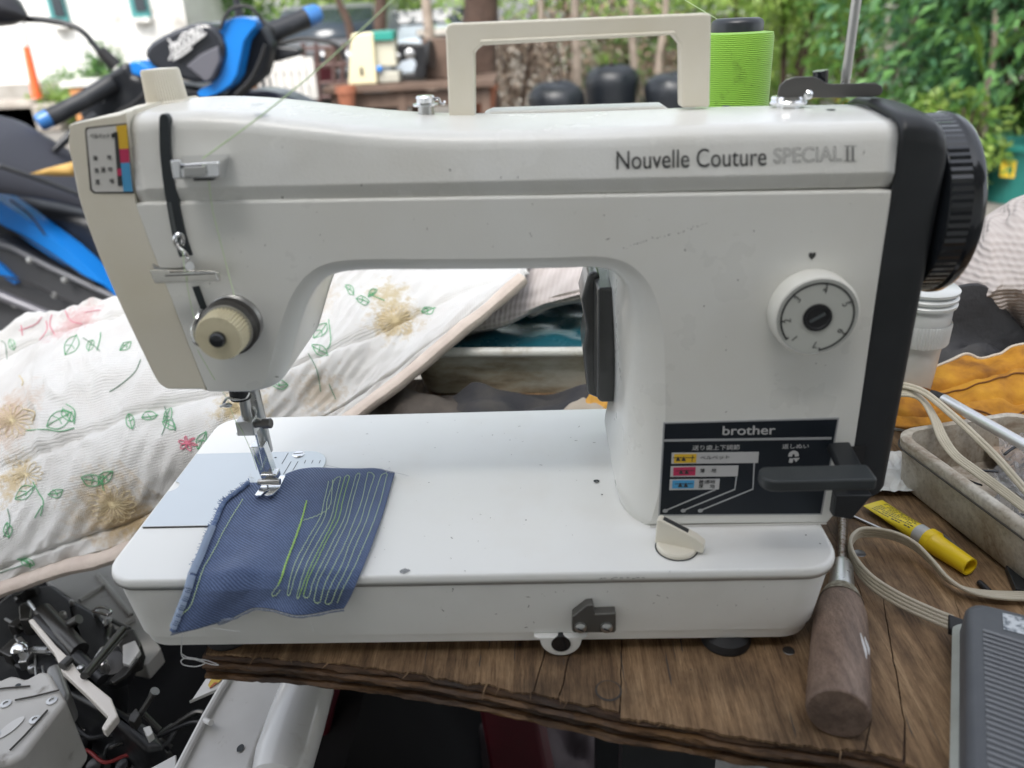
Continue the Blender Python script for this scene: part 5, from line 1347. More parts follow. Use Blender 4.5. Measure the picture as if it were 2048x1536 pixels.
sides = [V((.2, .9, .1)), V((.4, .8, .2)), V((.7, .6, -.2)), V((.8, .3, -.3)), V((.7, .5, .3)), V((.5, .8, .4)), V((.4, .9, .4)), V((.4, .9, .4)), V((.4, .9, .4)), V((.4, .9, .4))]
prt, r = ribbon_cable(path, sides, .0013, .0022)
for p in prt: MB().tube(p, r, 8).build('strand', M['cable'], CB2)
CB3 = thing('upper_cable', at(1930, 860, z=BZ+.04), 'beige twin cable arching over the tray above the flat cable', 'cable')
pxs = [(1780, 772, .055), (1812, 772, .062), (1850, 786, .064), (1900, 826, .060), (1950, 872, .056), (2000, 922, .052), (2060, 990, .050), (2150, 1080, .05)]
path = [at(px, py, z=BZ+h) for px, py, h in pxs]
prt, r = ribbon_cable(path, [V((.5, .7, .5))]*8, .0016, .0030, 2)
for p in prt: MB().tube(p, r, 8).build('strand', M['cable'], CB3)

# ================================================================== FOOT PEDAL
PD = thing('foot_pedal', (.52, -.06, BZ), 'grey ribbed sewing machine foot pedal at the lower right corner', 'foot pedal')
M['pedal'] = mat('pedal_grey', (.082, .088, .098), .5, bmp=(900, .15, .0005), var=(50, (.10, .105, .115), .4, .7))
M['pedalbase'] = mat('pedal_base', (.40, .42, .38), .5, var=(40, (.33, .34, .30), .4, .7))
pT, pB = V((.5000, .0085, 0)), V((.4455, -.1040, 0))
pd = (pB-pT).normalized(); pr_ = V((-pd.y, pd.x, 0)); pr_ = pr_ if pr_.x > 0 else -pr_
PLn, PWd = .165, .095
def pz(s_): return lerp(-.0300, -.0275, s_)          # top surface height along the pedal
def pring(ins, dz, bot=False):
    out = []
    for x, y in rrect(ins, PWd-ins, ins, PLn-ins, [.006, .006, .010, .010], 5):
        out.append(pT+pr_*x+pd*y+V((0, 0, (BZ+.012 if bot else pz(y/PLn)+dz))))
    return out
MB().loft([pring(.000, 0, True), pring(0, -.004), pring(.0012, -.0012), pring(.0035, 0)]).build('pedal_top', M['pedal'], PD, ang=50)
MB().loft([[V((q.x, q.y, BZ+.0005)) for q in pring(-.001, 0)], [V((q.x, q.y, BZ+.0125)) for q in pring(-.0035, 0)], [V((q.x, q.y, BZ+.0150)) for q in pring(-.001, 0)]]).build('pedal_base', M['pedalbase'], PD, ang=50)
slant = (pr_*1.0+pd*.10).normalized()
for k in range(26):
    s_ = .026+k*.0038
    a = pT+pd*s_+pr_*.008+V((0, 0, pz(s_/PLn)+.0002)); b2 = a+slant*(PWd-.016)
    MB().tube([a, b2], .0011, 6, squash=.9).build('rib', mat('pedal_rib', (.20, .21, .225), .45) if k == 0 else bpy.data.materials['pedal_rib'], PD)
q = [pT+pr_*x+pd*y+V((0, 0, pz(y/PLn)+.0003)) for x, y in ((.018, .006), (.085, .004), (.086, .020), (.018, .0205))]
M['foil'] = mat('scratched_foil', (.55, .57, .58), .35, .4, var=(300, (.12, .14, .16), .45, .62), bmp=(200, .3, .0005))
decal('rating_plate', q, M['foil'], PD)
sr = [at(1896, 1248, z=BZ+.011), at(1935, 1262, z=BZ+.011)]
MB().loft([[p+V((dx*.35, dx, dz)) for dx, dz in ((-.0045, -.004), (.0045, -.001), (.0045, .004), (-.0045, .001))] for p in sr]).build('strain_relief', M['black'], PD, bevel=.0008)

# ================================================================== WOODEN-HANDLED SCREWDRIVER
TL = thing('old_screwdriver', at(1675, 1425, z=BZ), 'old screwdriver with thick brown wooden handle and steel ferrule beside the bed', 'screwdriver')
M['handlewood'] = tex_mat('handle_wood', _wood((.12, .078, .060), (.24, .165, .125), (.35, .255, .20), (10, 1.2, 10), .55, 22))
P0, P1 = at(1676, 1428, z=BZ+.0160), at(1683, 1160, z=BZ+.010)
d = (P1-P0); Lh = d.length; d.normalize()
prof = [(0.0003, 0), (.0148, .0), (.0156, .0006), (.0160, .0022), (.0160, .03), (.0156, .055), (.0148, .070), (.0125, .080), (.0098, .0865), (.0080, .089)]
sc_ = Lh/.1
MB().lathe([(r, h*sc_) for r, h in prof], P0, d, 40, cap=False).build('handle', M['handlewood'], TL, ang=35)
mb = MB(); pat = []
F0 = .080*sc_
MB().lathe([(.0133, .0785*sc_), (.0106, .0868*sc_), (.0086, .0895*sc_)], P0, d, 30, cap=False).build('tape_wrap', mat('grey_tape', (.34, .32, .25), .55, .3, var=(250, (.16, .13, .09), .4, .65), bmp=(300, .6, .001)), TL)
MB().lathe([(.0082, .0885*sc_), (.0080, .092*sc_), (.0070, .112*sc_), (.0058, .116*sc_), (.0034, .117*sc_)], P0, d, 30).build('ferrule', M['steel'], TL, ang=40)
MB().lathe([(.0033, .115*sc_), (.0033, .20*sc_)], P0, d, 16).build('shaft', mat('rusty_steel', (.28, .25, .22), .35, .9, var=(400, (.12, .07, .04), .45, .65)), TL)
for k, (a_, h_, L) in enumerate(((-.9, .030, .014), (-1.1, .036, .008))):
    x = V((0, 0, 1)); x = (x-d*x.dot(d)).normalized(); y = d.cross(x)
    pts = [P0+d*((h_+t*L)*sc_)+(x*math.cos(a_+.25*t)+y*math.sin(a_+.25*t))*-.0 +(x*math.cos(a_+t*.3)-y*math.sin(a_+t*.3))*.01610 for t in (0, .3, .6, 1)]
    MB().tube(pts, [.0002, .0011, .0008, .0002], 6, squash=.25).build('paint_mark', M['whitethread'], TL)

# ================================================================== YELLOW GLUE TUBE
GT = thing('glue_tube', at(1840, 1075, z=BZ), 'small yellow glue tube with grey collar and yellow cap lying on the board', 'glue tube')
g0, g1 = at(1746, 1006, z=BZ+.005), at(1940, 1134, z=BZ+.0072)
d = (g1-g0); Lg = d.length; d.normalize(); s_ = d.cross(V((0, 0, 1))).normalized(); u_ = s_.cross(d)
def gring(t, w, h): return [g0+d*(Lg*t)+s_*(math.cos(a)*w)+u_*(math.sin(a)*h) for a in [2*PI*k/28 for k in range(28)]]
M['glue'] = mat('glue_yellow', (.72, .56, .015), .38)
MB().loft([gring(0, .0092, .0006), gring(.04, .0092, .0009), gring(.25, .0086, .0032), gring(.42, .0074, .0056), gring(.50, .0068, .0064)]).build('tube_body', M['glue'], GT, ang=50)
MB().lathe([(.0066, .495*Lg), (.0070, .50*Lg), (.0070, .58*Lg), (.0062, .60*Lg)], g0, d, 30).build('collar', mat('collar_grey', (.42, .43, .44), .5), GT, ang=40)
MB().lathe([(.0060, .59*Lg), (.0086, .60*Lg), (.0088, .66*Lg), (.0074, .68*Lg), (.0062, .985*Lg), (.0062, 1.0*Lg), (.0050, 1.0*Lg), (.0046, .90*Lg)], g0, d, 36).build('cap', mat('cap_yellow', (.78, .55, .01), .35), GT, ang=40)
rnd = random.Random(4)
def gsurf(t, x):
    w, h = interp([(0, .0092), (.25, .0086), (.42, .0074), (.5, .0068)], t), interp([(0, .0007), (.04, .0009), (.25, .0032), (.42, .0056), (.5, .0064)], t)
    x = max(-.95, min(.95, x)); return g0+d*(Lg*t)-s_*(x*w)+u_*(h*math.sqrt(1-x*x)+.00015)
mb = MB()
for row in range(8):
    x0 = -.80+row*.21; t = .07
    while t < .46:
        L = rnd.uniform(.010, .030)
        if rnd.random() < .85: mb.add([gsurf(t, x0), gsurf(min(.49, t+L), x0), gsurf(min(.49, t+L), x0+.09), gsurf(t, x0+.09)], [(0, 1, 2, 3)])
        t += L+.008
mb.build('small_print', M['print'], GT, smooth=False)
# small bits lying on the board
def bit(name, px0, py0, px1, py1, r, m, label, cat, z=.002, taper=1):
    a, b2 = at(px0, py0, z=BZ+z), at(px1, py1, z=BZ+z); _set(MB().tube([a, a.lerp(b2, .8), b2], [r, r, r*taper], 8).build(name, M[m], None), label, cat)
bit('screw_pin', 1958, 1164, 1978, 1182, .0019, 'black', 'short black pin on the board above the pedal', 'pin')
bit('steel_rod', 1700, 1030, 1800, 1075, .0012, 'steel', 'thin steel rod lying under the glue tube', 'rod', .0015)
_set(MB().prism([at(px, py, z=BZ+.003).xy[:] for px, py in ((2010, 1136), (2100, 1138), (2100, 1190), (2030, 1185))], BZ+.001, BZ+.006, 'z').build('black_clip', M['band'], None, bevel=.0006), 'flat dark grey clip on the board at the right edge', 'clip')
_set(MB().prism([at(px, py, z=BZ+.002).xy[:] for px, py in ((1835, 1050), (1880, 1060), (1925, 1098), (1900, 1100))], BZ+.0008, BZ+.0016, 'z').build('foil_packet', mat('packet_grey', (.10, .10, .11), .3, var=(400, (.5, .06, .05), .62, .68)), None), 'dark foil packet tucked under the glue tube', 'packet')
o = crumple('paper_sheet', at(1765, 945, z=BZ+.004), .05, .06, .004, mat('paper_white', (.60, .60, .58), .8), 'crumpled white paper between the machine and the tray', 'paper', 33)
o = crumple('cardboard_scrap', V((.69, .19, BZ+.012)), .16, .12, .012, mat('kraft_card', (.40, .31, .24), .85), 'brown card scrap beyond the tray', 'card', 37)

# ================================================================== DISMANTLED OVERLOCKER UNDER THE QUILT, LOWER LEFT
M['oldwhite'] = mat('old_white_casing', (.50, .49, .465), .42, var=(8, (.40, .385, .36), .4, .7), dirt=(40, (.14, .12, .10), .62, .8))
M['oldwhite2'] = mat('pale_casing', (.62, .615, .60), .4, var=(10, (.52, .51, .49), .4, .7), dirt=(60, (.28, .26, .23), .66, .8))
M['oily'] = mat('oily_black', (.010, .011, .013), .38, var=(25, (.028, .028, .03), .4, .7), rvar=(60, .2, .55))
M['gun'] = mat('gun_metal', (.085, .083, .08), .35, .8, rvar=(80, .2, .5))
def slab(name, px, z, th, m, parent, bevel=.002, dz=0):
    poly = [at(x, y, z=z).xy[:] for x, y in px]
    return MB().prism(poly, z-th, z, 'z').build(name, m, parent, bevel=bevel, seg=3)
OV = thing('overlocker', at(150, 1400, z=-.42), 'dismantled overlock sewing machine with exposed black mechanism at lower left', 'sewing machine')
slab('back_panel', [(90, 1160), (130, 1130), (250, 1110), (275, 1170), (285, 1240), (322, 1296), (292, 1330), (250, 1322), (190, 1235)], -.285, .02, M['oldwhite'], OV)
for k, (a, b2) in enumerate((((212, 1168), (160, 1202)), ((268, 1238), (232, 1262)), ((195, 1148), (262, 1230)))):
    MB().tube([at(*a, z=-.284), at(*b2, z=-.284)], .0030, 8).build('panel_ridge', M['oldwhite'], OV)
slab('frame_block', [(-40, 1230), (26, 1178), (106, 1165), (148, 1196), (185, 1217), (225, 1244), (219, 1267), (215, 1330), (190, 1385), (300, 1450), (330, 1490), (290, 1500), (200, 1420), (110, 1370), (60, 1385), (-40, 1360)], -.27, .08, M['oily'], OV, .006)
slab('frame_upper', [(25, 1240), (70, 1215), (150, 1260), (150, 1310), (95, 1345), (25, 1330)], -.235, .03, M['oily'], OV, .004)
slab('bracket', [(36, 1212), (50, 1202), (64, 1215), (60, 1238), (38, 1240)], -.215, .02, M['gun'], OV, .002)
a, b2 = at(85, 1222, z=-.215), at(160, 1302, z=-.225)
MB().tube([a, b2], .0085, 12).build('guide_bar', M['gun'], OV)
a, b2 = at(75, 1237, z=-.215), at(205, 1360, z=-.235); MB().tube([a, b2], .0055, 10).build('guide_bar', M['oily'], OV)
a, b2 = at(140, 1240, z=-.215), at(155, 1236, z=-.195); MB().tube([at(128, 1255, z=-.22), at(158, 1238, z=-.21)], [.004, .0045], 12).build('stud', M['gun'], OV)
lev_px = [(56, 1240), (66, 1236), (112, 1290), (138, 1315), (160, 1345), (222, 1395), (236, 1430), (210, 1462), (202, 1455), (216, 1432), (170, 1385), (122, 1340), (108, 1305)]
slab('white_lever', lev_px, -.195, .008, mat('lever_cream', (.62, .58, .53), .4), OV, .0015)
MB().tube([at(124, 1333, z=-.190), at(140, 1318, z=-.190)], .004, 10).build('lever_clip', M['gun'], OV)
a, b2 = at(168, 1352, z=-.190), at(246, 1258, z=-.215); MB().tube([a, b2], .0032, 10).build('link_rod', M['gun'], OV)
a, b2 = at(176, 1352, z=-.192), at(250, 1268, z=-.217); MB().tube([a, b2], .0018, 8).build('link_rod', M['gun'], OV)
pts = [at(px, py, z=-.225) for px, py in ((185, 1222), (195, 1215), (212, 1216), (222, 1224), (215, 1230), (200, 1226), (186, 1224))]
MB().tube(crom(pts, 4), .0012, 6).build('spring_clip', M['chrome'], OV)
for px, py, r in ((39, 1297, .0075), (205, 1326, .004), (160, 1288, .004), (161, 1335, .003)):
    p = at(px, py, z=-.222); MB().lathe([(r, -.01), (r, .001), (r*.6, r*.6), (.0003, r*.75)], p, n=18).build('screw_head', M['chrome' if r > .005 else 'steel'], OV)
slab('cam_plate', [(240, 1262), (268, 1256), (282, 1285), (276, 1310), (250, 1320), (236, 1290)], -.24, .02, M['gun'], OV, .002)
slab('pale_link', [(245, 1290), (270, 1280), (280, 1300), (258, 1330), (245, 1325)], -.232, .006, M['oldwhite2'], OV, .001)
p = at(228, 1330, z=-.25); MB().lathe([(.016, -.02), (.018, 0), (.012, .002), (.011, .006), (.004, .007)], p, (.2, -.4, .8), 28).build('loop_wheel', M['oily'], OV)
slab('feed_fin', [(218, 1360), (262, 1318), (270, 1300), (276, 1318), (250, 1350), (225, 1366)], -.235, .004, M['gun'], OV, .001)
a, b2 = at(280, 1430, z=-.24), at(310, 1382, z=-.215); MB().tube([a, a.lerp(b2, .75), b2], [.0025, .0025, .004], 10).build('link_rod', M['steel'], OV)
slab('needle_block', [(258, 1430), (272, 1415), (280, 1428), (268, 1445), (256, 1440)], -.235, .01, M['gun'], OV, .001)
slab('needle_block', [(285, 1455), (300, 1450), (306, 1465), (294, 1474)], -.235, .008, M['oldwhite2'], OV, .001)
a, b2 = at(285, 1425, z=-.245), at(320, 1460, z=-.26); MB().tube([a, b2], .0025, 8).build('link_rod', M['gun'], OV)
slab('front_casing', [(-90, 1420), (-40, 1350), (0, 1358), (25, 1347), (52, 1356), (85, 1338), (100, 1345), (132, 1400), (45, 1512), (15, 1525), (-60, 1530)], -.20, .07, M['oldwhite'], OV, .010)
slab('casing_step', [(92, 1332), (118, 1322), (140, 1385), (128, 1402), (100, 1420), (85, 1400)], -.212, .03, mat('satin_grey', (.24, .24, .235), .3, .4), OV, .004)
p = at(20, 1455, z=-.199); decal('casing_slot', blob(p, (.4, .9, 0), (.9, -.4, 0), .012, .005, 16, 3, .05), M['oldwhite2'], OV)
p = at(36, 1370, z=-.199); decal('casing_hole', blob(p, (1, 0, 0), (0, 1, 0), .0025, .002, 12, 3, .1), M['slot'], OV)
p = at(141, 1490, z=-.33); MB().lathe([(.004, -.004), (.006, 0), (.004, .004)], p, n=14).build('green_button', mat('green_button', (.22, .32, .04), .5), OV)
# wires and odd mechanism parts in the dark below
rnd = random.Random(8)
for k in range(16):
    px, py = rnd.uniform(110, 350), rnd.uniform(1460, 1540); L = rnd.uniform(.02, .05); a_ = rnd.uniform(0, PI)
    p = at(px, py, z=-.32+rnd.uniform(-.02, .03)); q = p+V((math.cos(a_)*L, math.sin(a_)*L, rnd.uniform(-.01, .02))); mi = (p+q)/2+V((rnd.uniform(-.01, .01), rnd.uniform(-.01, .01), .008))
    MB().tube(crom([p, mi, q], 5), rnd.uniform(.0012, .0035), 8).build('mechanism_rod', M['gun' if k % 2 else 'oily'], OV)
for k in range(9):
    px, py = rnd.uniform(110, 340), rnd.uniform(1475, 1540); p = at(px, py, z=-.325); r = rnd.uniform(.006, .013)
    MB().lathe([(r, -.01), (r, 0), (r*.6, .003), (r*.55, .008), (.001, .009)], p, (rnd.uniform(-.5, .5), -.3, .8), 20).build('mechanism_hub', M['gun' if k % 2 else 'oily'], OV, ang=30)
rnd = random.Random(21)
for k in range(34):
    px, py = rnd.uniform(10, 225), rnd.uniform(1175, 1345)
    if px > 150 and py < 1215: continue
    z_ = -.232 if (px < 150 and 1215 < py < 1340) else -.266
    p = at(px, py, z=z_); r = rnd.uniform(.002, .0048)
    if k % 3 == 0: MB().box(p, (rnd.uniform(.008, .02), rnd.uniform(.004, .010), rnd.uniform(.006, .016)), Matrix.Rotation(rnd.uniform(0, 3), 3, 'Z')).build('mechanism_block', M['gun' if k % 2 else 'steel'], OV, bevel=.001)
    elif k % 3 == 1: MB().lathe([(r, -.003), (r, .002), (r*.8, .0032), (r*.3, .0034), (r*.28, .0022)], p, n=14).build('screw_head', M['steel'], OV, ang=30)
    else:
        a_ = rnd.uniform(.5, 1.2); L = rnd.uniform(.015, .04); MB().tube([p, p+V((math.cos(a_)*L, -math.sin(a_)*L, .004))], rnd.uniform(.0010, .0024), 8).build('mechanism_rod', M['gun' if k % 2 else 'steel'], OV)
for (px, py, n_, a_) in ((118, 1270, 9, .8), (208, 1300, 7, 1.4), (70, 1300, 8, .2)):
    p = at(px, py, z=-.228); ax_ = V((math.cos(a_), -math.sin(a_), .15)).normalized(); s1 = ax_.cross(V((0, 0, 1))).normalized(); s2 = s1.cross(ax_)
    MB().tube([p+ax_*(t_*.0022/8)+(s1*math.cos(2*PI*t_/8)+s2*math.sin(2*PI*t_/8))*.0036 for t_ in range(n_*8)], .0006, 5).build('coil_spring', M['steel'], OV)
for pts in (((30, 1400), (70, 1392), (118, 1380)), ((20, 1500), (50, 1470), (95, 1420)), ((-20, 1380), (10, 1376), (60, 1372))):
    MB().tube([at(x, y, z=-.1985) for x, y in pts], .0008, 5).build('casing_seam', M['grime'], OV)
for px, py in ((70, 1440), (104, 1402), (12, 1408), (-10, 1470)):
    p = at(px, py, z=-.1995); MB().lathe([(.0045, -.002), (.0042, .0008), (.0020, .0012), (.0018, .0002)], p, n=16).build('casing_screw', M['steel'], OV, ang=30)
pts = [at(px, py, z=-.30) for px, py in ((150, 1450), (180, 1475), (230, 1470), (270, 1500), (330, 1490), (360, 1440))]
MB().tube(crom(pts, 6), .0022, 8).build('loose_wire', M['black'], OV)
pts = [at(px, py, z=-.31) for px, py in ((120, 1520), (170, 1500), (210, 1525), (260, 1510), (300, 1536))]
MB().tube(crom(pts, 6), .0016, 8).build('loose_wire', mat('red_wire', (.30, .02, .02), .5), OV)
# loose covers
cvr = thing('machine_cover', at(440, 1480, z=-.23), 'long pale grey machine cover leaning below the board, with a small sticker', 'cover')
slab('cover_panel', [(465, 1338), (560, 1345), (570, 1380), (520, 1480), (480, 1600), (322, 1610), (357, 1536), (408, 1436)], -.19, .02, M['oldwhite2'], cvr, .004)
lip = [at(px, py, z=-.186) for px, py in ((465, 1340), (436, 1388), (410, 1434), (357, 1536), (322, 1606))]
MB().tube(lip, .0028, 8).build('cover_lip', M['oldwhite2'], cvr)
MB().tube([at(408, 1440, z=-.186), at(422, 1446, z=-.18)], .0022, 8).build('cover_peg', M['oldwhite2'], cvr)
slab('flap', [(385, 1398), (430, 1330), (465, 1335), (440, 1375), (378, 1402)], -.20, .003, M['oldwhite2'], cvr, .001)
slab('sticker', [(416, 1370), (432, 1338), (455, 1345), (440, 1362), (420, 1376)], -.1985, .0006, mat('old_sticker', (.55, .40, .06), .5, var=(300, (.32, .05, .03), .45, .6)), cvr, 0)
p = at(481, 1496, z=-.189); decal('screw_hole', blob(p, (1, 0, 0), (0, 1, 0), .003, .004, 12, 5, .2), M['slot'], cvr)
slab('plate_print', [(300, 1536), (352, 1508), (352, 1560), (300, 1600)], -.197, .003, M['oldwhite2'], cvr, .001)
tb = thing('casing_tube', at(600, 1430, z=-.25), 'smooth white rounded casing piece below the front edge of the board', 'casing')
a, b2 = at(628, 1335, z=-.195), at(548, 1580, z=-.205)
MB().tube([a.lerp(b2, t) for t in (0, .05, .2, .5, .78, .93, .985, 1)], [.014, .019, .0215, .0225, .0225, .020, .013, .004], 28).build('casing_shell', mat('glossy_white', (.68, .68, .67), .22, coat=.4, dirt=(30, (.5, .48, .45), .6, .8)), tb)
slab('casing_fin', [(540, 1350), (590, 1352), (560, 1395), (542, 1400)], -.205, .01, M['oldwhite2'], tb, .002)
# added black sheet painting deep shade under these parts, and the stool
def shade_sheet_pt(u, v): return V((lerp(-.75, .18, u), lerp(-.35, .75, v), -.40+.03*nz(u*6, v*6, 4)+.012*nz(u*15, v*15, 2)-(.3*max(0, u-.86)/.14)))
mb = MB(); mb.sheet(shade_sheet_pt, 70, 70); _set(mb.build('black_shade_sheet', mat('shade_sheet_black', (.008, .0075, .008), .95, spec=.15), None, solid=.002), 'added black sheet standing in for the deep shade under the dismantled overlocker', 'shade_sheet')
ST = thing('red_stool', (.10, .36, GZ), 'dark red plastic stool standing under the board', 'stool')
MB().box((.10, .38, GZ+.44), (.30, .30, .03)).build('seat', M['redpaint'], ST, bevel=.01)
for i, j in ((-1, -1), (1, -1), (1, 1), (-1, 1)):
    x, y = .10+i*.10, .38+j*.10
    MB().loft([[(cx+a*.028*(1 if k else 1.3), cy+b*.028*(1 if k else 1.3), z) for a, b in ((-1, -1), (1, -1), (1, 1), (-1, 1))] for k, (cx, cy, z) in enumerate(((.10+i*.15, .38+j*.15, GZ), (x, y, GZ+.43)))]).build('leg', M['redpaint'], ST, bevel=.006)
heap('mauve_cloth', .12, .34, .30, .62, GZ, .12, mat('mauve_cloth', (.055, .040, .042), .9), 'mauve grey cloth heap on the floor under the board', 'cloth', 41)
# ================================================================== SCOOTER
M['blue'] = mat('scooter_blue', (.008, .19, .62), .2, coat=.6, rvar=(20, .15, .3))
M['bluecap'] = mat('cap_blue', (.04, .16, .42), .3)
M['scblack'] = mat('scooter_black', (.012, .014, .018), .38, var=(14, (.040, .042, .046), .5, .75), rvar=(18, .25, .6))
M['seatgrey'] = mat('seat_vinyl', (.060, .063, .080), .5, bmp=(300, .2, .002))
M['scgrey'] = mat('scooter_grey', (.06, .062, .068), .45)
SCt = thing('scooter', at(60, 600, y=1.8)*1, 'blue and black scooter with a grey seat parked behind the quilt on the left', 'scooter')
def P3(px, py, y): return at(px, py, y=y)
def plate(name, pts, y, th, m, parent, bevel=.012, lean=0):
    f = [P3(px, py, y) for px, py in pts]; b = [p+V((.10*th, th, 0)) for p in f]
    return MB().loft([f, b]).build(name, m, parent, bevel=bevel, seg=3, ang=35)
# seat: lofted cushion
st = [(-260, 292, 1.50, .085), (-140, 290, 1.55, .098), (0, 312, 1.60, .092), (70, 336, 1.66, .078), (140, 362, 1.72, .062), (220, 395, 1.80, .050), (262, 414, 1.85, .026)]
rings = []
for px, py, y, r in st:
    c = P3(px, py, y)
    rings.append([c+V((.25*math.cos(a)*r*1.5, math.cos(a)*r*1.5, (math.sin(a) if math.sin(a) > 0 else math.sin(a)*.9)*r)) for a in [2*PI*k/24 for k in range(24)]])
MB().loft(rings).build('seat', M['seatgrey'], SCt, ang=60)
MB().tube([c_+V((0, -.0, 0)) for c_ in [P3(px, py+20, y-r*1.52) for px, py, y, r in st[:-1]]], .006, 8).build('seat_piping', M['scgrey'], SCt)
plate('body_panel', [(-260, 380), (0, 385), (70, 412), (150, 430), (285, 470), (300, 660), (150, 690), (-260, 720)], 1.70, .22, M['scblack'], SCt, .03)
plate('side_stripe', crom([V(p) for p in ((-120, 330), (0, 402), (75, 456), (135, 500), (192, 552), (230, 592), (207, 570), (150, 542), (90, 506), (0, 447), (-120, 380))], 2), 1.635, .06, M['blue'], SCt, .012)
plate('lower_fairing', [(-200, 455), (0, 478), (30, 492), (120, 545), (215, 592), (270, 640), (200, 680), (-200, 690)], 1.66, .05, M['scgrey'], SCt, .014)
MB().tube([P3(px, py, 1.64) for px, py in ((-60, 470), (24, 495), (100, 535), (215, 588), (280, 622))], .008, 10).build('fairing_edge', mat('fairing_trim', (.13, .135, .15), .4), SCt)
plate('stripe_small', [(-40, 505), (0, 532), (35, 566), (28, 570), (0, 552), (-40, 530)], 1.645, .03, M['blue'], SCt, .004)
MB().tube([P3(px, py, 1.62) for px, py in ((-80, 580), (0, 590), (60, 615), (120, 640))], .014, 10).build('foot_rail', mat('rail_grey', (.16, .16, .18), .4, .4), SCt)
# handlebar, cowl, visor
plate('handlebar_cover', [(150, 226), (180, 190), (205, 152), (250, 122), (262, 150), (312, 162), (410, 178), (440, 190), (430, 260), (180, 262)], 1.86, .10, M['scblack'], SCt, .02)
vis = plate('visor', crom([V(p) for p in ((283, 108), (300, 84), (345, 60), (398, 44), (428, 54), (446, 92), (440, 130), (418, 168), (345, 156), (300, 132))], 2), 1.82, .10, mat('smoked_visor', (.020, .022, .028), .22, coat=.5), SCt, .02)
plate('visor_facet', [(372, 132), (400, 108), (436, 92), (440, 120), (424, 155), (412, 165)], 1.815, .02, mat('visor_grey', (.12, .12, .14), .25), vis, .004)
plate('cowl', crom([V(p) for p in ((437, 66), (452, 42), (480, 33), (508, 38), (512, 52), (488, 82), (474, 150), (448, 180), (412, 196), (396, 192), (398, 180), (432, 158), (452, 110), (448, 84))], 2), 1.84, .05, M['blue'], SCt, .010)
plate('cowl', [(255, 124), (276, 120), (312, 148), (316, 164), (262, 150)], 1.84, .05, M['blue'], SCt, .008)
plate('cowl_inner', [(470, 60), (520, 48), (545, 90), (530, 150), (470, 200), (440, 200), (474, 150)], 1.90, .05, M['scblack'], SCt, .012)
# white lettering swirl on the visor
rnd = random.Random(3)
for k in range(7):
    x0, y0 = 338+k*9, 112-k*6.5
    pts = [P3(x0+dx, y0+dy, 1.808) for dx, dy in ((0, 8), (6, -6), (2, -20), (12, -14), (10, 2), (18, -4))]
    MB().tube(crom(pts, 4), .0022, 6).build('visor_lettering', M['whitethread'], vis)
for pts in (((336, 78), (352, 92), (366, 68), (384, 66)), ((346, 120), (362, 112), (384, 96)), ((380, 60), (400, 74), (412, 66))):
    MB().tube(crom([P3(x, y, 1.808) for x, y in pts], 4), .0024, 6).build('visor_lettering', M['whitethread'], vis)
for pts in (((-60, 430), (40, 470), (120, 520), (190, 570)), ((-60, 545), (40, 560), (130, 600), (200, 630)), ((20, 400), (60, 430), (90, 470))):
    MB().tube(crom([P3(x, y, 1.632) for x, y in pts], 4), .003, 6).build('panel_gap', M['black'], SCt)
for x, y in ((60, 520), (130, 560), (30, 610), (110, 590)): MB().lathe([(.009, 0), (.008, .004), (.002, .005)], P3(x, y, 1.635), (0, -1, .2), 12).build('panel_bolt', M['steel'], SCt)
for pts in (((300, 175), (270, 205), (230, 230), (215, 270)), ((470, 190), (500, 160), (520, 120), (530, 90)), ((440, 60), (460, 20), (500, 15), (530, 50))):
    MB().tube(crom([P3(x, y, 1.83) for x, y in pts], 5), .005, 7).build('handlebar_cable', M['black'], SCt)
lg = MB().tube([P3(98, 236, 1.74), P3(120, 226, 1.76), P3(165, 202, 1.80), P3(225, 166, 1.86)], [.024, .023, .022, .025], 16).build('grip', M['scblack'], SCt)
MB().tube([P3(76, 247, 1.72), P3(82, 244, 1.725), P3(104, 233, 1.745)], [.017, .022, .0225], 16).build('grip_end', M['bluecap'], lg)
rg = MB().tube([P3(516, 76, 1.98), P3(560, 58, 2.02), P3(618, 34, 2.07)], [.030, .027, .027], 16).build('grip', M['scblack'], SCt)
MB().tube([P3(612, 36, 2.065), P3(634, 27, 2.085), P3(642, 24, 2.09)], [.028, .026, .016], 16).build('grip_end', M['bluecap'], rg)
MB().tube([P3(108, 302, 1.70), P3(122, 288, 1.71), P3(150, 262, 1.74), P3(190, 232, 1.80)], [.008, .010, .011, .013], 10).build('brake_lever', M['scblack'], SCt)
MB().loft([[P3(px, py, 1.97)+V((0, d_, 0)) for px, py in ((496, 96), (560, 92), (600, 96), (600, 110), (550, 124), (500, 122))] for d_ in (0, .05)]).build('brake_lever', M['scblack'], SCt, bevel=.008)
MB().tube([P3(520, 84, 1.97), P3(528, 60, 1.98), P3(520, 50, 2.0)], [.035, .03, .02], 14).build('switch_housing', M['scblack'], SCt)
MB().tube(crom([P3(x, y, 2.0) for x, y in ((545, 92), (600, 78), (650, 82), (680, 96), (690, 120))], 5), .006, 8).build('brake_cable', M['black'], SCt)
ms = MB().tube(crom([P3(x, y, 1.80) for x, y in ((44, 38), (90, 40), (140, 50), (168, 66), (190, 92), (206, 110))], 5), .0075, 10).build('mirror_stalk', M['scblack'], SCt)
MB().tube([P3(200, 100, 1.80), P3(232, 132, 1.81)], [.014, .018], 12).build('stalk_boot', M['black'], ms)
MB().tube([P3(-90, 4, 1.76), P3(-60, 8, 1.76), P3(0, 16, 1.77), P3(30, 24, 1.77), P3(52, 34, 1.775)], [.020, .055, .062, .045, .012], 18, squash=.7).build('mirror', mat('mirror_shell', (.022, .022, .026), .3), SCt)
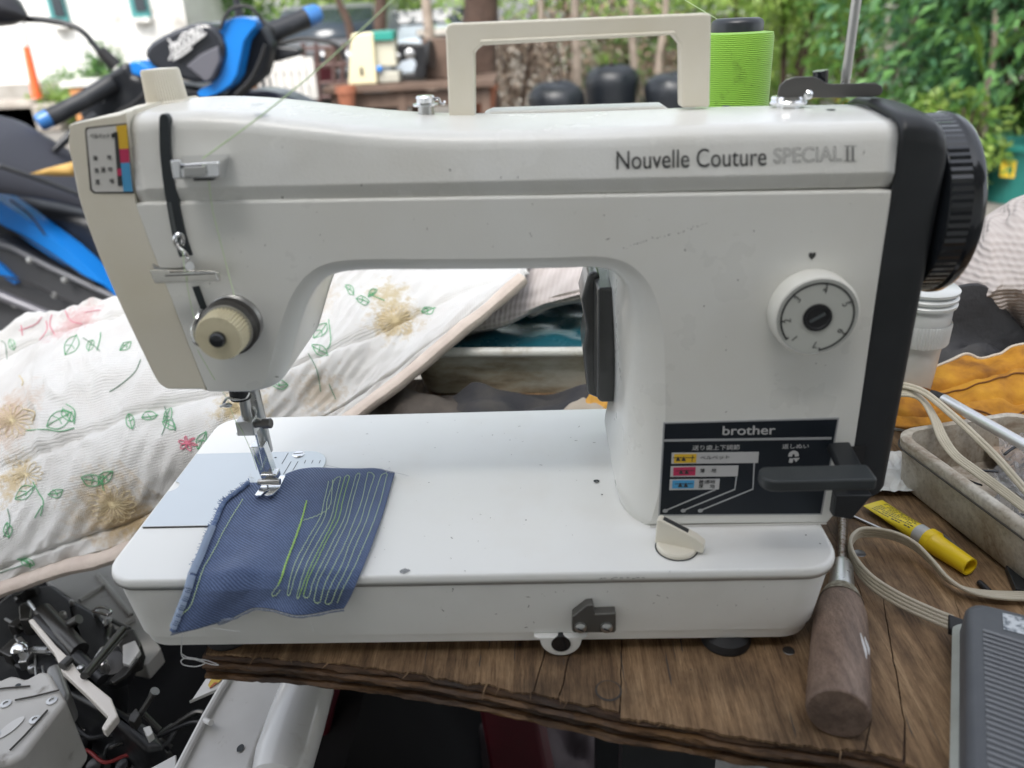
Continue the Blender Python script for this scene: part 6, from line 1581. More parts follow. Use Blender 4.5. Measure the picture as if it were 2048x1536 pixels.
MB().tube([P3(480, 42, 1.95), P3(474, 10, 1.95), P3(462, -60, 1.95)], [.014, .010, .009], 10).build('mirror_stalk', M['scblack'], SCt)
p = P3(203, 198, 1.845); MB().lathe([(.012, 0), (.012, .004), (.006, .006)], p, (0, -1, .3), 18).build('badge', M['chrome'], SCt)
plate('front_fender', crom([V(p) for p in ((425, 215), (470, 186), (520, 180), (570, 192), (610, 215), (600, 235), (430, 235))], 2), 1.98, .12, mat('fender_blue', (.03, .035, .06), .3, coat=.3), SCt, .02)
plate('leg_shield', [(420, 190), (470, 200), (480, 420), (380, 560), (300, 600), (300, 460), (360, 300)], 1.90, .08, M['scblack'], SCt, .02)
for px, y in ((-160, 1.78), (500, 2.05)):
    g = at(px, 400, y=y); MB().lathe([(.12, -.03), (.17, -.045), (.215, -.045), (.235, 0), (.215, .045), (.17, .045), (.12, .03)], (g.x, y+.08, GZ+.235), (.15, 1, 0), 40).build('wheel', M['black'], SCt)
lf = [P3(x, y, 1.52) for x, y in ((60, 347), (90, 338), (120, 330), (150, 322), (150, 352), (110, 352), (85, 350))]
o = MB().add([*lf], [tuple(range(7))]).build('dry_leaf', mat('dry_leaf', (.48, .30, .09), .7), None, solid=.002); _set(o, 'dry golden leaf lying on the scooter seat', 'leaf')

# ================================================================== FOLIAGE
def leafmat(name, a, b, tr=.35):
    m, t, bs = nodes(name)
    oi = N(t, 'NewGeometry'); f = t.nodes.new('ShaderNodeTexNoise'); f.inputs['Scale'].default_value = 3.0
    c = coords(t); t.links.new(c, f.inputs['Vector'])
    wn_ = N(t, 'TexWhiteNoise', noise_dimensions='1D'); t.links.new(oi.outputs['Random Per Island'], wn_.inputs['W'])
    col = mixc(t, wn_.outputs[0], a, b); t.links.new(col, bs.inputs['Base Color'])
    bs.inputs['Roughness'].default_value = .45
    tl = N(t, 'BsdfTranslucent'); t.links.new(col, tl.inputs[0]); mx = N(t, 'MixShader'); mx.inputs[0].default_value = tr
    t.links.new(bs.outputs[0], mx.inputs[1]); t.links.new(tl.outputs[0], mx.inputs[2])
    t.links.new(mx.outputs[0], t.nodes['Material Output'].inputs[0]); return m
M['lfdark'] = leafmat('leaf_dark', (.055, .15, .05), (.15, .32, .09))
M['lfmid'] = leafmat('leaf_mid', (.08, .21, .045), (.19, .36, .08))
M['lflight'] = leafmat('leaf_light', (.16, .30, .05), (.36, .48, .12))
M['lfyellow'] = leafmat('leaf_yellow', (.36, .34, .05), (.55, .45, .06))
M['lfblue'] = leafmat('leaf_bluegreen', (.07, .20, .10), (.22, .42, .22))
M['bark'] = mat('bark_brown', (.085, .052, .038), .9, var=(9, (.05, .03, .022), .4, .7), bmp=(30, .6, .02))
M['palebark'] = mat('bark_pale', (.33, .27, .22), .9, var=(12, (.2, .16, .13), .4, .7))
def leaves(c, rx, ry, rz, n, size, seed, clump=2.4, droop=.3, aspect=.42, low=-1.0):
    rnd = random.Random(seed); mb = MB(); c = V(c)
    while len(mb.f) < n*2:
        p = V((rnd.gauss(0, .5), rnd.gauss(0, .5), rnd.gauss(0, .5)))
        if p.length > 1.05 or p.z < low: continue
        if nz(p.x*clump+seed, p.y*clump, p.z*clump) < rnd.uniform(-.22, .20): continue
        q = c+V((p.x*rx, p.y*ry, p.z*rz)); s_ = size*rnd.uniform(.55, 1.3)
        out = V((p.x, p.y, p.z*.4)); out = out.normalized() if out.length > .01 else V((0, 0, 1))
        d = (out+V((rnd.gauss(0, .6), rnd.gauss(0, .6), rnd.gauss(0, .5)-droop))).normalized()
        w = d.cross(V((rnd.gauss(0, .4), rnd.gauss(0, .4), 1))).normalized()*s_*aspect; up = w.cross(d).normalized()*s_*.12
        mb.add([q-w*.0-d*s_*.5, q+w*.5+up, q+d*s_*.55-up*.5, q-w*.5+up], [(0, 1, 2), (0, 2, 3)])
    return mb
def bush(name, px, Y, h, rx, rz, n, size, m, label, seed, ry=None, group=None, cat='shrub', base=None):
    g = at(px, 100, y=Y); x = g.x; b = GZ if base is None else base
    t = thing(name, (x, Y, b), label, cat, group)
    mb = MB(); rnd = random.Random(seed)
    for k in range(5):
        a = rnd.uniform(0, 2*PI); mb.tube([(x+.03*math.cos(a), Y+.03*math.sin(a), b), (x+rx*.25*math.cos(a), Y+.1*math.sin(a), b+h*.5), (x+rx*.5*math.cos(a), Y+rx*.3*math.sin(a), b+h*.9)], [.02, .013, .005], 5)
    mb.build('stem', M['bark'], t)
    leaves((x, Y, b+h*.55), rx, ry or rx*.7, rz, int(n*1.5), size*.74, seed).build('foliage', M[m], t, smooth=False)
    return t
def trunk(pts, rs, m, name, parent, n=12):
    p = crom(pts, 5); r = [interp([(i*5, q) for i, q in enumerate(rs)], k)*(1+.10*nz(k*.9, rs[0]*50)) for k in range(len(p))]
    return MB().tube(p, r, n).build(name, m, parent)
# right-hand garden
R_ = [('garden_shrub', 1985, 4.4, 2.6, 1.0, 1.5, 3800, .11, 'lfblue', 'large blue green leafy shrub at the right edge of the garden', 1),
      ('garden_shrub', 1850, 5.2, 2.4, .9, 1.3, 2600, .11, 'lfmid', 'leafy shrub in the middle of the right-hand garden', 2),
      ('garden_shrub', 1700, 7.4, 2.6, 1.3, 1.3, 2300, .13, 'lflight', 'green shrub behind the steel spool rod', 3),
      ('garden_shrub', 2150, 4.0, 2.8, 1.2, 1.7, 4200, .12, 'lfdark', 'dark green shrub partly cut by the right picture edge', 4),
      ('low_shrub', 1935, 3.75, .55, .30, .30, 1100, .075, 'lflight', 'low light green plant beside the teal bin', 5),
      ('low_shrub', 1850, 4.2, .50, .40, .28, 1000, .08, 'lfmid', 'low green plant above the hand wheel', 6),
      ('low_shrub', 2060, 4.6, .80, .40, .45, 1300, .08, 'lfmid', 'mid green plant behind the teal bin', 7),
      ('low_shrub', 1600, 7.2, .70, .70, .42, 1500, .09, 'lflight', 'light green low plants right of the thread cone', 8),
      ('hanging_shrub', 1590, 6.3, 2.2, .55, .8, 1800, .10, 'lflight', 'yellow green leafy branch above the thread cone', 9),
      ('garden_shrub', 1500, 9.0, 2.8, 1.2, 1.4, 2600, .14, 'lflight', 'light green shrub far behind the thread cone', 10),
      ('back_shrub', 1180, 10.5, 3.0, 1.8, 1.5, 3000, .16, 'lflight', 'light green shrub above the grey wall behind the handle', 11),
      ('back_shrub', 800, 11.5, 3.0, 1.7, 1.7, 3600, .17, 'lflight', 'bright yellow green shrub left of the handle', 12),
      ('back_shrub', 690, 12.5, 3.2, 1.3, 1.8, 2600, .17, 'lflight', 'bright green shrub above the parked grey car', 13),
      ('back_shrub', 470, 13.0, 3.2, 1.6, 1.8, 2600, .18, 'lfmid', 'green shrub behind the blue scooter cowl', 14),
      ('wall_shrub', 150, 9.4, .62, .55, .35, 1300, .09, 'lfmid', 'green weeds at the foot of the white house', 15),
      ('wall_shrub', 90, 9.0, .45, .40, .26, 900, .08, 'lflight', 'light green weeds beside the orange post', 16),
      ('wall_shrub', 200, 9.6, .95, .30, .40, 900, .09, 'lfdark', 'dark green weed against the white house wall', 17)]
for a in R_: bush(*a)
bush('back_shrub', 300, 15.0, 3.6, 2.2, 2.0, 2600, .2, 'lfdark', 'dark green shrub behind the white house', 18)
bush('back_shrub', 1950, 9.5, 4.0, 2.5, 2.4, 4200, .17, 'lfmid', 'tall green shrub behind the garden wall on the right', 19)
bush('back_shrub', 1380, 12.5, 3.6, 2.0, 1.8, 2600, .18, 'lflight', 'pale green shrub in the middle distance behind the handle', 20)
M['lfdry'] = leafmat('leaf_dry', (.13, .085, .06), (.34, .26, .19), .15)
bush('dry_shrub', 1130, 8.6, 1.1, .75, .6, 800, .11, 'lfdry', 'dry brown twiggy shrub seen through the left half of the handle', 21)
bush('dry_shrub', 1300, 8.8, 1.0, .6, .5, 600, .11, 'lfdry', 'dry brown shrub seen through the right half of the handle', 22)
bush('dry_shrub', 1030, 7.4, .9, .4, .45, 900, .09, 'lfdry', 'dry brown shrub beside the dark tree trunk', 23)
bush('low_shrub', 1240, 9.0, .9, .8, .5, 1200, .1, 'lfmid', 'low green plants at the foot of the block wall', 24)
# palm-like arching fronds
def fronds(name, px, py, Y, n, L, m, label, seed, width=.02):
    b = at(px, py, y=Y); t = thing(name, b, label, 'plant'); rnd = random.Random(seed)
    for k in range(n):
        a = rnd.uniform(0, 2*PI); l = L*rnd.uniform(.7, 1.2); d = V((math.cos(a), math.sin(a)*.6, 0))
        sp = [b+d*l*s_*.75+V((0, 0, l*(1.25*s_-.95*s_*s_))) for s_ in [i/9 for i in range(10)]]
        mb = MB(); w = V((-d.y, d.x, 0)).normalized()
        vs = []
        for i, p in enumerate(sp): ww = width*math.sin(PI*(.08+.92*i/9))+.001; vs += [p-w*ww, p+V((0, 0, -ww*.35)), p+w*ww]
        mb.add(vs, [(3*i, 3*i+1, 3*i+4, 3*i+3) for i in range(9)]+[(3*i+1, 3*i+2, 3*i+5, 3*i+4) for i in range(9)])
        mb.build('leaf', M[m], t)
fronds('arching_plant', 1695, 235, 5.0, 16, .42, 'lfyellow', 'yellow strap-leaved plant above the belt cover', 31, .022)
fronds('arching_plant', 1900, 200, 4.1, 18, .75, 'lfblue', 'arching feathery plant right of the hand wheel', 32, .012)
fronds('arching_plant', 1780, 250, 4.6, 12, .5, 'lflight', 'light green arching plant beside the yellow leaves', 33, .015)
fronds('arching_plant', 1965, 150, 3.9, 14, .6, 'lflight', 'pale arching leaves in front of the blue green shrub', 34, .010)
# trees with visible trunks
def tree(name, pts, Y, rs, m, label, seed, crown=None):
    p3 = [at(px, py, y=Y) for px, py in pts]; t = thing(name, (p3[0].x, Y, p3[0].z), label, 'tree')
    trunk(p3, rs, M[m], 'trunk', t)
    if crown:
        c, r, n, s_, lm = crown; leaves(V((p3[-1].x, Y, p3[-1].z+c)), r, r*.8, r*.7, n, s_, seed).build('crown', M[lm], t, smooth=False)
    return t
tree('dark_tree', [(960, 330), (962, 200), (958, 100), (962, 0), (950, -150), (930, -420)], 5.2, [.15, .125, .115, .11, .10, .07], 'bark', 'thick dark brown tree trunk behind the handle', 51, (.6, 1.5, 2600, .13, 'lfmid'))
tree('leaning_tree', [(1800, 260), (1760, 200), (1790, 120), (1830, 40), (1880, -120)], 5.6, [.07, .06, .055, .05, .03], 'palebark', 'leaning pale brown trunk behind the belt cover', 52)
tree('leaning_tree', [(1735, 240), (1728, 150), (1715, 80), (1722, -60)], 6.2, [.05, .045, .04, .03], 'bark', 'thin dark trunk just right of the spool rod', 53)
tree('leaning_tree', [(1848, 230), (1842, 120), (1850, 40), (1842, -80)], 5.8, [.10, .085, .08, .06], 'bark', 'brown trunk among the right-hand shrubs', 54)
for k, (x0, x1, Y, r, wh) in enumerate(((1088, 1082, 7.8, .035, 'first'), (1154, 1150, 7.6, .05, 'second'), (1268, 1262, 7.5, .042, 'third'), (1318, 1330, 7.9, .042, 'fourth'))):
    tree('slim_tree', [(x0, 230), (x0, 120), (x1, 40), (x1+4, -120)], Y, [r, r*.85, r*.8, r*.6], 'palebark', f'{wh} slim pale trunk from the left seen through the handle', 60+k)
tree('slim_tree', [(720, 200), (700, 60), (676, 0), (640, -100)], 8.2, [.045, .04, .035, .03], 'bark', 'slim dark trunk in front of the parked grey car', 66)
tree('slim_tree', [(764, 200), (760, 60), (762, 0), (764, -100)], 9.5, [.08, .075, .07, .06], 'bark', 'straight dark trunk behind the beige overlocker', 67)
tree('slim_tree', [(866, 190), (858, 60), (852, 0), (850, -100)], 8.6, [.06, .055, .05, .04], 'palebark', 'slim pale trunk left of the handle', 68)
tree('slim_tree', [(1962, 310), (1970, 200), (1985, 120), (1990, 20)], 3.9, [.022, .018, .015, .01], 'palebark', 'thin pale stem in front of the right-hand shrubs', 69)
# big crowns overhead, out of the frame, that shade the garden
# ================================================================== WALLS AND HOUSE IN THE DISTANCE
def _oldwall(t, b):
    c = coords(t)
    col = ramp(t, noise_tex(t, c, 1.8, 7, .65), [(.3, (.36, .34, .31)), (.45, (.66, .65, .62)), (.7, (.78, .77, .75))])
    t.links.new(col, b.inputs['Base Color']); b.inputs['Roughness'].default_value = .9; bump(t, b, noise_tex(t, c, 14, 5), .4, .02)
M['whitewall'] = tex_mat('weathered_white_wall', _oldwall)
M['windowteal'] = mat('window_teal', (.05, .22, .22), .3)
M['glassdark'] = mat('dark_glass', (.02, .03, .04), .1)
WH = thing('white_house', at(150, 160, y=11), 'weathered white house with teal windows at the far left', 'house')
xl, xr = at(-900, 100, y=11).x, at(384, 100, y=11).x
MB().box(((xl+xr)/2, 12.0, GZ+1.7), (xr-xl, 2.0, 3.4)).build('wall', M['whitewall'], WH)
MB().box(((xl+xr)/2-.1, 12.0, GZ+3.5), (xr-xl+.6, 2.6, .15)).build('roof', M['rooftin'], WH)
zb = at(100, 165, y=10.95).z
MB().box(((xl+xr)/2, 10.94, (GZ+zb)/2), (xr-xl+.02, .14, zb-GZ)).build('plinth', mat('plinth_grey', (.33, .31, .28), .9, var=(3, (.22, .2, .17), .4, .7)), WH)
for (a, b2, c, d_) in ((70, -90, 140, 46), (238, -90, 302, 34)):
    p, q = at(a, b2, y=10.97), at(c, d_, y=10.97)
    wdw = MB().box(((p.x+q.x)/2, 10.98, (p.z+q.z)/2), (q.x-p.x, .08, p.z-q.z)).build('window', M['windowteal'], WH)
    MB().box(((p.x+q.x)/2+.03, 10.93, (p.z+q.z)/2), ((q.x-p.x)*.62, .02, (p.z-q.z)*.8)).build('pane', M['glassdark'], wdw)
    MB().box(((p.x+q.x)/2, 10.92, q.z-.03), ((q.x-p.x)*1.1, .12, .06)).build('sill', M['whitewall'], wdw)
kb = at(40, 215, y=9.2)
for k, (px, w_, h_) in enumerate(((0, 1.1, .34), (72, .75, .30))):
    p = at(px, 215, y=9.0); _set(MB().box((p.x, 9.0, GZ+h_/2), (w_, .5, h_)).build('concrete_block', mat('block_concrete', (.34, .31, .27), .9, var=(5, (.24, .21, .18), .4, .7)) if k == 0 else bpy.data.materials['block_concrete'], None, bevel=.03), ('long' if k == 0 else 'short')+' rough concrete block '+('at the left edge by the white house' if k == 0 else 'under the orange post'), 'block')
pa, pb_ = at(75, 196, y=8.9), at(38, 20, y=8.9); pm = at(52, 92, y=8.9)
op = thing('traffic_post', pa, 'leaning orange and white marker post in front of the white house', 'post')
MB().tube([pa, pm], [.055, .036], 14).build('orange_part', mat('marker_orange', (.75, .13, .04), .5), op)
MB().tube([pm, pb_], [.036, .028], 14).build('white_part', mat('marker_white', (.70, .70, .68), .5), op)
# low grey block wall across the back of the yard
def _block(t, b):
    c = coords(t)
    col = ramp(t, noise_tex(t, c, 2.2, 6, .7), [(.3, (.20, .175, .15)), (.5, (.38, .35, .31)), (.7, (.52, .49, .44))])
    t.links.new(col, b.inputs['Base Color']); b.inputs['Roughness'].default_value = .95; bump(t, b, noise_tex(t, c, 25, 5), .5, .02)
M['block'] = tex_mat('mossy_block', _block)
YW_ = 9.8
bw_ = thing('block_wall', (at(1400, 200, y=YW_).x, YW_, GZ), 'mossy grey concrete block wall across the back of the yard', 'wall')
x0, x1 = at(880, 100, y=YW_).x, at(2300, 100, y=YW_).x
zt3 = at(1700, 30, y=YW_).z
nb_, rows3 = int((x1-x0)/.40), 6
hh = (zt3-GZ)/rows3
mb0 = MB().box((0, 0, 0), (.385, .16, hh-.015)); proto = mb0.build('block', M['block'], bw_, bevel=.008, seg=1)
MB().box(((x0+x1)/2, YW_+.05, (GZ+zt3)/2), (x1-x0+.4, .10, zt3-GZ-.01)).build('mortar', mat('mortar', (.36, .33, .29), .95), bw_)
first = True
for r in range(rows3):
    for k in range(nb_):
        o = proto if first else proto.copy()
        if not first: COL.objects.link(o)
        first = False
        o.location = (x0+.2+k*.40+(.2 if r % 2 else 0), YW_+random.Random(k*7+r).uniform(-.012, .012), GZ+hh*(r+.5))
        o.matrix_parent_inverse = Matrix.Translation(-V(bw_.location))
MB().box(((x0+x1)/2, YW_+.03, zt3+.03), (x1-x0+.5, .26, .06)).build('coping', M['block'], bw_)
# ================================================================== PARKED CAR
CY_ = 8.8
def C3(px, py, dy=0): return at(px, py, y=CY_+dy)
car = thing('parked_car', (C3(610, 200).x, CY_, GZ), 'grey parked car seen end-on behind the scooter handlebar', 'car')
M['cargrey'] = mat('car_grey', (.17, .175, .185), .3, .2, coat=.5)
cx = C3(612, 60).x; wd = C3(760, 60).x-C3(468, 60).x; tz = C3(612, 6).z; bz_ = C3(612, 92).z
def car_ring(y, w, z0, z1, wt):
    return [(cx-w/2, y, z0), (cx-w/2*1.0, y, lerp(z0, z1, .45)), (cx-wt/2, y, lerp(z0, z1, .85)), (cx-wt*.4, y, z1), (cx+wt*.4, y, z1), (cx+wt/2, y, lerp(z0, z1, .85)), (cx+w/2, y, lerp(z0, z1, .45)), (cx+w/2, y, z0)]
MB().loft([car_ring(CY_, wd, GZ+.25, bz_-.1, wd*.9), car_ring(CY_+.1, wd, GZ+.2, bz_, wd*.95), car_ring(CY_+.8, wd, GZ+.2, bz_+.04, wd*.95), car_ring(CY_+3.6, wd, GZ+.2, bz_, wd*.95), car_ring(CY_+4.0, wd*.95, GZ+.3, bz_-.15, wd*.85)]).build('body', M['cargrey'], car, bevel=.05)
MB().loft([car_ring(CY_+.55, wd*.9, bz_-.02, bz_+.02, wd*.9), car_ring(CY_+1.2, wd*.9, bz_-.02, tz, wd*.74), car_ring(CY_+2.6, wd*.9, bz_-.02, tz, wd*.74), car_ring(CY_+3.4, wd*.9, bz_-.02, bz_+.02, wd*.9)]).build('cabin', M['cargrey'], car, bevel=.04)
ws = [(cx-wd*.40, CY_+.60, bz_+.03), (cx+wd*.40, CY_+.60, bz_+.03), (cx+wd*.34, CY_+1.12, tz-.08), (cx-wd*.34, CY_+1.12, tz-.08)]
MB().add([V(p)+V((0, -.03, .03)) for p in ws], [(0, 1, 2, 3)]).build('windscreen', M['glassdark'], car, solid=.01)
for s_ in (-1, 1):
    MB().box((cx+s_*wd*.36, CY_-.01, bz_-.16), (.26, .06, .14)).build('headlight', mat('lamp_clear', (.55, .58, .58), .15) if s_ < 0 else bpy.data.materials['lamp_clear'], car, bevel=.03)
    for yy in (CY_+.8, CY_+3.1): MB().lathe([(.12, -.1), (.30, -.1), (.31, 0), (.30, .1), (.12, .1)], (cx+s_*wd*.44, yy, GZ+.31), (1, 0, 0), 28).build('wheel', M['black'], car)
MB().box((cx, CY_-.02, GZ+.42), (wd*.8, .1, .2)).build('bumper', M['scblack'], car, bevel=.03)
MB().box((cx, CY_-.03, bz_-.16), (wd*.32, .06, .12)).build('grille', M['glassdark'], car, bevel=.01)
car2 = thing('pale_car', (at(830, 200, y=9.6).x, 9.8, GZ), 'pale blue car bonnet beyond the beige overlocker', 'car')
c2 = at(822, 85, y=9.6)
MB().loft([[(c2.x+a*.85, y, z) for a, z in ((-1, GZ+.25), (-1, c2.z-.1), (-.85, c2.z+h_), (.85, c2.z+h_), (1, c2.z-.1), (1, GZ+.25))] for y, h_ in ((9.6, -.05), (9.8, .05), (10.6, .12), (11.0, .32), (12.4, .32))]).build('body', mat('pale_blue_car', (.48, .54, .60), .3, coat=.4), car2, bevel=.04)
MB().box((c2.x, 10.78, c2.z+.24), (1.3, .12, .18), Matrix.Rotation(rad(-35), 3, 'X')).build('windscreen', M['glassdark'], car2)
for s_ in (-1, 1): MB().lathe([(.12, -.1), (.30, -.1), (.31, 0), (.30, .1), (.12, .1)], (c2.x+s_*.76, 10.2, GZ+.31), (1, 0, 0), 24).build('wheel', M['black'], car2)
# ================================================================== TABLE WITH OLD MACHINES IN THE YARD
TY = 4.4
M['rustwood'] = mat('reddish_wood', (.13, .085, .062), .7, var=(8, (.085, .055, .04), .4, .7))
zt4 = at(800, 166, y=TY).z
ytab = thing('yard_table', (at(820, 200, y=TY).x, TY+.3, GZ), 'reddish wooden table in the yard carrying old sewing machines', 'table')
xa, xb = at(645, 166, y=TY).x, at(990, 166, y=TY).x
MB().box(((xa+xb)/2, TY+.28, zt4-.022), (xb-xa, .62, .035)).build('table_top', M['rustwood'], ytab, bevel=.004)
for x in (xa+.06, xb-.06, (xa+xb)/2-.05):
    for y in (TY+.03, TY+.52): MB().box((x, y, (GZ+zt4-.04)/2), (.05, .05, zt4-.04-GZ)).build('leg', M['rustwood'], ytab)
MB().box(((xa+xb)/2, TY+.03, zt4-.09), (xb-xa-.1, .03, .08)).build('apron', M['rustwood'], ytab)
p, q = at(697, 160, y=TY+.05), at(742, 64, y=TY+.05)
ovl = thing('beige_overlocker', ((p.x+q.x)/2, TY+.12, zt4), 'cream overlock sewing machine with green top stripe on the yard table', 'sewing machine')
M['creamfar'] = mat('cream_casing', (.66, .60, .40), .45)
xc = at(790, 100, y=TY+.05).x
H_ = q.z-zt4-.003
MB().loft([[(a, y, z) for a, z in ((p.x, zt4-.003), (at(752, 160, y=TY).x, zt4-.003), (at(744, 62, y=TY).x, q.z), (at(700, 66, y=TY).x, q.z-.005))] for y in (TY+.02, TY+.18)]).build('front_case', M['creamfar'], ovl, bevel=.012)
MB().box(((at(742, 100, y=TY).x+xc)/2, TY+.13, zt4+H_*.62), (xc-at(742, 100, y=TY).x, .14, H_*.6)).build('side_case', mat('cream_grey', (.50, .48, .38), .5), ovl, bevel=.01)
MB().box(((at(742, 100, y=TY).x+xc)/2, TY+.12, zt4+H_*.93), (xc-at(742, 100, y=TY).x, .17, .05)).build('top_stripe', mat('teal_green', (.03, .26, .21), .4), ovl, bevel=.006)
MB().box((xc-.05, TY+.12, zt4+.03), (.12, .15, .06)).build('base', mat('cream_base', (.40, .39, .33), .5), ovl, bevel=.01)
MB().lathe([(.016, 0), (.016, .02), (.01, .024)], (at(757, 138, y=TY).x, TY+.04, at(757, 138, y=TY).z), (0, -1, 0), 16).build('blue_dial', M['blue'], ovl)
MB().box((at(722, 143, y=TY).x, TY+.018, at(722, 143, y=TY).z), (.016, .012, .045)).build('tension_knob', M['scblack'], ovl, bevel=.003)
bm_ = thing('black_machine', (at(820, 160, y=TY).x, TY+.2, zt4), 'old black sewing machine head on the yard table beside the cream overlocker', 'sewing machine')
q_ = [(782, 158), (846, 158), (852, 150), (858, 100), (848, 88), (800, 86), (786, 96), (784, 118), (800, 124), (826, 116), (832, 128), (826, 146), (784, 150)]
MB().prism([tuple(at(px, py, y=TY+.12))[::2] for px, py in q_], TY+.12, TY+.24).build('head', M['oily'], bm_, bevel=.012)
for px, py, r in ((820, 108, .028), (796, 112, .016)):
    p = at(px, py, y=TY+.11); MB().lathe([(r, 0), (r, .012), (r*.5, .018)], p, (0, -1, 0), 22).build('dial', M['steel'], bm_)
p = at(862, 110, y=TY+.12); MB().lathe([(.03, -.01), (.075, -.008), (.08, 0), (.075, .008), (.03, .01)], p, (1, -.2, 0), 30).build('hand_wheel', M['oily'], bm_)
p, q = at(848, 160, y=TY+.2), at(935, 74, y=TY+.2)
_set(MB().box(((p.x+q.x)/2, TY+.38, (zt4+q.z)/2), (q.x-p.x, .3, q.z-zt4)).build('wooden_box', M['rustwood'], None, bevel=.006), 'reddish brown wooden box on the yard table left of the handle', 'box')
# terracotta pots and stools below the table
M['terra'] = mat('terracotta', (.36, .13, .07), .8, var=(12, (.25, .10, .06), .4, .7))
def pot(px, py, Y, r, h, m, label, name='plant_pot', cat='plant pot'):
    p = at(px, py, y=Y); return _set(MB().lathe([(r*.68, -h), (r*.72, -h), (r*.95, -.04), (r*1.06, -.038), (r*1.06, 0), (r*.95, 0), (r*.9, -.03), (.01, -.03)], p, n=30).build(name, m, None, ang=35), label, cat)
pot(968, 166, 4.6, .075, .17, M['terra'], 'terracotta pot beside the dark tree trunk')
pot(690, 172, 4.3, .055, .12, M['terra'], 'small terracotta pot under the yard table')
pot(1935, 335, 3.85, .075, .11, M['terra'], 'terracotta pot half hidden by leaves at right')
# black plastic pots seen through the handle
M['blackpot'] = mat('black_pot_plastic', (.014, .017, .022), .35, rvar=(12, .25, .5))
def blackpot(px, ptop, Y, wpx, label, seed):
    p = at(px, ptop, y=Y); r = wpx/2/1560*((p-CAM).dot(CF)); rnd = random.Random(seed)
    rings = []
    for h, f in ((GZ-p.z, .78), ((GZ-p.z)*.55, .90), (-.16, .99), (-.11, 1.0), (-.07, .96), (-.035, .85), (-.015, .66), (-.003, .35), (.002, .02)):
        rings.append([p+V((math.cos(a)*r*f*(1+.07*nz(a*2.2, h*9, seed)), math.sin(a)*r*f, h+.025*nz(math.cos(a)*2.5, math.sin(a)*2.5, seed)*(1 if h > -.2 else 0))) for a in [2*PI*k/32 for k in range(32)]])
    return _set(MB().loft(rings).build('black_sack', M['blackpot'], None, ang=50), label, 'sack')
blackpot(1112, 164, 5.6, 116, 'low rounded black plastic sack, left of the three seen through the handle', 71)
blackpot(1224, 130, 5.9, 110, 'tall rounded black plastic sack, middle of the three seen through the handle', 72)
blackpot(1345, 146, 5.7, 112, 'rounded black plastic sack at the right leg of the handle', 73)
bush('pot_sprout', 1215, 5.95, .16, .10, .08, 120, .05, 'lflight', 'light green sprout behind the middle black sack', 74, base=at(1215, 140, y=5.95).z-.03, cat='plant')
# teal bin with yellow label
BY = 3.75
p0, p1 = at(2022, 290, y=BY), at(2022, 376, y=BY)
tb_ = thing('teal_bin', (p1.x+.05, BY, GZ), 'teal plastic bin with a yellow label at the right edge', 'bin')
MB().lathe([(.13, GZ+.002), (.15, p0.z-.02), (.165, p0.z-.018), (.165, p0.z), (.148, p0.z), (.12, GZ+.02)], (p1.x+.06, BY+.1, 0), n=36).build('bin_body', mat('bin_teal', (.015, .15, .13), .4), tb_, ang=35)
MB().lathe([(.168, p0.z-.03), (.172, p0.z-.012), (.168, p0.z+.004)], (p1.x+.06, BY+.1, 0), n=36, cap=False).build('bin_rim', mat('rim_teal', (.02, .22, .19), .4), tb_)
q = [at(px, py, y=BY-.055) for px, py in ((2004, 322), (2034, 322), (2028, 356), (2000, 354))]
MB().loft([q, [v+V((0, .01, 0)) for v in q]]).build('bin_label', mat('bin_yellow', (.68, .46, .02), .5), tb_)
# clutter by the scooter: crate, orange jar, black frames
M['crate'] = mat('crate_white', (.58, .57, .54), .5)
CRY = 4.0
cr = thing('white_crate', at(570, 200, y=CRY), 'white slatted plastic crate behind the scooter', 'crate')
a, b2 = at(512, 122, y=CRY), at(618, 205, y=CRY)
for k in range(7):
    x = lerp(a.x, b2.x, k/6); MB().box((x, CRY, (a.z+b2.z)/2), (.016, .02, a.z-b2.z)).build('slat', M['crate'], cr)
for k in range(4):
    z = lerp(a.z, b2.z, k/3); MB().box(((a.x+b2.x)/2, CRY+.018, z), (b2.x-a.x+.02, .014, .018)).build('rail', M['crate'], cr)
MB().box(((a.x+b2.x)/2, CRY+.20, (a.z+b2.z)/2), (b2.x-a.x, .01, a.z-b2.z)).build('back_panel', M['crate'], cr)
oj = at(490, 196, y=3.9); _set(MB().lathe([(.05, -.2), (.06, .0), (.065, .05), (.04, .10), (.042, .14), (.03, .145)], oj, n=26).build('orange_jar', mat('orange_clay', (.50, .20, .06), .5), None, ang=35), 'orange brown jar left of the white crate', 'jar')
rk = thing('metal_rack', at(650, 205, y=4.6), 'cluttered dark metal rack between the white crate and the cream overlocker', 'rack')
rnd = random.Random(6)
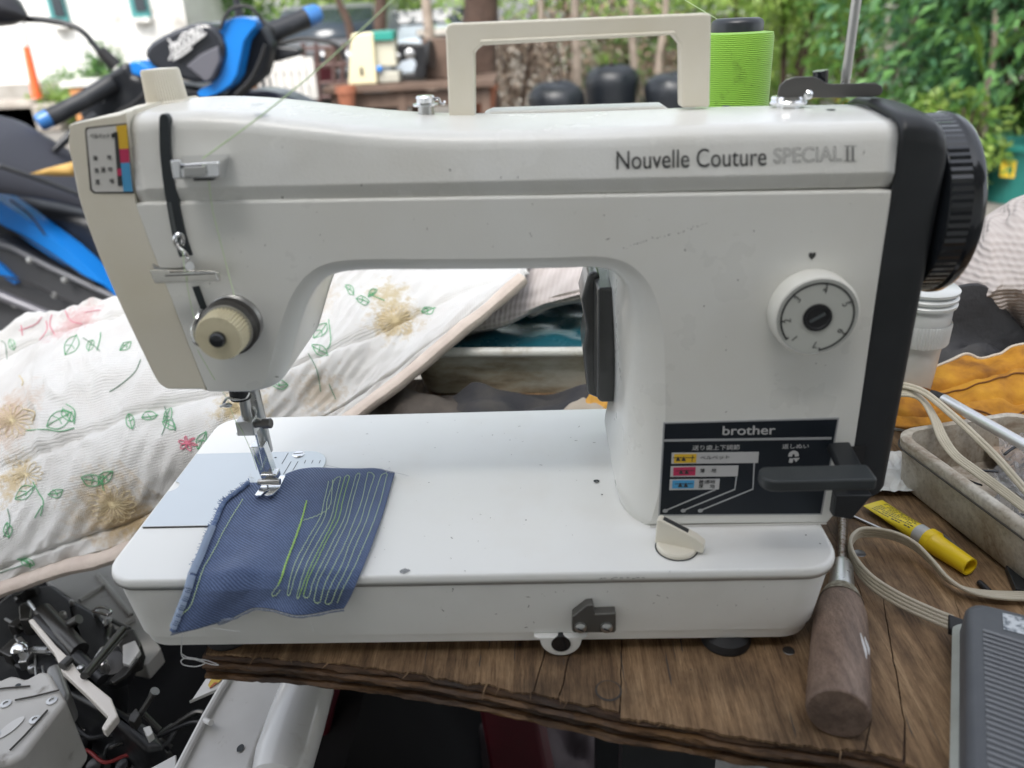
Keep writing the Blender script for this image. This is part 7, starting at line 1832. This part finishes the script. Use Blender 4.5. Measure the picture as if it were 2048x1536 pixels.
for k, px in enumerate((606, 632, 668, 688)):
    a, b2 = at(px, 86, y=4.6), at(px+rnd.uniform(-14, 14), 230, y=4.6); MB().tube([a, b2], .014, 8).build('upright', mat('rust_tube', (.10, .06, .055), .6, .4) if k == 0 else bpy.data.materials['rust_tube'], rk)
for py in (98, 132, 168, 196): MB().tube([at(600, py, y=4.6), at(695, py-4, y=4.6)], .011, 8).build('shelf_rail', bpy.data.materials['rust_tube'], rk)
for k, (px, py, w_, h_, m) in enumerate(((622, 118, .09, .08, 'scgrey'), (652, 150, .11, .10, 'redpaint'), (668, 116, .08, .12, 'rustwood'), (640, 182, .14, .08, 'scgrey'), (680, 186, .08, .10, 'crate'), (612, 158, .06, .10, 'rustwood'))):
    p = at(px, py, y=4.75); lb = ('grey carton high on the metal rack', 'dark red carton in the middle of the metal rack', 'brown carton at the right of the metal rack', 'wide grey carton low on the metal rack', 'pale carton low on the metal rack', 'small brown carton at the left of the metal rack')[k]
    _set(MB().box(p, (w_, .14, h_)).build('carton', M[m], None, bevel=.006), lb, 'carton')
pr__ = at(155, 168, y=7.6); sb = thing('small_table', (pr__.x, 7.6, GZ), 'small orange bench with pale top beyond the left grip', 'bench')
MB().box((pr__.x, 7.8, pr__.z), (.36, .4, .05)).build('table_top', M['crate'], sb)
MB().box((pr__.x+.03, 7.8, (pr__.z+GZ)/2-.02), (.28, .36, pr__.z-GZ-.05)).build('case', mat('bench_orange', (.45, .20, .07), .6), sb)
# scattered leaf litter along the foot of the wall
rnd = random.Random(12); mb = MB()
for k in range(2600):
    x, y = rnd.uniform(-3, 7), rnd.triangular(4.2, 9.7, 8.5); s_ = rnd.uniform(.02, .06); a = rnd.uniform(0, 6.3)
    c = V((x, y, GZ+.004+rnd.uniform(0, .02))); d = V((math.cos(a), math.sin(a), rnd.uniform(-.2, .3)))*s_; w_ = V((-math.sin(a), math.cos(a), rnd.uniform(-.2, .2)))*s_*.45
    mb.add([c-d, c+w_, c+d, c-w_], [(0, 1, 2, 3)])
o = mb.build('leaf_litter', leafmat('litter', (.16, .09, .05), (.36, .25, .13), .1), None, smooth=False); _set(o, 'brown dry leaves strewn over the yard ground', 'leaf litter', kind='stuff')
